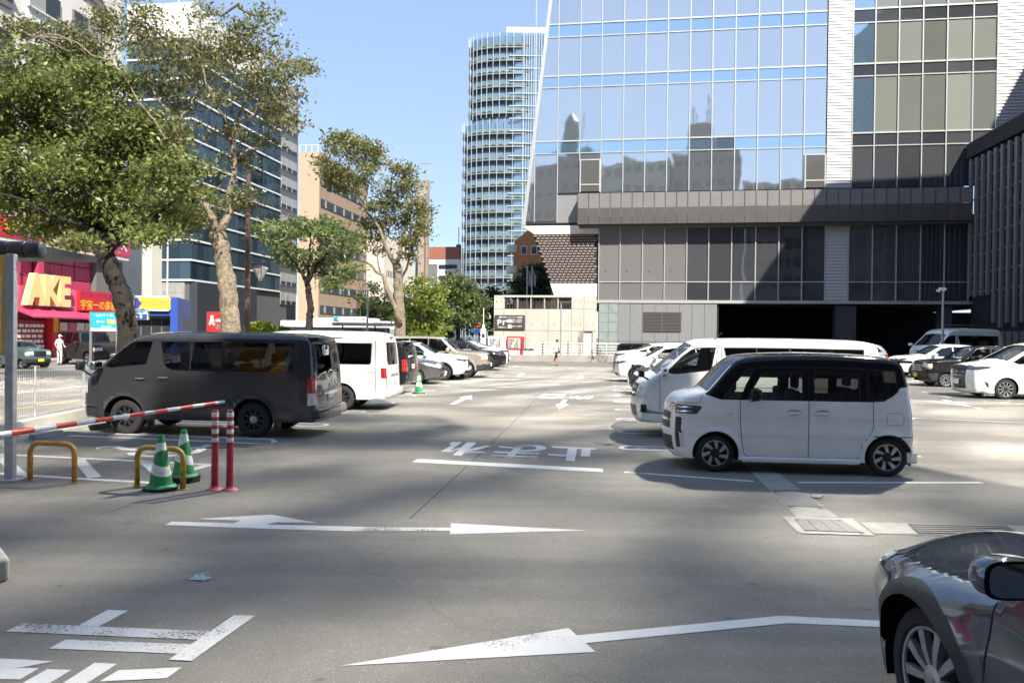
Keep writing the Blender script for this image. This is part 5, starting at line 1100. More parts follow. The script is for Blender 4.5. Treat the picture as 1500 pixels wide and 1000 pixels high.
    x0 = sp['wheels'][0] + sp['Ra'] + .04; x1 = sp['wheels'][1] - sp['Ra'] - .04
    b.box(x0, x1, -ww0 + .05, ww0 - .05, zb + .01, hz - .01)
    b.build('chassis', MATS['trim_black'], root)
    if sp.get('seats'):
        for xs in sp['seats']:
            for ys in (-.36, .36):
                b = MB(); b.box(xs, xs + .5, ys - .24, ys + .24, hz, hz + .16); b.box(xs + .42, xs + .56, ys - .23, ys + .23, hz + .1, sp['belt'] + .13); b.box(xs + .48, xs + .57, ys - .12, ys + .12, sp['belt'] + .15, sp['belt'] + .36)
                b.build('car_seat', MATS['seat_cloth'], root, bevel=.04, smooth=50)
        xs = sp['seats'][0]; b = MB(); b.box(xs - .75, xs - .45, -ww0 + .12, ww0 - .12, hz, sp['belt'] - .03); b.build('dashboard', MATS['interior'], root, bevel=.04)
        b = MB(); b.lathe([(.18 + .014 * math.cos(a), .014 * math.sin(a)) for a in np.linspace(0, 2 * math.pi, 8, endpoint=False)], 20, Matrix.Translation((xs - .33, .36, sp['belt'] + .02)) @ Matrix.Rotation(R(-62), 4, 'Y'), closed=True); b.build('steering_wheel', MATS['trim_black'], root)
    # wheels
    tm, rm = wheel_mesh(sp['R'], sp.get('tw', .2), sp['rr'], sp['rim'])
    for xw in sp['wheels']:
        for sg in (-1, 1):
            wo = link('wheel', tm, root); ye = float(sh.base(np.array([xw]), np.array([sp['R']]))[0])
            wo.location = (xw, sg * (ye - sp.get('tw', .2) / 2 - sp.get('tuck', .015)), sp['R']); wo.rotation_euler = (0, 0, 0 if sg < 0 else math.pi)
            r_ = link('rim', rm, wo); r_.rotation_euler = (0, sp.get('spin', .3) + xw, 0)
            b = MB(); Ra = sp['Ra']; arc = np.linspace(-.35, math.pi + .35, 15); yy = sg * (ye - .02); yi = sg * (ye - .34)
            q = [(xw + (Ra + .01) * math.cos(a), yo, sp['R'] + (Ra + .01) * math.sin(a)) for a in arc for yo in (yy, yi)]
            b.add(q, [(2 * i, 2 * i + 1, 2 * i + 3, 2 * i + 2) for i in range(14)]); b.build('wheel_arch', MATS['trim_black'], root)
    # handles, mirrors, plates
    for x, z, hm in sp.get('handles', ()):
        for sg in (-1, 1):
            y = sh.y(x, z); b = MB(); b.box(x - .095, x + .095, sg * (y + .004), sg * (y + .038), z - .016, z + .016); b.build('door_handle', MATS[hm] if hm != 'body' else body, root, bevel=.012, smooth=50)
            if sp.get('bowls'):
                b = MB(); b.lathe([(.0, .0015), (.07, .0015), (.085, .0005)], 16, Matrix.Translation((x, sg * y, z)) @ Matrix.Rotation(R(90 * sg), 4, 'X') @ Matrix.Diagonal((1.3, .7, sg * 1, 1))); b.build('handle_recess', MATS['handle_bowl'], root)
    if sp.get('mirror'):
        x, z, sz, mm = sp['mirror']
        for sg in (-1, 1):
            y = sh.y(x, z); b = MB()
            b.box(x - .05 * sz, x + .07 * sz, sg * (y + .05), sg * (y + .05 + .22 * sz), z, z + .15 * sz); mo = b.build('wing_mirror', MATS[mm] if mm != 'body' else body, root, bevel=.045 * sz, seg=3, smooth=60)
            b = MB(); b.box(x - .01, x + .05, sg * (y - .04), sg * (y + .10), z - .02, z + .04); b.build('mirror_stalk', MATS['trim_black'], mo, bevel=.01)
            b = MB(); b.box(x + .0715 * sz, x + .074 * sz, sg * (y + .07), sg * (y + .03 + .22 * sz), z + .02 * sz, z + .13 * sz); b.build('mirror_face', MATS['mirror_face'], mo)
    for x, z, yc, ax, pm, tx in sp.get('plates', ()):
        b = MB(); b.box(x - .012, x + .012, yc - .165, yc + .165, z - .0825, z + .0825); p = b.build('number_plate', MATS[pm], root, bevel=.006)
        if tx:
            ink = MATS['plate_green'] if pm == 'plate_white' else MATS['ink']
            Mx = Matrix.Translation((x + ax * .014, yc, z)) @ Matrix.Rotation(R(90 * ax), 4, 'Z')
            text('plate_digits', tx, 0, -.02, .28, .085, 0, ink, p, .02, M=Mx); text('plate_digits', '500', .0, .055, .08, .03, 0, ink, p, .01, M=Mx)
    return root, sh
def extra(root, name, m, boxes, bevel=.01, smooth=50, mirror=False):
    o = None
    for (x0, x1, y0, y1, z0, z1) in boxes:
        b = MB(); b.box(x0, x1, y0, y1, z0, z1); o = b.build(name, MATS[m], root, bevel=bevel, smooth=smooth)
    return o
def put_car(root, sp, front_px, rear_px):
    """stand it so that its near-side wheels touch the ground at the two picture points"""
    A, B = G(*front_px), G(*rear_px); xf, xr = sp['wheels']; d = B - A; k = d.length / (xr - xf); rz = math.atan2(d.y, d.x)
    root.rotation_euler = (0, 0, rz); root.scale = (k, k, k); Rm = Matrix.Rotation(rz, 3, 'Z')
    side = sp.get('near', -1); yw = side * (sp['W'] / 2 - .04)
    root.location = A - Rm @ Vector((xf * k, yw * k, 0)); root.location.z = 0; return root
def put_at(root, sp, px, local, rz, k=1.0):
    """stand it with its local ground point seen at px, turned by rz"""
    A = G(*px); root.rotation_euler = (0, 0, rz); root.scale = (k, k, k)
    root.location = A - Matrix.Rotation(rz, 3, 'Z') @ Vector((local[0] * k, local[1] * k, 0)); root.location.z = 0; return root
# ------------------------------------------------------------------ the vehicles one by one
paint('gunmetal', (.042, .042, .046), .2, .3); paint('pearl_grey', (.82, .80, .77), .25); paint('van_white', (.78, .78, .76), .3)
paint('gloss_black', (.010, .010, .011), .12); paint('white', (.80, .80, .80), .25); paint('warm_grey', (.34, .305, .27), .3, .3)
paint('dark_silver', (.12, .122, .125), .25, .5); paint('slate_blue', (.10, .125, .155), .12, .6); paint('teal_grey', (.045, .115, .135), .3)
mat('matt_black', (.022, .022, .024), .45, spec=.3); paint('black_paint', (.013, .013, .015), .15); paint('silver_blue', (.30, .36, .42), .25, .4); mat('handle_bowl', (.36, .36, .37), .3, coat=.5)
STEEL = (8, .05, .055, 0, 'dark', .12); CAPPED = (9, .045, .05, .0, 'capped', .10); SWIRL = (7, .035, .062, .42, 'alloy', .06)
FIVE = (5, .06, .09, 0, 'alloy', .05); TEN = (10, .03, .045, .08, 'alloy', .05); NINE = (9, .035, .05, 0, 'grey', .05); TWIN = (10, .028, .05, .0, 'grey', .05); DARK5 = (5, .05, .075, .10, 'grey', .10)
def hiace(pt, roof=0.0, lampm='lamp_red', glass='privacy_glass'):
    r = roof
    return dict(paint=pt, W=1.695, belt=1.22, zb=.30, R=.335, rr=.205, Ra=.405, tw=.2, rim=CAPPED, wheels=(.93, 3.50), tum=.16, low=.05, flare=.03, flw=.05, nose=(.5, .10), tail=(.4, .05), grid=.07, floor=.72, spin=.1,
      outline=[(.10, .30, .05, .06), (.03, .34, .08, .10), (-.02, .55, .12, .12), (.0, .85, .12, .12), (.06, 1.04, .10, .10), (.20, 1.16, .06, .07), (.42, 1.33, .05, .08), (.98, 1.80, .06, .08), (1.12, 1.90 + r * .5, .09, .06), (1.55, 1.955 + r, .12, .03), (2.6, 1.975 + r, .12, .02), (3.9, 1.965 + r, .12, .02), (4.50, 1.93 + r, .10, .03), (4.60, 1.80 + r * .8, .08, .03), (4.66, 1.2, .08, .03), (4.69, .75, .08, .03), (4.70, .45, .07, .03), (4.66, .30, .04, .03)],
      side=[('front_door_window', [(.52, 1.31), (.80, 1.60), (.98, 1.735), (1.10, 1.78), (1.44, 1.79), (1.35, 1.36), (.64, 1.28)], 'car_glass'),
            ('side_window', [(1.62, 1.785), (2.23, 1.79), (2.23, 1.245), (1.90, 1.25), (1.77, 1.30), (1.70, 1.42)], glass),
            ('side_window', [(2.25, 1.79), (2.86, 1.79), (2.86, 1.24), (2.25, 1.245)], glass),
            ('side_window', [(2.90, 1.79), (4.27, 1.775), (4.27, 1.27), (4.22, 1.24), (2.90, 1.24)], glass),
            ('headlight', [(-.1, 1.02), (.12, 1.0), (.13, .78), (-.1, .76)], 'lamp_clear'),
            ('tail_light', [(4.55, 1.14), (4.8, 1.14), (4.8, .86), (4.56, .86)], lampm), ('tail_light', [(4.56, .85), (4.8, .85), (4.8, .62), (4.56, .62)], 'lamp_clear'),
            ('bumper_trim', [(-.2, .52), (.44, .50), (.44, .485), (-.2, .50)], 'seam')],
      wrap=[('windshield', (.30, 1.24), (1.02, 1.83), -.90, .90, 'car_glass', False), ('rear_window', (4.605, 1.77 + r * .5), (4.67, 1.22), -.80, .80, 'privacy_glass', False),
            ('headlight', (.0, .78), (.06, 1.03), .66, 1.01, 'lamp_clear', True), ('grille', (-.01, .76), (.05, 1.0), -.6, .6, 'trim_black', False), ('grille_bar', (.01, .81), (.02, .85), -.6, .6, 'chrome', False), ('grille_bar', (.03, .91), (.045, .95), -.6, .6, 'chrome', False), ('air_intake', (0, .40), (-.01, .6), -.7, .7, 'trim_black', False),
            ('tail_light', (4.655, 1.14), (4.69, .62), .91, 1.01, lampm, True)],
      seams=[([(1.50, 1.86), (1.46, 1.5), (1.40, 1.2), (1.38, .9), (1.30, .66)], .014), ([(1.56, 1.86), (1.55, 1.0), (1.55, .34)], .014), ([(2.88, 1.86), (2.88, .34)], .014), ([(1.6, 1.02), (4.4, 1.02)], .010), ([(.36, 1.24), (.37, .55)], .01), ([(4.38, 1.86), (4.40, 1.2), (4.43, .5)], .012)],
      handles=[(1.25, 1.08, 'chrome'), (1.72, 1.10, 'chrome')], mirror=(.42, 1.24, 1.15, 'chrome'), plates=[(4.725, .72, 0, 1, 'plate_white', '00-67')], seats=(1.35, 2.3, 3.2))
L1 = hiace('gunmetal')
dv, sh = car('parked_van', 'dark grey long van with black steel wheels parked behind the striped barrier arm', 'van', L1, 'long vans parked in the lot')
extra(dv, 'rear_bumper', 'gunmetal', [(4.58, 4.79, -.80, .80, .36, .56)], .05)
extra(dv, 'rear_garnish', 'chrome', [(4.70, 4.725, -.36, .36, .80, .86)], .01)
extra(dv, 'roof_spoiler', 'gunmetal', [(4.50, 4.72, -.68, .68, 1.865, 1.905)], .015)
extra(dv, 'rear_wiper', 'trim_black', [(4.675, 4.695, -.05, .40, 1.27, 1.29)], .004)
b = MB(); b.tube([(4.62, -.62, 1.86), (4.80, -.56, 1.80), (4.83, -.55, 1.74)], .012); um = b.build('rear_mirror_arm', MATS['trim_black'], dv)
b = MB(); b.box(4.77, 4.83, -.68, -.42, 1.56, 1.76); b.build('rear_mirror', MATS['chrome'], um, bevel=.04, seg=3, smooth=60)
b = MB(); b.tube([(.18, -.72, 1.10), (.08, -.86, 1.22), (.05, -.90, 1.30)], .022); sm = b.build('side_mirror_arm', MATS['trim_black'], dv)
b = MB(); b.box(.0, .10, -1.0, -.80, 1.22, 1.40); b.build('side_mirror', MATS['trim_black'], sm, bevel=.04, seg=3, smooth=60)
extra(dv, 'mud_flap', 'trim_black', [(1.38, 1.40, -.84, -.60, .16, .42), (3.94, 3.96, -.84, -.60, .16, .42)], .004)
put_car(dv, L1, (184, 635.5), (371, 640.5)); ANG = dv.rotation_euler.z
L2 = hiace('van_white', .13); L2['rim'] = STEEL
wv, sh = car('parked_van', 'white high-roof van with its tail beside the dark grey van', 'van', L2, 'long vans parked in the lot')
extra(wv, 'rear_bumper', 'van_white', [(4.58, 4.78, -.80, .80, .36, .56)], .05); extra(wv, 'rear_garnish', 'chrome', [(4.70, 4.725, -.36, .36, .90, .97)], .01)
extra(wv, 'high_brake_light', 'lamp_red', [(4.60, 4.65, -.1, .1, 1.93, 1.97)], .01)
put_at(wv, L2, (501, 600.6), (3.50, -.8), ANG * .8, .96)
R2 = hiace('van_white'); R2['glass'] = 1
rv, sh = car('parked_van', 'white long van with chrome mirrors parked behind the pale boxy minicar', 'van', R2, 'long vans parked in the lot')
b = MB(); b.tube([(.20, -.60, 1.12), (.02, -.74, 1.22), (.0, -.80, 1.34)], .02); sm = b.build('side_mirror_arm', MATS['trim_black'], rv)
b = MB(); b.box(-.06, .06, -.92, -.74, 1.20, 1.34); b.build('side_mirror', MATS['trim_black'], sm, bevel=.04, seg=3, smooth=60)
b = MB(); b.tube([(-.02, -.3, 1.14), (-.14, -.45, 1.24), (-.12, -.52, 1.36)], .018); sm = b.build('side_mirror_arm', MATS['trim_black'], rv)
b = MB(); b.box(-.17, -.07, -.60, -.46, 1.32, 1.44); b.build('side_mirror', MATS['trim_black'], sm, bevel=.03, seg=3, smooth=60)
b = MB(); b.tube([(1.45, -.55, 1.95), (1.62, -.55, 2.10)], .006); b.build('aerial', MATS['trim_black'], rv)
extra(rv, 'wiper', 'trim_black', [(.36, .40, -.5, .1, 1.325, 1.345)], .004)
extra(rv, 'fog_light', 'trim_black', [(.0, .12, -.80, -.70, .50, .66)], .03)
put_at(rv, R2, (942, 640), (.06, -.72), R(-4), .985)
# the boxy minicar in front
K = dict(paint='pearl_grey', W=1.475, belt=1.10, zb=.20, R=.283, rr=.195, Ra=.335, tw=.165, rim=SWIRL, wheels=(.55, 3.01), tum=.13, low=.03, flare=.022, flw=.05, nose=(.5, .10), tail=(.35, .03), grid=.055, ds=.035, floor=.52, spin=.15,
  crease=[(.60, 0, .010, .05), (.86, 0, .010, .06)],
  outline=[(.06, .20, .06, .08), (.0, .30, .10, .12), (-.03, .55, .12, .14), (-.015, .92, .10, .12), (.02, 1.05, .07, .10), (.12, 1.12, .06, .06), (.40, 1.17, .06, .05), (.46, 1.21, .05, .06), (.80, 1.62, .06, .06), (.94, 1.70, .09, .04), (1.35, 1.755, .12, .02), (2.1, 1.775, .12, .015), (2.85, 1.745, .11, .02), (3.18, 1.70, .09, .03), (3.27, 1.58, .08, .03), (3.335, 1.15, .07, .03), (3.37, .85, .07, .03), (3.395, .55, .08, .04), (3.395, .30, .06, .04), (3.35, .20, .04, .03)],
  side=[('cabin_surround', [(.40, 1.155), (.62, 1.085), (2.76, 1.085), (2.95, 1.10), (3.10, 1.20), (3.18, 1.30), (3.55, 1.31), (3.55, 1.95), (.3, 1.95)], 'gloss_black'),
        ('quarter_window', [(.66, 1.115), (1.0, 1.53), (1.09, 1.53), (.90, 1.115)], 'car_glass'),
        ('front_door_window', [(1.00, 1.105), (1.12, 1.30), (1.23, 1.485), (1.79, 1.495), (1.79, 1.105)], 'car_glass'),
        ('rear_door_window', [(1.97, 1.105), (1.97, 1.495), (2.60, 1.49), (2.60, 1.105)], 'smoked_glass'),
        ('rear_quarter_window', [(2.74, 1.11), (2.74, 1.55), (3.10, 1.53), (3.13, 1.25), (3.05, 1.18), (2.95, 1.125)], 'smoked_glass'),
        ('headlight', [(-.2, 1.00), (.32, .985), (.35, .96), (.27, .86), (-.2, .85)], 'lamp_dark'), ('lamp_chrome', [(-.2, .975), (.24, .965), (.24, .945), (-.2, .955)], 'chrome'), ('lamp_chrome', [(-.2, .91), (.22, .905), (.22, .885), (-.2, .89)], 'chrome'),
        ('lower_grille', [(-.2, .82), (.06, .80), (.05, .62), (.10, .52), (.09, .36), (-.2, .30)], 'trim_black'), ('fog_light', [(.02, .58), (.10, .56), (.10, .36), (.05, .34)], 'lamp_clear'),
        ('rail_cover', [(2.80, .595), (3.36, .59), (3.36, .575), (2.80, .58)], 'trim_black'), ('tail_light', [(3.325, 1.28), (3.6, 1.28), (3.6, .74), (3.345, .74)], 'lamp_dark')],
  wrap=[('roof', (.78, 1.60), (3.22, 1.66), -1.01, 1.01, 'gloss_black', False), ('windshield', (.44, 1.19), (.80, 1.62), -.93, .93, 'car_glass', False), ('rear_window', (3.27, 1.58), (3.34, 1.12), -.85, .85, 'smoked_glass', False),
        ('headlight', (-.02, .86), (-.0, 1.0), .55, 1.01, 'lamp_dark', True), ('grille', (-.02, .60), (-.01, .84), -.7, .7, 'trim_black', False), ('grille_bar', (-.02, .72), (-.02, .76), -.7, .7, 'chrome', False), ('air_intake', (0, .30), (-.03, .5), -.8, .8, 'trim_black', False), ('tail_light', (3.31, 1.30), (3.38, .72), .9, 1.01, 'lamp_red', True)],
  seams=[([(.90, 1.09), (.905, .75), (.93, .45), (.97, .27), (1.02, .25)], .009), ([(1.885, 1.66), (1.885, .25)], .010), ([(2.79, 1.10), (2.80, .72), (2.76, .62), (2.64, .45), (2.60, .27), (2.56, .25)], .009), ([(1.0, .25), (2.58, .25)], .008), ([(1.14, 1.585), (2.70, 1.60)], .008), ([(1.14, 1.585), (.98, 1.30), (.90, 1.09)], .008), ([(2.70, 1.60), (2.70, 1.09)], .008), ([(.0, 1.03), (.30, 1.02), (.36, 1.15)], .007),
         ([(3.0, .93), (3.21, .93), (3.22, .915), (3.22, .77), (3.205, .755), (3.0, .755), (2.985, .77), (2.985, .915), (3.0, .93)], .005)],
  handles=[(1.68, .905, 'body'), (2.08, .905, 'body')], bowls=1, mirror=(1.05, 1.09, 1.25, 'black_paint'), seats=(1.25, 2.25))
pane_mat('smoked_glass', (.20, .21, .21), .05)
kc, sh = car('parked_minicar', 'pale grey boxy minicar with black roof parked alone at the front', 'car', K)
extra(kc, 'window_visor', 'gloss_black', [(1.19, 2.68, -sh.y(1.9, 1.53) - .012, -sh.y(1.9, 1.53) + .03, 1.50, 1.575)], .008)
extra(kc, 'side_skirt', 'pearl_grey', [(.93, 2.62, -.745, -.66, .165, .25), (.93, 2.62, .66, .745, .165, .25)], .02)
extra(kc, 'rear_spoiler', 'gloss_black', [(3.12, 3.40, -.58, .58, 1.655, 1.69)], .012)
extra(kc, 'badge', 'chrome', [(.70, .80, -sh.y(.75, .88) - .004, -sh.y(.75, .88) + .004, .872, .888)], .002)
extra(kc, 'bumper_corner', 'pearl_grey', [(3.28, 3.43, -.725, -.55, .20, .36), (3.28, 3.43, .55, .725, .20, .36)], .03)
extra(kc, 'wiper', 'trim_black', [(.47, .50, -.55, .0, 1.235, 1.25), (.47, .50, .05, .55, 1.235, 1.25)], .004)
put_car(kc, K, (1047, 691), (1299, 698))
# the dark car cut by the frame
Z = dict(paint='slate_blue', W=1.80, belt=.93, zb=.22, R=.345, rr=.245, Ra=.395, tw=.215, rim=TWIN, wheels=(.90, 3.50), tum=.35, low=.10, flare=.055, flw=.12, nose=(.95, .24), tail=(.9, .12), grid=.05, ds=.035, floor=.6, spin=.2,
  crease=[(.82, -.03, .012, .10), (.58, .06, .016, .07)],
  outline=[(.10, .22, .06, .06), (.03, .34, .12, .15), (.0, .52, .14, .18), (.03, .66, .12, .16), (.10, .745, .11, .12), (.34, .80, .13, .08), (.8, .848, .16, .045), (1.30, .915, .14, .04), (1.42, .95, .05, .05), (2.12, 1.42, .06, .07), (2.5, 1.52, .10, .05), (3.1, 1.52, .12, .03), (3.8, 1.42, .10, .03), (4.1, 1.12, .08, .03), (4.22, .95, .08, .04), (4.26, .6, .1, .05), (4.22, .3, .06, .04), (4.16, .22, .04, .03)],
  side=[('wheel_arch_cladding', [(.90 + .475 * math.cos(a), .345 + .475 * math.sin(a)) for a in np.linspace(-.6, math.pi + .6, 44)], 'cladding'), ('wheel_arch_cladding', [(3.50 + .475 * math.cos(a), .345 + .475 * math.sin(a)) for a in np.linspace(-.6, math.pi + .6, 44)], 'cladding'),
        ('front_door_window', [(1.58, 1.06), (2.12, 1.36), (2.62, 1.44), (2.64, 1.02)], 'car_glass'), ('rear_door_window', [(2.70, 1.02), (2.68, 1.44), (3.3, 1.40), (3.55, 1.12), (3.4, 1.04)], 'privacy_glass'),
        ('headlight', [(-.1, .74), (.34, .79), (.30, .745), (.10, .66), (-.1, .63)], 'lamp_clear'), ('sill_cladding', [(1.3, .34), (3.1, .34), (3.1, .2), (1.3, .2)], 'cladding')],
  wrap=[('windshield', (1.42, .955), (2.14, 1.43), -.92, .92, 'car_glass', False), ('rear_window', (3.85, 1.38), (4.12, 1.08), -.85, .85, 'privacy_glass', False), ('headlight', (.03, .65), (.13, .76), .6, 1.01, 'lamp_clear', True), ('grille', (.01, .40), (.03, .72), -.5, .5, 'trim_black', False)],
  seams=[([(1.38, 1.02), (1.40, .8), (1.36, .5), (1.34, .3)], .007), ([(2.67, 1.02), (2.7, .3)], .007)],
  handles=[(2.45, .88, 'body')], seats=(2.0, 2.9))
zc, sh = car('parked_car', 'dark slate grey car cut off by the corner, its door mirror and front wheel nearest', 'car', Z)
for sg in (-1, 1):
    yb = sh.y(1.66, .98); Q = Matrix.Translation((1.63, sg * (yb + .14), 1.075)) @ Matrix.Diagonal((.12, .135, .078, 1)); b = MB(); b.lathe([(0, -1), (.5, -.93), (.82, -.72), (.97, -.35), (1, 0), (.97, .35), (.82, .72), (.5, .93), (0, 1)], 28, Q)
    b.v = [(min(p[0], 1.675), p[1], p[2]) for p in b.v]; mo = b.build('wing_mirror', MATS['slate_blue'], zc, smooth=40)
    for nm, k, x, m_ in (('mirror_housing', 1.0, 1.676, 'gloss_black'), ('mirror_face', .86, 1.681, 'mirror_face')):
        b = MB(); b.poly([(x, sg * (yb + .14) + .135 * .92 * k * (abs(math.cos(a)) ** .55) * (1 if math.cos(a) > 0 else -1), 1.075 + .078 * .95 * k * (abs(math.sin(a)) ** .55) * (1 if math.sin(a) > 0 else -1)) for a in np.linspace(0, 2 * math.pi, 33)[:-1]]); b.build(nm, MATS[m_], mo)
    b = MB(); b.box(1.58, 1.67, sg * (yb - .03), sg * (yb + .10), 1.0, 1.03); b.build('mirror_stalk', MATS['gloss_black'], mo, bevel=.01)
zc.rotation_euler = (0, 0, R(-88)); zc.location = (2.84, 4.50, 0)
zc['label'] = 'dark slate grey car at the near corner, cut off with one spoked wheel showing'
# cars of the rows
def suv(pt, **k):
    d = dict(paint=pt, W=1.82, belt=1.02, zb=.26, R=.35, rr=.235, Ra=.405, tw=.22, rim=FIVE, wheels=(.90, 3.55), tum=.32, low=.08, flare=.03, nose=(.8, .2), tail=(.8, .12), grid=.10, ds=.06, floor=.62,
      outline=[(.12, .28, .05, .05), (.04, .36, .10, .12), (.0, .60, .12, .16), (.02, .82, .10, .14), (.12, .95, .09, .10), (.5, 1.02, .10, .06), (1.15, 1.09, .08, .04), (1.28, 1.12, .05, .05), (1.98, 1.53, .06, .06), (2.3, 1.62, .10, .04), (3.1, 1.63, .12, .03), (3.9, 1.55, .10, .03), (4.15, 1.35, .08, .03), (4.35, 1.0, .08, .04), (4.40, .6, .1, .05), (4.36, .35, .06, .04), (4.28, .28, .04, .03)],
      side=[('wheel_arch_cladding', [(.90 + .46 * math.cos(a), .35 + .46 * math.sin(a)) for a in np.linspace(-.6, math.pi + .6, 18)], 'cladding'), ('wheel_arch_cladding', [(3.55 + .46 * math.cos(a), .35 + .46 * math.sin(a)) for a in np.linspace(-.6, math.pi + .6, 18)], 'cladding'), ('sill_cladding', [(1.3, .38), (3.15, .38), (3.15, .2), (1.3, .2)], 'cladding'),
            ('front_door_window', [(1.50, 1.07), (2.02, 1.44), (2.52, 1.53), (2.54, 1.05)], 'car_glass'), ('rear_door_window', [(2.60, 1.05), (2.58, 1.53), (3.3, 1.50), (3.4, 1.08)], 'privacy_glass'), ('rear_quarter_window', [(3.46, 1.09), (3.38, 1.49), (3.75, 1.45), (4.0, 1.2)], 'privacy_glass'),
            ('headlight', [(-.1, .92), (.45, .95), (.30, .86), (-.1, .80)], 'lamp_dark'), ('tail_light', [(4.1, 1.05), (4.6, 1.05), (4.6, .88), (4.2, .88)], 'lamp_red')],
      wrap=[('windshield', (1.28, 1.12), (2.0, 1.54), -.93, .93, 'car_glass', False), ('rear_window', (3.95, 1.53), (4.3, 1.12), -.85, .85, 'privacy_glass', False), ('headlight', (.015, .80), (.09, .93), .55, 1.01, 'lamp_dark', True), ('grille', (.0, .55), (.05, .88), -.52, .52, 'trim_black', False), ('air_intake', (.08, .3), (.02, .45), -.8, .8, 'cladding', False), ('tail_light', (4.33, 1.05), (4.37, .88), .6, 1.01, 'lamp_red', True)],
      seams=[([(1.36, 1.03), (1.36, .38)], .012), ([(2.57, 1.04), (2.6, .38)], .012), ([(3.42, 1.04), (3.2, .5)], .012)], handles=[(2.42, .92, 'body'), (3.25, .94, 'body')], mirror=(1.62, 1.04, 1.1, 'body'), plates=[(-.16, .52, 0, -1, 'plate_white', '')], seats=(2.0, 2.9))
    d.update(k); return d
def boxy(pt, H=1.9, **k):            # upright off-roader / minivan body
    q = H - 1.9
    d = dict(paint=pt, W=1.9, belt=1.18, zb=.34, R=.38, rr=.24, Ra=.45, tw=.25, rim=FIVE, wheels=(.95, 3.80), tum=.2, low=.08, flare=.03, nose=(.5, .12), tail=(.5, .05), grid=.10, ds=.06, floor=.75,
      outline=[(.12, .36, .05, .04), (.03, .42, .08, .10), (.0, .65, .09, .10), (.02, 1.0, .08, .08), (.08, 1.12, .08, .06), (.5, 1.17, .09, .05), (1.25, 1.22, .08, .03), (1.42, 1.25, .05, .04), (1.98, 1.78 + q, .06, .05), (2.15, 1.86 + q, .09, .03), (3.0, 1.9 + q, .10, .02), (4.2, 1.88 + q, .10, .02), (4.62, 1.82 + q, .08, .02), (4.72, 1.65 + q, .07, .03), (4.78, 1.1, .08, .03), (4.80, .7, .08, .04), (4.78, .45, .06, .04), (4.72, .36, .04, .03)],
      side=[('front_door_window', [(1.60, 1.22), (2.0, 1.65 + q), (2.08, 1.76 + q), (2.62, 1.78 + q), (2.64, 1.21)], 'car_glass'), ('rear_door_window', [(2.70, 1.21), (2.70, 1.78 + q), (3.48, 1.78 + q), (3.52, 1.22)], 'privacy_glass'), ('rear_quarter_window', [(3.60, 1.23), (3.58, 1.77 + q), (4.48, 1.74 + q), (4.55, 1.25)], 'privacy_glass'),
            ('headlight', [(-.1, 1.02), (.22, 1.02), (.22, .84), (-.1, .84)], 'lamp_clear'), ('turn_lamp', [(-.1, .83), (.2, .83), (.2, .78), (-.1, .78)], 'lamp_amber'), ('tail_light', [(4.66, 1.2), (5, 1.2), (5, .8), (4.68, .8)], 'lamp_red'), ('bumper', [(-.2, .62), (.45, .60), (.42, .3), (-.2, .3)], 'cladding')],
      wrap=[('windshield', (1.42, 1.26), (2.0, 1.8 + q), -.93, .93, 'car_glass', False), ('rear_window', (4.70, 1.68 + q), (4.77, 1.22), -.8, .8, 'privacy_glass', False), ('headlight', (.0, .84), (.03, 1.02), .62, 1.01, 'lamp_clear', True), ('grille', (.0, .74), (.03, 1.04), -.58, .58, 'trim_black', False), ('bumper', (.12, .36), (.0, .62), -1.01, 1.01, 'cladding', False), ('tail_light', (4.76, 1.2), (4.79, .8), .8, 1.01, 'lamp_red', True)],
      seams=[([(1.50, 1.2), (1.50, .45)], .012), ([(2.67, 1.84 + q), (2.67, .45)], .012), ([(3.55, 1.84 + q), (3.5, .7)], .012)], handles=[(2.5, 1.08, 'body'), (3.38, 1.08, 'body')], mirror=(1.72, 1.18, 1.2, 'body'), plates=[(-.14, .60, 0, -1, 'plate_white', '')], seats=(2.1, 3.0))
    d.update(k); return d
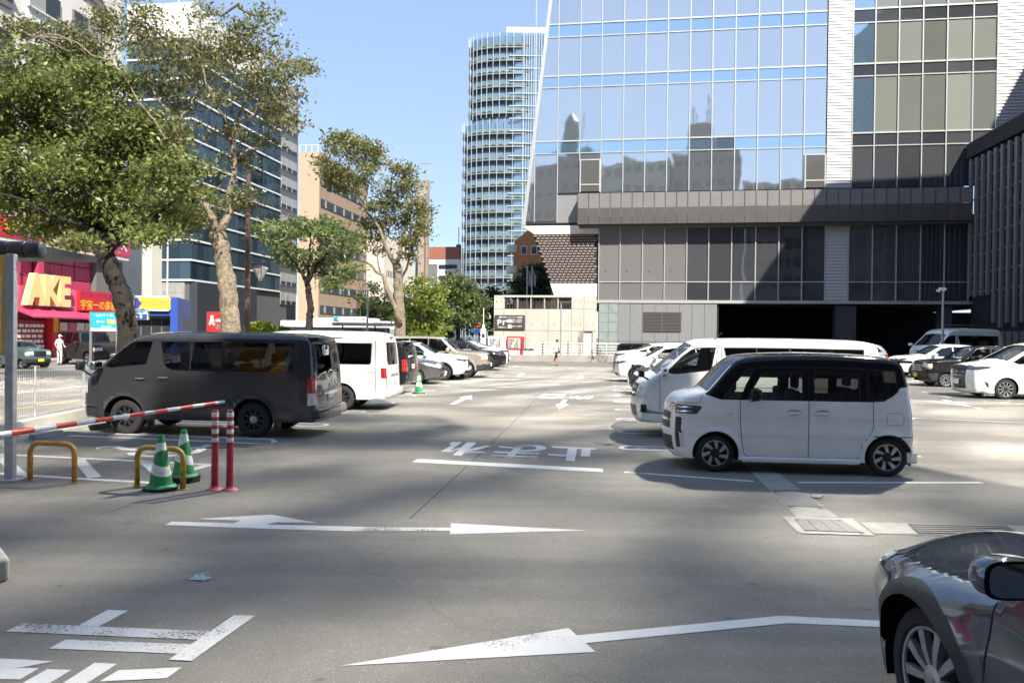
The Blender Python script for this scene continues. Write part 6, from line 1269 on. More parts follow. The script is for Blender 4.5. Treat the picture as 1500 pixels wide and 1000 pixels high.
def hatch(pt, H=1.5, **k):
    q = H - 1.5
    d = dict(paint=pt, W=1.74, belt=.95, zb=.20, R=.305, rr=.205, Ra=.35, tw=.19, rim=NINE, wheels=(.86, 3.40), tum=.34, low=.07, flare=.02, nose=(.8, .2), tail=(.8, .14), grid=.10, ds=.055, floor=.52,
      outline=[(.12, .22, .05, .05), (.04, .30, .10, .13), (.0, .5, .12, .17), (.03, .68, .10, .14), (.16, .78, .09, .10), (.6, .90, .10, .06), (1.05, .97, .08, .04), (1.18, 1.0, .05, .05), (1.95, 1.40 + q, .06, .06), (2.3, 1.49 + q, .10, .04), (2.9, 1.5 + q, .12, .03), (3.6, 1.40 + q, .10, .03), (4.0, 1.12 + q * .5, .08, .03), (4.25, .98, .08, .04), (4.32, .6, .1, .05), (4.28, .3, .06, .04), (4.2, .22, .04, .03)],
      side=[('front_door_window', [(1.46, .99), (1.98, 1.32 + q), (2.48, 1.40 + q), (2.5, .98)], 'car_glass'), ('rear_door_window', [(2.56, .98), (2.54, 1.40 + q), (3.15, 1.35 + q), (3.5, 1.06)], 'privacy_glass'), ('headlight', [(-.1, .74), (.55, .86), (.40, .74), (-.1, .62)], 'lamp_clear'), ('tail_light', [(4.0, .98), (4.6, .98), (4.6, .80), (4.1, .80)], 'lamp_red')],
      wrap=[('windshield', (1.18, 1.0), (1.97, 1.41 + q), -.92, .92, 'car_glass', False), ('rear_window', (3.65, 1.38 + q), (4.05, 1.1 + q * .5), -.85, .85, 'privacy_glass', False), ('headlight', (.02, .62), (.1, .76), .55, 1.01, 'lamp_clear', True), ('grille', (.0, .5), (.03, .68), -.45, .45, 'trim_black', False), ('air_intake', (.05, .26), (.02, .42), -.75, .75, 'trim_black', False)],
      seams=[([(1.3, .95), (1.3, .3)], .012), ([(2.53, .97), (2.55, .3)], .012)], handles=[(2.38, .84, 'body'), (3.15, .86, 'body')], mirror=(1.6, .96, 1.05, 'body'), plates=[(-.16, .42, 0, -1, 'plate_white', '')], seats=(1.95, 2.8))
    d.update(k); return d
def minivan(pt, H=1.94, L=4.99, **k):
    q = H - 1.94
    d = dict(paint=pt, W=1.85, belt=1.10, zb=.20, R=.345, rr=.245, Ra=.395, tw=.22, rim=TEN, wheels=(.98, 3.98), tum=.22, low=.06, flare=.02, nose=(.8, .16), tail=(.5, .06), grid=.10, ds=.055, floor=.6,
      outline=[(.10, .2, .05, .05), (.02, .28, .10, .12), (-.02, .6, .12, .14), (.0, .98, .09, .12), (.10, 1.10, .08, .09), (.5, 1.17, .10, .06), (.95, 1.24, .08, .05), (1.08, 1.27, .05, .06), (1.95, 1.78 + q, .07, .07), (2.3, 1.88 + q, .10, .04), (3.0, 1.94 + q, .12, .02), (4.2, 1.92 + q, .12, .02), (4.75, 1.86 + q, .09, .03), (4.9, 1.7 + q, .08, .03), (4.97, 1.1, .09, .03), (4.99, .7, .09, .04), (4.98, .4, .08, .04), (4.9, .2, .04, .03)],
      side=[('quarter_window', [(1.22, 1.25), (1.72, 1.56 + q), (1.66, 1.20), (1.36, 1.19)], 'car_glass'), ('front_door_window', [(1.72, 1.20), (1.84, 1.62 + q), (2.0, 1.70 + q), (2.45, 1.76 + q), (2.5, 1.17)], 'car_glass'), ('rear_door_window', [(2.56, 1.17), (2.52, 1.77 + q), (3.5, 1.79 + q), (3.55, 1.15)], 'privacy_glass'), ('rear_quarter_window', [(3.62, 1.16), (3.58, 1.79 + q), (4.6, 1.74 + q), (4.62, 1.30), (4.4, 1.2)], 'privacy_glass'),
            ('headlight', [(-.1, 1.08), (.55, 1.09), (.42, 1.02), (-.1, .96)], 'lamp_dark'), ('corner_intake', [(.30, .62), (.42, .52), (.44, .36), (.34, .46)], 'trim_black'), ('tail_light', [(4.82, 1.35), (5.2, 1.35), (5.2, .9), (4.86, .9)], 'lamp_red')],
      wrap=[('windshield', (1.08, 1.28), (1.97, 1.79 + q), -.93, .93, 'car_glass', False), ('rear_window', (4.9, 1.7 + q), (4.965, 1.2), -.85, .85, 'privacy_glass', False), ('headlight', (-.0, .97), (.08, 1.08), .5, 1.01, 'lamp_dark', True), ('grille', (.01, .32), (.06, 1.06), -.62, .62, 'trim_black', False)] + [('grille_bar', (-.02, .42 + .11 * i), (-.02, .47 + .11 * i), -.6, .6, 'lamp_dark', False) for i in range(5)],
      seams=[([(1.62, 1.18), (1.5, .9), (1.5, .3)], .012), ([(2.53, 1.86 + q), (2.54, .3)], .012), ([(3.58, 1.86 + q), (3.56, .9), (3.45, .5)], .012)], handles=[(2.38, 1.0, 'chrome'), (2.72, 1.0, 'chrome')], mirror=(1.78, 1.12, 1.15, 'body'), plates=[(-.17, .55, 0, -1, 'plate_white', '')], seats=(2.0, 3.0))
    d.update(k); return d
RZ = R(180 - 5)        # nose towards the lane, seen on the left
ROWL = 'cars parked nose out along the left row'
def left_car(name, label, cat, sp, px, k=1.0, rz=RZ, grp=ROWL, loc=None):
    sp['near'] = 1; o, sh = car(name, label, cat, sp, grp)
    return put_at(o, sp, px, loc or (sp['wheels'][0], sp['W'] / 2), rz, k), sh
bk = boxy('black_paint', 1.84, wheels=(.85, 3.3)); bk['rim'] = STEEL
o, sh = car('parked_minivan', 'black minivan with its tail out beside the white high-roof van', 'car', bk)
extra(o, 'tail_spoiler', 'black_paint', [(4.62, 4.92, -.72, .72, 1.75, 1.80)], .02); extra(o, 'rear_sticker', 'plate_white', [(4.775, 4.785, -.5, .1, 1.26, 1.33)], .002)
bp = [(4.82, .95, 0, 1, 'plate_white', '')]; put_at(o, bk, (597, 577), (4.76, -.5), R(-7), .95)
extra(o, 'number_plate', 'plate_white', [(4.81, 4.835, -.16, .16, .86, 1.02)], .004)
left_car('parked_hatchback', 'dark grey hatchback nosing out behind the lone green cone', 'car', hatch('dark_silver', 1.47), (609, 563))
left_car('parked_suv', 'white crossover with black wheel arches in the left row', 'car', suv('white'), (648.5, 557), 1.0)
left_car('parked_suv', 'beige grey upright off-roader with roof rails in the left row', 'car', boxy('warm_grey', 1.88), (681, 553.5), 1.0)
left_car('parked_suv', 'glossy black crossover with silver wheels in the left row', 'car', suv('black_paint', rim=NINE), (712, 542.5), 1.0)
left_car('parked_minivan', 'white low minivan last in the left row, beside the drinks machines', 'car', minivan('white', 1.68, wheels=(.92, 3.7)), (720, 537.5), .95)
# right row, noses to the left
ROWR = 'cars parked nose out along the right row'
RR = R(-5)
def right_car(name, label, cat, sp, px, local, k=1.0, rz=RR, grp=ROWR):
    o, sh = car(name, label, cat, sp, grp); return put_at(o, sp, px, local, rz, k), sh
right_car('parked_sedan', 'black car whose nose shows past the white van nose', 'car', hatch('black_paint', 1.45), (932, 580), (.06, -.70))
right_car('parked_suv', 'white crossover with five spoke wheels first in the right row', 'car', suv('white'), (935, 560.5), (.90, -.9), .98)
right_car('parked_minivan', 'white minivan with blacked-out windows behind the white crossover of the right row', 'car', minivan('white', 1.72), (903, 545), (.0, -.6), .95)
dk = boxy('black_paint', 1.75, W=1.6)
o, sh = car('parked_minicar', 'black boxy car with red tail lights at the far end of the right row', 'car', dk); put_at(o, dk, (903, 533), (4.78, .7), R(180 - 7), .85)
# second block on the right
right_car('parked_minivan', 'white luxury minivan with wide black grille cut by the edge of view', 'car', minivan('white', 1.94), (1473.5, 585), (.98, -.9), 1.0, R(-3), 'cars parked far right')
o, sh = right_car('parked_minivan', 'black upright minivan with chrome grille beside the white luxury minivan', 'car', boxy('black_paint', 1.82, W=1.7, wheels=(.8, 3.3), R=.31, Ra=.36, rim=TEN, zb=.22, plates=[(-.16, .5, 0, -1, 'plate_yellow', '')]), (1386, 567), (.8, -.82), .95, R(-5), 'cars parked far right')
extra(o, 'grille_bar', 'chrome', [(-.11, -.08, -.5, .5, .72, .75), (-.11, -.08, -.5, .5, .82, .85), (-.11, -.08, -.5, .5, .92, .95)], .008)
right_car('parked_suv', 'white estate car half hidden by the black upright minivan', 'car', suv('white'), (1345, 553), (.9, -.9), 1.05, R(-5), 'cars parked far right')
hv = hiace('van_white', .2); hv['R'] = .36
o, sh = car('parked_van', 'white van with black roof rack standing before the dark garage', 'van', hv, 'long vans parked in the lot')
for ys in (-.62, .62):
    b = MB(); b.tube([(1.7, ys, 2.36), (4.4, ys, 2.36)], .03); rk = b.build('rack_rail', MATS['trim_black'], o)
    for xs in (1.8, 3.0, 4.2): b = MB(); b.tube([(xs, ys, 2.16), (xs, ys, 2.36)], .02); b.build('rack_foot', MATS['trim_black'], rk)
for xs in (1.9, 2.6, 3.4, 4.2): b = MB(); b.tube([(xs, -.62, 2.34), (xs, .62, 2.34)], .025); b.build('rack_bar', MATS['trim_black'], o)
d = P(1348, 500, 47); o.location = (d.x, 47, 0); o.rotation_euler = (0, 0, R(18)); o.scale = (1.24,) * 3
sb = suv('silver_blue'); o, sh = car('parked_suv', 'pale blue car of which only the roof shows behind the white van', 'car', sb); d = P(1165, 500, 42); o.location = (d.x, 42, 0); o.rotation_euler = (0, 0, R(-6)); o.scale = (1.08,) * 3
# in the street on the left
gw = boxy('matt_black', 1.95, W=1.85, belt=1.15, nose=(.4, .05), rim=FIVE, wheels=(.85, 3.70))
gw['outline'] = [(.12, .40, .05, .02), (.03, .46, .06, .04), (.0, .7, .06, .04), (.01, 1.08, .06, .03), (.06, 1.17, .06, .03), (.5, 1.20, .06, .03), (1.55, 1.24, .06, .02), (1.68, 1.27, .04, .02), (1.98, 1.85, .05, .03), (2.08, 1.93, .07, .02), (3.0, 1.95, .08, .02), (4.45, 1.94, .07, .02), (4.58, 1.90, .06, .02), (4.62, 1.7, .05, .02), (4.66, 1.1, .05, .02), (4.68, .6, .06, .02), (4.64, .42, .04, .02)]
gw['wrap'][0] = ('windshield', (1.68, 1.28), (1.98, 1.84), -.93, .93, 'car_glass', False)
gw['side'][0] = ('front_door_window', [(1.78, 1.23), (2.02, 1.78), (2.55, 1.80), (2.58, 1.22)], 'car_glass')
gw['near'] = -1
o, sh = car('parked_suv', 'black square off-roader standing in the street before the pink shop', 'car', gw); o.rotation_euler = (0, 0, R(148)); o.location = (G(150, 536).x - .3, G(150, 536).y, 0)
A = G(128, 535.5); Rm = Matrix.Rotation(R(146), 3, 'Z'); o.rotation_euler = (0, 0, R(146)); o.location = A - Rm @ Vector((.85, .9, 0)); o.location.z = 0
hu = boxy('teal_grey', 1.68, W=1.48, wheels=(.65, 3.0), R=.30, Ra=.35, rr=.19, zb=.25, nose=(.4, .08), rim=TEN, plates=[(-.14, .55, 0, -1, 'plate_yellow', '')])
A = G(31, 541); o, sh = car('parked_minicar', 'teal boxy minicar with yellow plate in the street beside the grey post', 'car', hu); Rm = Matrix.Rotation(R(150), 3, 'Z'); o.rotation_euler = (0, 0, R(150)); o.scale = (.85,) * 3; o.location = A - Rm @ Vector((.65 * .85, .7 * .85, 0)); o.location.z = 0
# bus beyond the trees
bus = thing('bus', 'white city bus of which the roof shows behind the white van', 'bus', tuple(Vector((P(410, 480, 60).x, 60, 0))), R(-4))
b = MB(); b.box(0, 9.5, 0, 2.4, .35, 2.95); b.build('body', MATS['white'], bus, bevel=.12, seg=3, smooth=50)
b = MB(); b.box(.5, 8.9, -.012, .03, 1.5, 2.45); b.build('side_window', mirror_glass('bus_glass', (.6, .65, .7), (.03, .035, .04), .1), bus, bevel=.01)
b = MB(); b.box(-.012, .03, .2, 2.2, 1.3, 2.5); b.build('windshield', MATS['bus_glass'], bus, bevel=.01)
b = MB(); b.box(2.6, 7.6, .3, 2.1, 2.95, 3.18); b.build('roof_unit', MATS['white_metal'], bus, bevel=.08)
text('roof_lettering', 'バス バス バス', 5.0, 2.70, 3.6, .24, -.004, mat('bus_red', (.5, .03, .03), .5), bus, .02)
b = MB(); b.box(7.6, 8.3, -.014, .02, 2.55, 2.85); b.build('route_panel', mat('bus_green', (.05, .3, .25), .5), bus)
for x in (1.8, 7.2):
    b = MB(); b.lathe([(.0, -.14), (.46, -.14), (.48, 0), (.46, .14), (0, .14)], 24, Matrix.Translation((x, .16, .48)) @ Matrix.Rotation(R(90), 4, 'X')); b.build('wheel', MATS['tyre_rubber'], bus)
# ------------------------------------------------------------------ small things of the lot
mat('fence_wire', (.46, .47, .47), .5); mat('cone_green', (.022, .25, .07), .55, var=.38, scale=9, detail=8); mat('cone_white', (.72, .72, .69), .5, var=.28, scale=12, detail=8); mat('post_red', (.42, .025, .04), .55, var=.35, scale=11, detail=8); mat('post_pink', (.55, .12, .14), .55)
mat('hoop_orange', (.56, .27, .05), .45, var=.35, scale=14, detail=8); mat('hoop_ochre', (.48, .30, .04), .45, var=.4, scale=14, detail=8); mat('bar_red', (.62, .045, .03), .4); mat('bar_white', (.62, .64, .66), .4)
mat('pole_steel', (.42, .43, .44), .5, .25, var=.2, scale=9); mat('kiosk_orange', (.75, .40, .08), .5); mat('pole_brown', (.10, .055, .045), .5); mat('lantern_glass', (.55, .55, .52), .3)
# cones: rings that climb slantwise, as the wrapped bands do
def cone(label, pos, rot, h=.68, plates=1, k=1.0):
    t = thing('traffic_cone', label, 'traffic cone', tuple(pos), rot, 'green and white cones'); t.scale = (k,) * 3
    for i in range(plates):
        b = MB(); a = i * .12; M = Matrix.Rotation(a, 4, 'Z'); b.prism([(.215 * math.cos(q) * (1 if j % 2 else 1), .215 * math.sin(q)) for j, q in enumerate(np.linspace(0, 2 * math.pi, 8, endpoint=False) + math.pi / 8)], .002 + .042 * i, .038 + .042 * i, M); b.build('base', MATS['black_rubber'], t, bevel=.008)
    z0 = .04 * plates; rad = lambda z: .145 + (.034 - .145) * (z - z0) / (h - z0)
    cut = [(z0, 0), (z0 + .17, -.25), (z0 + .30, -.30), (z0 + .42, .25), (z0 + .545, .0), (h, 0)]
    n = 28
    for i in range(5):
        b = MB(); (za, ka), (zb_, kb) = cut[i], cut[i + 1]; vs = []
        for zz, kk in ((za, ka), ((za + zb_) / 2, (ka + kb) / 2), (zb_, kb)):
            for j in range(n):
                q = 2 * math.pi * j / n; z = zz + kk * .30 * math.cos(q + .9) * .5; z = min(max(z, z0), h); r = rad(z); vs.append((r * math.cos(q), r * math.sin(q), z))
        fs = [(a * n + j, a * n + (j + 1) % n, (a + 1) * n + (j + 1) % n, (a + 1) * n + j) for a in range(2) for j in range(n)]
        if i == 4: fs.append(tuple(range(2 * n, 3 * n)))
        b.add(vs, fs); b.build('sleeve' if i % 2 == 0 else 'reflective_band', MATS['cone_green' if i % 2 == 0 else 'cone_white'], t, smooth=40)
    b = MB(); b.lathe([(.185, z0 - .002), (.165, z0 + .02), (.146, z0 + .03)], 28); b.build('skirt', MATS['cone_green'], t, smooth=True)
    return t
cone('green and white cone in front of the yellow hoop', G(235.5, 716.5), .3)
cone('green and white cone on a double base behind the yellow hoop', G(269, 704.5), 1.2, plates=2)
cone('lone green and white cone at the tail of the black minivan', G(613.5, 576), 2.0, k=1.0)
def hoop(label, a, c, m):
    A, B = G(*a), G(*c); mid = (A + B) / 2; d = B - A; w = d.length; t = thing('bollard_hoop', label, 'hoop barrier', tuple(mid), math.atan2(d.y, d.x), 'low steel hoops by the barrier'); h = .50; r = .13
    pts = [(-w / 2, 0, -.02), (-w / 2, 0, h - r)] + [(-w / 2 + r - r * math.cos(q), 0, h - r + r * math.sin(q)) for q in np.linspace(.2, math.pi / 2, 6)]
    pts += [(-p[0], 0, p[2]) for p in pts[::-1]]
    b = MB(); b.tube(pts, .034, 14); b.build('pipe', MATS[m], t, smooth=True)
    for s in (-1, 1): b = MB(); b.lathe([(.0, .004), (.052, .004), (.05, .012), (.036, .016)], 14, Matrix.Translation((s * w / 2, 0, 0))); b.build('collar', MATS[m], t)
hoop('orange steel hoop standing just right of the grey post', (44, 704), (109, 707.5), 'hoop_orange'); hoop('ochre steel hoop with two green cones beside it', (201, 712.5), (268, 716.5), 'hoop_ochre')
def flex_post(label, px):
    t = thing('flexible_post', label, 'bollard', tuple(G(*px)), 0, 'red flexible posts with white bands')
    b = MB(); b.lathe([(.105, 0), (.10, .012), (.055, .028), (.047, .05)], 24); b.build('foot', MATS['post_pink'], t, smooth=50)
    b = MB(); b.lathe([(.048, .02), (.044, .10), (.040, .60), (.040, .985), (.034, 1.0), (0, 1.0)], 24); b.build('pole', MATS['post_red'], t, smooth=50)
    for z in (.60, .705, .81, .915): b = MB(); b.lathe([(.0405, z), (.0416, z + .003), (.0416, z + .052), (.0405, z + .055)], 24); b.build('reflective_band', MATS['cone_white'], t, smooth=50)
flex_post('red flexible post with white bands, the one nearer the green cones', (314.5, 717)); flex_post('red flexible post with white bands, the one farther from the green cones', (336.5, 717.5))
# barrier arm
A0, A1 = P(0, 636.5, 9.25), P(328, 588.3, 13.4); D = (A1 - A0).normalized(); A00 = A0 - D * 1.9
ba = thing('barrier_arm', 'red and white striped barrier arm lowered across the left bays', 'barrier', (A00.x, A00.y, 0), 0); o_ = Vector((A00.x, A00.y, 0))
def on_arm(u):
    best = min(np.linspace(-.45, 1, 400), key=lambda t: abs((lambda q: 750 + F * (CROT.to_3x3().inverted() @ (q - ORG)).x / -(CROT.to_3x3().inverted() @ (q - ORG)).z)(A0.lerp(A1, t)) - u)); return A0.lerp(A1, best)
us = [0, 13.3, 48, 80, 110.7, 137, 163, 187, 211]; br = [A00 - D * .2, A0 - D * 1.0, A0 - D * .5] + [on_arm(u) for u in (13.3, 48, 80, 110.7, 137, 163.2, 187.2, 211, 224.5, 244, 262.7, 281, 298, 314, 328)]
cs = ['bar_white', 'bar_red', 'bar_white', 'bar_red', 'bar_white', 'bar_red', 'bar_white', 'bar_red', 'bar_white', 'bar_red', 'galvanised', 'bar_red', 'bar_white', 'bar_red', 'bar_white', 'bar_red', 'bar_white']
Ltot = (A1 - br[0]).length
for i in range(len(br) - 1):
    ra = .043 - .013 * (br[i] - br[0]).length / Ltot; rb = .043 - .013 * (br[i + 1] - br[0]).length / Ltot
    b = MB(); b.tube([br[i] - o_, br[i + 1] - o_], [ra, rb], 16); b.build('stripe' if cs[i] != 'galvanised' else 'joint_sleeve', MATS[cs[i]], ba, smooth=50)
b = MB(); b.tube([A1 - o_, A1 + D * .02 - o_], .026, 12); b.build('end_cap', MATS['black_plastic'], ba)
b = MB(); b.box(-.17, .17, -.17, .17, 0, 1.0); b.build('drive_box', MATS['white_metal'], ba, bevel=.02)
# shelter at the left edge: post, roof edge, framed board
gp = G(17.5, 702.5); st_ = thing('shelter_post', 'thick grey steel post carrying a dark ribbed canopy and an orange framed board', 'shelter', (gp.x, gp.y, 0), R(4))
zt_ = P(18, 372, gp.y).z
b = MB(); b.box(-.075, .035, -.05, .05, 0, zt_); b.build('post', MATS['pole_steel'], st_, bevel=.012); b = MB(); b.box(-.13, .13, -.13, .13, 0, .012); b.build('foot_plate', MATS['pole_steel'], st_)
zr = P(30, 362, gp.y).z; xe = P(64, 362, gp.y + .3).x - gp.x
for i in range(12):
    x1 = xe - i * .215; b = MB(); b.tube([(x1 - .205, .3, zr), (x1 - .19, .3, zr), (x1 - .012, .3, zr), (x1, .3, zr)], [.10, .112, .112, .10], 16); b.build('canopy_rib', MATS['black_paint'] if 0 else MATS['dark_grey'], st_, smooth=50)
b = MB(); b.box(-2.2, xe - .03, .32, 1.9, zr - .02, zr + .06); b.build('canopy', MATS['dark_grey'], st_)
zb0, zb1 = P(4, 520, gp.y + .1).z, P(4, 375, gp.y + .1).z
b = MB(); b.box(-1.5, -.08, -.04, .04, zb0, zb1); bd = b.build('board', MATS['kiosk_orange'], st_, bevel=.01); b = MB(); b.box(-1.4, -.125, -.055, -.04, zb0 + .05, zb1 - .28); b.build('panel', MATS['cone_white'], bd); b = MB(); b.box(-1.36, -.155, -.062, -.055, zb0 + .09, zb1 - .32); b.build('panel', MATS['far_wall_grey'], bd)
b = MB(); b.box(-1.5, -1.4, -.05, .05, 0, zt_); b.build('post', MATS['pole_steel'], st_)
# kerb block, wheel stops
kb = G(21, 848); b = MB(); b.box(-2.4, 0, 0, .75, 0, .19); o = b.build('kerb_block', MATS['concrete'], bevel=.035, seg=3, smooth=50); o.location = kb + Vector((0, -.05, 0)); o.rotation_euler = (0, 0, R(42)); tag(o, 'rough concrete kerb block cut off at the left edge', 'kerb')
def wheel_stop(label, px, rz, w=.62):
    b = MB(); b.prism([(-.085, 0), (.085, 0), (.06, .10), (-.06, .10)], -w / 2, w / 2, Matrix.Rotation(R(90), 4, 'Z') @ Matrix.Identity(4), axis='y'); o = b.build('wheel_stop', MATS['pale_concrete'], bevel=.012); o.location = G(*px); o.rotation_euler = (0, 0, rz); tag(o, label, 'wheel stop', 'concrete wheel stops')
wheel_stop('pale concrete wheel stop lying in the empty accessible bay', (68, 640), R(75)); wheel_stop('pale concrete wheel stop under the dark grey van', (142, 628), R(75))
wheel_stop('short pale wheel stop left of the grey post foot', (-8, 655), R(75))
# mesh fence on its low wall, along the street
fA, fB = G(0, 640) + Vector((0, -.4, 0)), G(122, 612); fd = (fB - fA).normalized()
fn = thing('mesh_fence', 'white welded mesh fence on a low concrete wall between lot and street', 'fence', tuple(fA), math.atan2(fd.y, fd.x)); FL = 26.0; zf0 = .22
b = MB(); b.box(-4, FL, -.09, .09, 0, zf0)
b.build('low_wall', MATS['concrete'], fn, bevel=.012)
L1_ = (fB - fA).length; np_ = 15
for i in range(-2, np_):
    x = L1_ + (i - 2) * 1.95
    if x < -4 or x > FL: continue
    b = MB(); b.tube([(x, 0, zf0 - .1), (x, 0, 1.24)], .02, 8); b.build('post', MATS['fence_wire'], fn, smooth=50)
    if x + 1.95 < FL:
        b = MB(); n = 30 if i < 4 else 14
        for j in range(n + 1): xx = x + .03 + 1.89 * j / n; b.tube([(xx, -.03, zf0 + .05), (xx, -.03, 1.22)], .0028 if i < 4 else .005, 4, cap=False)
        for z in (.30, .52, .56, .86, .90, 1.19): b.tube([(x + .03, -.035, z), (x + 1.92, -.035, z)], .004, 4, cap=False)
        tag(b.build('wire_mesh', MATS['fence_wire'], fn), kind='stuff')
# rail fence, machines, bins and bicycle before the concrete wall
q0 = MAIN.sz(770, 520, 4.0); rf = thing('rail_fence', 'white rail fence on a pale kerb along the concrete wall', 'fence', (0, 62, 0), -TH)
fs0, fs1 = MAIN.sz(779, 520, 4.0)[0], MAIN.sz(1060, 520, 4.0)[0]; FY = -4.0
b = MB(); b.box(fs0 - 3.4, fs1, FY - .1, FY + .35, 0, .30); b.build('kerb', MATS['board_concrete'], rf, bevel=.02)
for x in np.arange(fs0, fs1, 1.9): b = MB(); b.tube([(x, FY, .28), (x, FY, 1.42)], .03, 8); b.build('post', MATS['white_metal'], rf, smooth=50)
for z in (.55, .75, .95, 1.15, 1.40): b = MB(); b.tube([(fs0, FY, z), (fs1, FY, z)], .022 if z < 1.3 else .032, 6); b.build('rail', MATS['white_metal'], rf, smooth=50)
for u in (795, 832): 
    x = MAIN.sz(u, 515, 3.7)[0]; b = MB(); b.tube([(x, FY + .3, .28), (x, FY + .3, 1.5)], .05, 8); b.build('standpipe', MATS['dark_grey'], rf)
def vending(label, u0, u1, vt, vb, body, front, n_red):
    s0, z0 = MAIN.sz(u0, vb, 5.2); s1, z1 = MAIN.sz(u1, vt, 5.2); c = MAIN.o + MAIN.d * ((s0 + s1) / 2) + MAIN.n * 5.0; t = thing('vending_machine', label, 'vending machine', tuple(c), -TH, 'drinks machines'); w = s1 - s0
    b = MB(); b.box(-w / 2, w / 2, 0, .75, .05, 1.86); b.build('cabinet', MATS[body], t, bevel=.03)
    b = MB(); b.box(-w / 2 + .1, w / 2 - .22, -.02, .02, .95, 1.74); win = b.build('display_window', mat('display_back', (.50, .54, .56), .4), t)
    for r_ in range(3):
        b = MB(); b.box(-w / 2 + .12, w / 2 - .24, -.06, -.02, 1.0 + r_ * .25, 1.02 + r_ * .25); b.build('shelf', MATS['white_metal'], win)
        for j in range(7):
            x = -w / 2 + .18 + j * (w - .5) / 7; b = MB(); b.lathe([(0, 0), (.034, 0), (.034, .12), (.022, .15), (.022, .17), (0, .17)], 8, Matrix.Translation((x, -.045, 1.022 + r_ * .25))); b.build('bottle', MATS[('sign_blue', 'shop_red', 'cone_green', 'shop_yellow', 'cone_white', 'pole_brown')[(j * 5 + r_) % 6]], win)
    b = MB(); b.box(-w / 2 + .1, w / 2 - .25, -.03, .02, .42, .82); b.build('advert_panel', MATS[front], t); b = MB(); b.box(-w / 2 + .15, w / 2 - .2, -.03, .02, .18, .34); b.build('delivery_flap', MATS['black_plastic'], t, bevel=.01); b = MB(); b.box(w / 2 - .18, w / 2 - .05, -.03, .02, .8, 1.4); b.build('coin_panel', MATS['dark_grey' if n_red else 'white_metal'], t, bevel=.01)
    b = MB(); b.box(-w / 2 + .05, w / 2 - .05, -.0, .6, 0, .05); b.build('plinth', MATS['black_plastic'], t); return t
vending('white drinks machine with rows of bottles left of the red one', 714, 740, 489, 526, 'white_metal', 'cone_white', 0); vending('red drinks machine between the white machine and the bins', 741.5, 766, 489, 527, 'shop_red', 'cone_white', 1)
for i, (u, lb) in enumerate(((769.5, 'white bin beside the red drinks machine'), (777.5, 'white bin farther from the red drinks machine'))):
    s = MAIN.sz(u, 528, 5.0)[0]; c = MAIN.o + MAIN.d * s + MAIN.n * 5.0; t = thing('bin', lb, 'bin', tuple(c), -TH, 'bins by the drinks machines')
    b = MB(); b.box(-.19, .19, 0, .4, .02, .78); b.build('body', MATS['cone_white'], t, bevel=.03); b = MB(); b.prism([(-.2, .78), (.2, .78), (.16, .98), (-.16, .98)], -.01, .41, axis='y'); ld = b.build('lid', MATS['far_wall_grey'], t, bevel=.03); b = MB(); b.lathe([(0, 0), (.055, 0), (.06, .01)], 12, Matrix.Translation((0, -.012, .88)) @ Matrix.Rotation(R(90), 4, 'X')); b.build('opening', MATS['black_plastic'], ld)
# bicycle
c = MAIN.o + MAIN.d * MAIN.sz(872, 528, 5.2)[0] + MAIN.n * 5.2; bi = thing('bicycle', 'dark city bicycle leaning at the rail fence', 'bicycle', tuple(c), -TH)
for x in (-.55, .55):
    b = MB(); Mx = Matrix.Translation((x, 0, .33)) @ Matrix.Rotation(R(90), 4, 'X'); b.lathe([(.33 + .016 * math.cos(a), .016 * math.sin(a)) for a in np.linspace(0, 6.28, 7)[:-1]], 28, Mx, closed=True); wh = b.build('wheel', MATS['tyre_rubber'], bi)
    for k in range(10): a = k * math.pi / 5; b = MB(); b.tube([(x, 0, .33), (x + .32 * math.cos(a), 0, .33 + .32 * math.sin(a))], .004, 4); b.build('spoke', MATS['galvanised'], wh)
b = MB()
for q in ([(-.55, 0, .33), (-.12, 0, .30), (.42, 0, .80), (.55, 0, .33)], [(-.55, 0, .33), (-.25, 0, .82)], [(-.12, 0, .30), (-.25, 0, .86)], [(-.22, 0, .70), (.42, 0, .78)], [(.42, 0, .78), (.38, 0, 1.0)]): b.tube(q, .017, 6)
b.build('frame', MATS['dark_grey'], bi)
b = MB(); b.tube([(.25, -.26, 1.0), (.38, -.1, 1.02), (.38, .1, 1.02), (.25, .26, 1.0)], .014, 6); b.build('handlebar', MATS['galvanised'], bi); b = MB(); b.box(-.38, -.14, -.07, .07, .86, .92); b.build('saddle', MATS['black_plastic'], bi, bevel=.02)
b = MB(); b.box(-.78, -.42, -.08, .08, .68, .70); b.build('carrier', MATS['galvanised'], bi); b = MB(); b.tube([(-.55, .04, .3), (-.62, .2, .0)], .01, 5); b.build('stand', MATS['galvanised'], bi)
# flag poles behind the wall
for u, lb in ((772, 'white flag pole with limp grey flag behind the wall, left of the pair'), (779, 'white flag pole with limp grey flag behind the wall, right of the pair')):
    q = P(u, 434, 75); t = thing('flag_pole', lb, 'flag pole', (q.x, 75, 0), 0, 'flag poles'); zt2_ = P(u, 390, 75).z; b = MB(); b.tube([(0, 0, 0), (0, 0, zt2_)], .05, 8); b.build('pole', MATS['white_metal'], t)
    b = MB(); b.add([(.05, 0, zt2_ - .2), (.25, .05, zt2_ - .6), (.2, .1, zt2_ - 1.8), (.05, 0, zt2_ - 2.2), (.42, -.06, zt2_ - 1.0), (.35, 0, zt2_ - 2.1)], [(0, 1, 2, 3), (1, 4, 5, 2)]); b.build('flag', mat('flag_grey', (.30, .32, .36), .8), t)
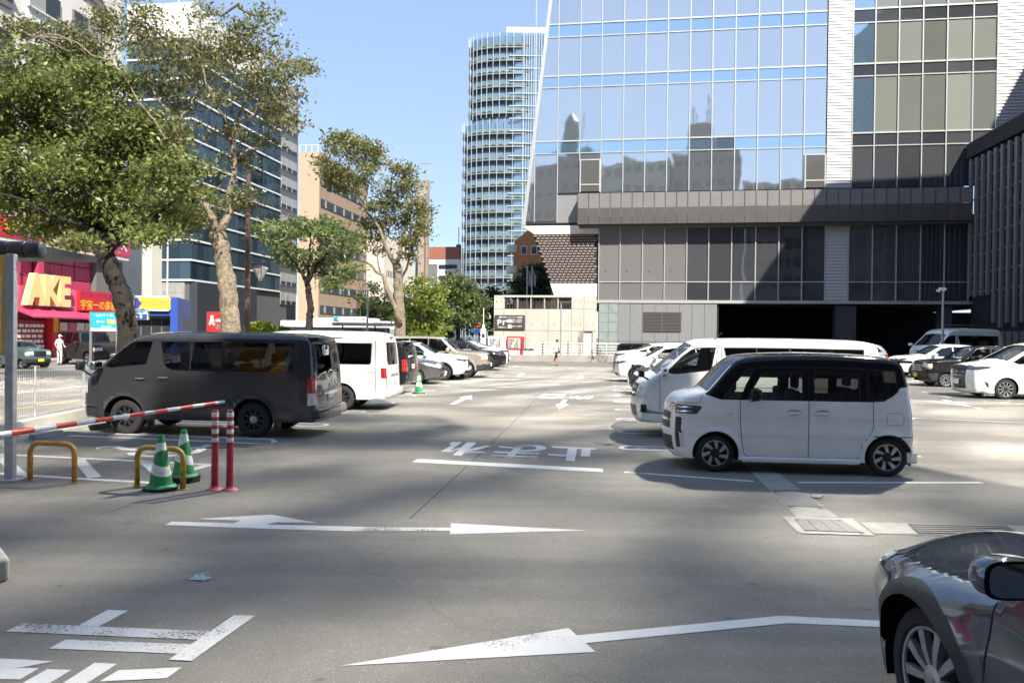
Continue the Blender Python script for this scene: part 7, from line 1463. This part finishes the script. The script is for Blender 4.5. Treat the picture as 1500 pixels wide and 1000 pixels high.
# ticket post, street signs at the far end
q = P(708, 498, 50); tp = thing('ticket_post', 'white ticket post with a thin mast behind the far cars of the left row', 'ticket machine', (q.x, 50, 0), 0)
b = MB(); b.box(-.18, .18, -.15, .15, 0, P(708, 481, 50).z); b.build('cabinet', MATS['cone_white'], tp, bevel=.02); zz_ = P(708, 481, 50).z; b = MB(); b.box(-.09, .09, -.16, -.15, zz_ - .6, zz_ - .35); b.build('screen', MATS['black_plastic'], tp); b = MB(); b.box(-.08, .08, -.08, .08, zz_, zz_ + .25); b.tube([(0, 0, zz_ + .2), (0, 0, P(708, 451, 50).z)], .03); b.build('mast', MATS['white_metal'], tp)
q = P(699, 480, 66); rs_ = thing('road_sign', 'red round sign above a blue plate under the dark trees', 'sign', (q.x, 66, 0), 0)
b = MB(); b.tube([(0, 0, 0), (0, 0, P(699, 466, 66).z)], .04); b.build('post', MATS['galvanised'], rs_); zz_ = P(699, 473, 66).z; b = MB(); b.lathe([(0, 0), (.42, 0), (.42, .03), (0, .03)], 24, Matrix.Translation((0, -.05, zz_)) @ Matrix.Rotation(R(90), 4, 'X')); b.build('disc', MATS['shop_red'], rs_); b = MB(); b.box(-.3, .3, -.1, -.085, zz_ - .07, zz_ + .07); b.build('bar', MATS['cone_white'], rs_); b = MB(); b.box(-.55, .45, -.06, -.03, zz_ - .85, zz_ - .5); b.build('plate', MATS['sign_blue'], rs_)
# lamp and camera poles
def slim_pole(label, u, vt, vb, Y, r, head=True, mt='galvanised'):
    q = P(u, vb, Y); t = thing('light_pole', label, 'pole', (q.x, Y, 0), 0); z = P(u, vt, Y).z; b = MB(); b.tube([(0, 0, 0), (0, 0, z)], [r, r * .8], 10); b.build('pole', MATS[mt], t, smooth=50)
    if head:
        b = MB(); b.box(-.22, .14, -.10, .10, z - .02, z + .14); hd = b.build('lamp_head', MATS['white_metal'], t, bevel=.03); b = MB(); b.prism([(-.38, -.05), (-.2, -.12), (-.2, .05), (-.34, .03)], -.06, .06, Matrix.Translation((0, 0, z)), axis='y'); b.build('camera', MATS['white_metal'], hd)
    return t
slim_pole('slim pole with small white camera head before the dark garage', 1380.5, 425, 500, 42, .075); slim_pole('slim pale pole with camera head left of the two-stemmed tree', 538, 424, 490, 44, .07); slim_pole('thin grey pole standing before the concrete wall', 821, 444, 527, 57, .055, False)
q = P(362, 490, 31); lp = thing('street_lamp', 'tall brown street lamp with side lantern before the glass office', 'street lamp', (q.x, 31, 0), 0); zt_ = P(362, 250, 31).z; za = P(362, 385.5, 31).z
b = MB(); b.tube([(0, 0, 0), (0, 0, 1.2), (0, 0, zt_)], [.14, .12, .09], 12); b.build('pole', MATS['pole_brown'], lp, smooth=50)
b = MB(); b.tube([(0, 0, za), (.78, 0, za)], .03); b.box(.1, .5, -.02, .02, za - .06, za - .03); b.build('arm', MATS['pole_brown'], lp)
b = MB(); b.lathe([(.0, -.72), (.07, -.70), (.31, -.26), (.32, -.22)], 6, Matrix.Translation((.52, 0, za))); ln = b.build('lantern', MATS['lantern_glass'], lp); b = MB(); b.lathe([(.34, -.22), (.30, -.17), (.05, -.02), (0, .02)], 6, Matrix.Translation((.52, 0, za))); b.build('lantern_cap', MATS['dark_grey'], ln)
for k in range(6):
    a = k * math.pi / 3; b = MB(); b.tube([(.52 + .07 * math.cos(a), .07 * math.sin(a), za - .7), (.52 + .32 * math.cos(a), .32 * math.sin(a), za - .23)], .014, 4); b.build('lantern_rib', MATS['dark_grey'], ln)
# street signs by the big tree
q0, q1 = P(134, 457, 40), P(172, 485, 40); cs_ = thing('parking_price_sign', 'cyan price sign with yellow yen figure beside the dark tree trunk', 'sign', (q0.x, 40, 0), R(-3)); w = q1.x - q0.x
b = MB(); b.box(0, w, -.05, .05, q1.z, q0.z); bo = b.build('board', MATS['sign_cyan'], cs_); b = MB(); b.box(0, w, -.056, -.05, q1.z, q1.z + .16); b.build('white_strip', MATS['cone_white'], bo); b = MB(); b.box(-.06, 0, -.07, .07, 0, q0.z + .03); b.box(w, w + .06, -.07, .07, 0, q0.z + .03); b.build('sign_post', MATS['galvanised'], cs_)
hh_ = q0.z - q1.z; text('lettering', 'LGパール', w * .55, q0.z - hh_ * .16, w * .7, hh_ * .16, -.052, MATS['sign_white'], bo, .02); text('lettering', '¥80', w * .80, q0.z - hh_ * .50, w * .34, hh_ * .26, -.052, MATS['shop_yellow'], bo, .04); text('lettering', '8:00～20:00', w * .38, q0.z - hh_ * .5, w * .3, hh_ * .12, -.052, MATS['sign_white'], bo, .01); text('lettering', '30分 / ¥300', w * .6, q0.z - hh_ * .75, w * .4, hh_ * .1, -.052, MATS['sign_white'], bo, .01)
q = P(195, 490, 36); ps = thing('direction_sign', 'white pole with rounded white and blue parking arrow sign', 'sign', (q.x, 36, 0), R(-3)); b = MB(); b.tube([(0, 0, 0), (0, 0, P(195, 430, 36).z)], .055, 10); b.build('pole', MATS['white_metal'], ps, smooth=50)
z0, z1 = P(205, 468.5, 36).z, P(205, 451.5, 36).z; w = .75
b = MB(); hz_ = (z0 + z1) / 2; b.prism([(.06, z0), (w, z0), (w, z1 - .12), (w * .8, z1), (w * .3, z1), (.06, z1 - .12)], -.09, .09, axis='y'); bo = b.build('panel', MATS['cone_white'], ps, bevel=.02)
b = MB(); b.box(.08, w - .02, -.096, -.09, z0 + .02, z0 + .28); b.build('blue_field', MATS['sign_blue'], bo); b = MB(); b.prism([(w / 2 + .28 * math.cos(a), z1 - .12 + .09 * math.sin(a)) for a in np.linspace(0, 6.28, 17)[:-1]], -.097, -.09, axis='y'); b.build('oval', MATS['sign_cyan'], bo); text('lettering', 'PARKING', w / 2, z1 - .12, .4, .07, -.099, MATS['sign_white'], bo, .03)
b = MB(); b.poly([(.12, -.099, z0 + .15), (.22, -.099, z0 + .24), (.22, -.099, z0 + .17), (.32, -.099, z0 + .17), (.32, -.099, z0 + .13), (.22, -.099, z0 + .13), (.22, -.099, z0 + .06)]); b.quad((.38, -.099, z0 + .06), (.50, -.099, z0 + .06), (.50, -.099, z0 + .24), (.38, -.099, z0 + .24)); b.build('arrow', MATS['sign_white'], bo)
b = MB(); b.lathe([(0, -.1), (.12, -.08), (.12, .08), (0, .1)], 10, Matrix.Translation((-.12, 0, z0 + .3)) @ Matrix.Rotation(R(90), 4, 'Y')); b.build('lamp', MATS['black_plastic'], ps)
q0, q1 = P(303, 456, 48), P(331, 487, 48); rp = thing('advert_board', 'red advert board with dark frame left of the pale tree trunk', 'sign', (q0.x, 48, 0), R(-3)); w = q1.x - q0.x
b = MB(); b.box(0, w, -.06, .06, q1.z, q0.z); bo = b.build('frame', MATS['dark_grey'], rp); b = MB(); b.box(.05, w - .05, -.07, -.06, q1.z + .05, q0.z - .05); b.build('poster', MATS['shop_red'], bo); b = MB(); b.box(.1, .2, -.05, .05, 0, q1.z); b.box(w - .2, w - .1, -.05, .05, 0, q1.z); b.build('leg', MATS['dark_grey'], rp)
b = MB(); hh_ = q0.z - q1.z; cx_ = w * .3; cz_ = q1.z + hh_ * .55
for dx, dz, r_ in ((0, .25, .12), (0, .0, .16), (-.12, -.18, .09), (.12, -.2, .09)): b.poly([(cx_ + dx + r_ * math.cos(a), -.072, cz_ + dz + r_ * math.sin(a)) for a in np.linspace(0, 6.28, 13)[:-1]])
b.build('painted_shape', MATS['wall_cream'], bo); b = MB(); b.poly([(w * .62 + .16 * math.cos(a), -.072, q1.z + hh_ * .28 + .16 * math.sin(a)) for a in np.linspace(0, 6.28, 13)[:-1]]); b.build('painted_disc', MATS['far_wall_grey'], bo); b = MB(); b.box(w * .5, w * .9, -.072, -.07, cz_ - .05, cz_ + .12); b.build('white_print', MATS['cone_white'], bo)
# bus shelter
q = P(492, 482, 52); bsn = thing('bus_shelter', 'dark roofed bus shelter with long white sign behind the parked vans', 'bus shelter', (q.x, 52, 0), R(-4)); w = P(602, 478, 52).x - q.x; zr = P(545, 475, 52).z
b = MB(); b.box(0, w, -.9, .9, zr - .12, zr + .10); b.build('roof', MATS['dark_grey'], bsn, bevel=.03)
b = MB(); b.box(.1, w * .48, -.95, -.85, zr + .12, zr + .50); sgn = b.build('sign_box', MATS['cone_white'], bsn); b = MB(); b.box(.12, .42, -.96, -.95, zr + .16, zr + .46); b.build('blue_mark', MATS['sign_cyan'], sgn); text('lettering', 'バスのりば', w * .30, zr + .31, w * .28, .16, -.955, MATS['letter_blue'], sgn, .02)
for x in (.3, w * .5, w - .3): b = MB(); b.tube([(x, .6, 0), (x, .6, zr - .12)], .06); b.build('post', MATS['dark_grey'], bsn)
for i in range(3): b = MB(); b.box(.4 + i * w * .3, .3 + (i + .9) * w * .3, .58, .62, .3, zr - .3); b.build('glass_panel', MATS['car_glass'], bsn)
b = MB(); b.box(.6, w - .6, .1, .5, .42, .48); b.build('bench', MATS['pole_brown'], bsn)
# low wall and planting behind the left row
b = MB(); b.box(0, 30, -.12, .12, 0, .5); o = b.build('street_kerb_wall', MATS['block_stone'], bevel=.02); q = P(480, 488, 56); o.location = (q.x, 56, 0); tag(o, 'low stone wall behind the far cars of the left row', 'wall')
# ------------------------------------------------------------------ people
mat('skin', (.42, .25, .17), .6); mat('hair', (.012, .010, .009), .5); mat('shirt_white', (.75, .75, .73), .8); mat('shorts_black', (.016, .016, .02), .8); mat('shoe_dark', (.025, .022, .02), .6); mat('cloth_white', (.68, .68, .66), .85); mat('cloth_grey', (.25, .25, .27), .85); mat('cloth_navy', (.03, .04, .09), .85)
def person(label, loc, rz, h, J, mats, hat=None, bag=None):
    """J: joints of a 1.7 m figure that faces -y; one skinned surface, clothes by height"""
    t = thing('person', label, 'person', tuple(loc), rz); k = h / 1.7; V = []; E_ = []; Rr = []
    def v(p, r, par=None):
        V.append(Vector(p)); Rr.append(r); i = len(V) - 1
        if par is not None: E_.append((par, i))
        return i
    pel = v((0, 0, .94), (.135, .10)); ch = v((0, J.get('lean', 0) * .5, 1.18), (.14, .10), pel); ct_ = v((0, J.get('lean', 0), 1.38), (.13, .09), ch); nk = v((0, J.get('lean', 0) - .01, 1.47), (.052, .055), ct_); hd = v((0, J.get('lean', 0) - .03, 1.56), (.078, .092), nk); tp_ = v((0, J.get('lean', 0) - .03, 1.66), (.06, .075), hd)
    for s in (-1, 1):
        sd = 'r' if s < 0 else 'l'
        sh_ = v((s * .17, J.get('lean', 0), 1.39), (.06, .06), ct_); el = v(J['el' + sd], (.042, .042), sh_); wr = v(J['wr' + sd], (.028, .03), el); d = (Vector(J['wr' + sd]) - Vector(J['el' + sd])).normalized(); pm = v(Vector(J['wr' + sd]) + d * .07, (.024, .038), wr)
        for q, ln in ((-.03, .06), (-.01, .075), (.01, .08), (.03, .07)): v(V[pm] + d * ln + Vector((0, q, 0)), (.009, .009), pm)
        v(V[pm] + d * .01 + Vector((-s * .02, -.05, 0)), (.010, .010), pm)
        hp = v((s * .085, 0, .90), (.085, .09), pel); kn = v(J['kn' + sd], (.055, .058), hp); an = v(J['an' + sd], (.038, .04), kn); v(Vector(J['an' + sd]) + Vector(J.get('to' + sd, (0, -.15, -.055))), (.04, .032), an)
    me = bpy.data.meshes.new('body'); me.from_pydata([p * k for p in V], E_, []); o = link('body', me, t); sk = o.modifiers.new('skin', 'SKIN'); ss = o.modifiers.new('smooth', 'SUBSURF'); ss.levels = 2; ss.render_levels = 2
    sv = me.skin_vertices[0].data
    for i, r in enumerate(Rr): sv[i].radius = (r[0] * k, r[1] * k); sv[i].use_root = (i == 0)
    dg = bpy.context.evaluated_depsgraph_get(); m2_ = bpy.data.meshes.new_from_object(o.evaluated_get(dg)); o.modifiers.clear(); o.data = m2_
    names = ['skin', mats['top'], mats['bottom'], mats['shoe']]; m2_.materials.clear()
    for n_ in names: m2_.materials.append(MATS[n_])
    zh = mats.get('hem', .55); zs_ = mats.get('sleeve', 1.2)
    for p in m2_.polygons:
        c = p.center / k; arm = abs(c.x) > .165 and c.z > .70
        if c.z > 1.455: i = 0
        elif arm: i = 1 if c.z > zs_ else 0
        elif c.z > .93: i = 1
        elif c.z > zh: i = 2
        elif c.z > .11: i = 0
        else: i = 3
        p.material_index = i; p.use_smooth = True
    ln = J.get('lean', 0)
    b = MB(); b.lathe([(.098 * math.cos(a), .115 * math.sin(a)) for a in np.linspace(-.15, math.pi / 2, 6)], 14, Matrix.Translation((0, ln * k - .018 * k, 1.60 * k)) @ Matrix.Diagonal((.86 * k, 1.02 * k, k, 1))); b.build('cap' if hat else 'hair', MATS[hat or 'hair'], t, smooth=True)
    if hat: b = MB(); b.box(-.07, .07, ln - .2, ln - .08, 1.6, 1.615, Matrix.Scale(k, 4)); b.build('cap_peak', MATS[hat], t, bevel=.004)
    b = MB(); b.lathe([(0, .03), (.012, .01), (.016, -.015), (0, -.02)], 6, Matrix.Translation((0, (ln - .122) * k, 1.565 * k))); b.build('nose', MATS['skin'], t)
    for s in (-1, 1):
        b = MB(); b.lathe([(0, 0), (.010, .002), (0, .004)], 6, Matrix.Translation((s * .032 * k, (ln - .118) * k, 1.60 * k)) @ Matrix.Rotation(R(90), 4, 'X')); b.build('eye', MATS['hair'], t)
        b = MB(); b.lathe([(0, -.03), (.014, 0), (0, .03)], 6, Matrix.Translation((s * .083 * k, (ln - .02) * k, 1.575 * k))); b.build('ear', MATS['skin'], t)
    if bag: b = MB(); b.box(*bag); b.build('shoulder_bag', MATS['shorts_black'], t, bevel=.03); b = MB(); b.tube([(-.16, -.11, 1.42), (.02, -.13, 1.2), (.2, -.10, .98)], .012, 5); b.build('bag_strap', MATS['shorts_black'], t)
    return t
WALK = dict(lean=-.04, elr=(-.23, .08, 1.14), wrr=(-.22, .02, .93), ell=(.23, -.06, 1.14), wrl=(.22, -.16, .96), knr=(-.09, -.12, .51), anr=(-.085, -.02, .10), knl=(.09, .10, .50), anl=(.085, .30, .20), tol=(0, -.10, -.11), tor=(0, -.16, -.05))
STAND = dict(lean=-.01, elr=(-.24, .03, 1.13), wrr=(-.22, -.10, .93), ell=(.24, .02, 1.13), wrl=(.18, -.16, 1.05), knr=(-.09, -.02, .50), anr=(-.09, .01, .085), knl=(.09, -.02, .50), anl=(.09, .01, .085))
pw = person('man in white T-shirt and black shorts walking across the sunlit lot', G(814.5, 536.3), R(60), 1.72, WALK, dict(top='shirt_white', bottom='shorts_black', shoe='shoe_dark', hem=.55), bag=(.16, .32, -.14, .04, .84, 1.04))
person('worker in white clothes and white cap standing in the street by the black off-roader', G(87, 534.5), R(70), 1.72, STAND, dict(top='cloth_white', bottom='cloth_white', shoe='shoe_dark', hem=.11, sleeve=1.18), hat='cloth_white')
person('passer-by in pale clothes before the magenta shop behind the dark van', P(158, 500, 47) * Vector((1, 1, 0)) if 0 else (P(158, 500, 47).x, 47, 0), R(80), 1.68, STAND, dict(top='cloth_white', bottom='cloth_grey', shoe='shoe_dark', hem=.11))
person('passer-by in grey top and dark trousers at the far street corner', (P(744, 500, 90).x - 4, 80, 0), R(200), 1.7, WALK, dict(top='cloth_grey', bottom='cloth_navy', shoe='shoe_dark', hem=.11))
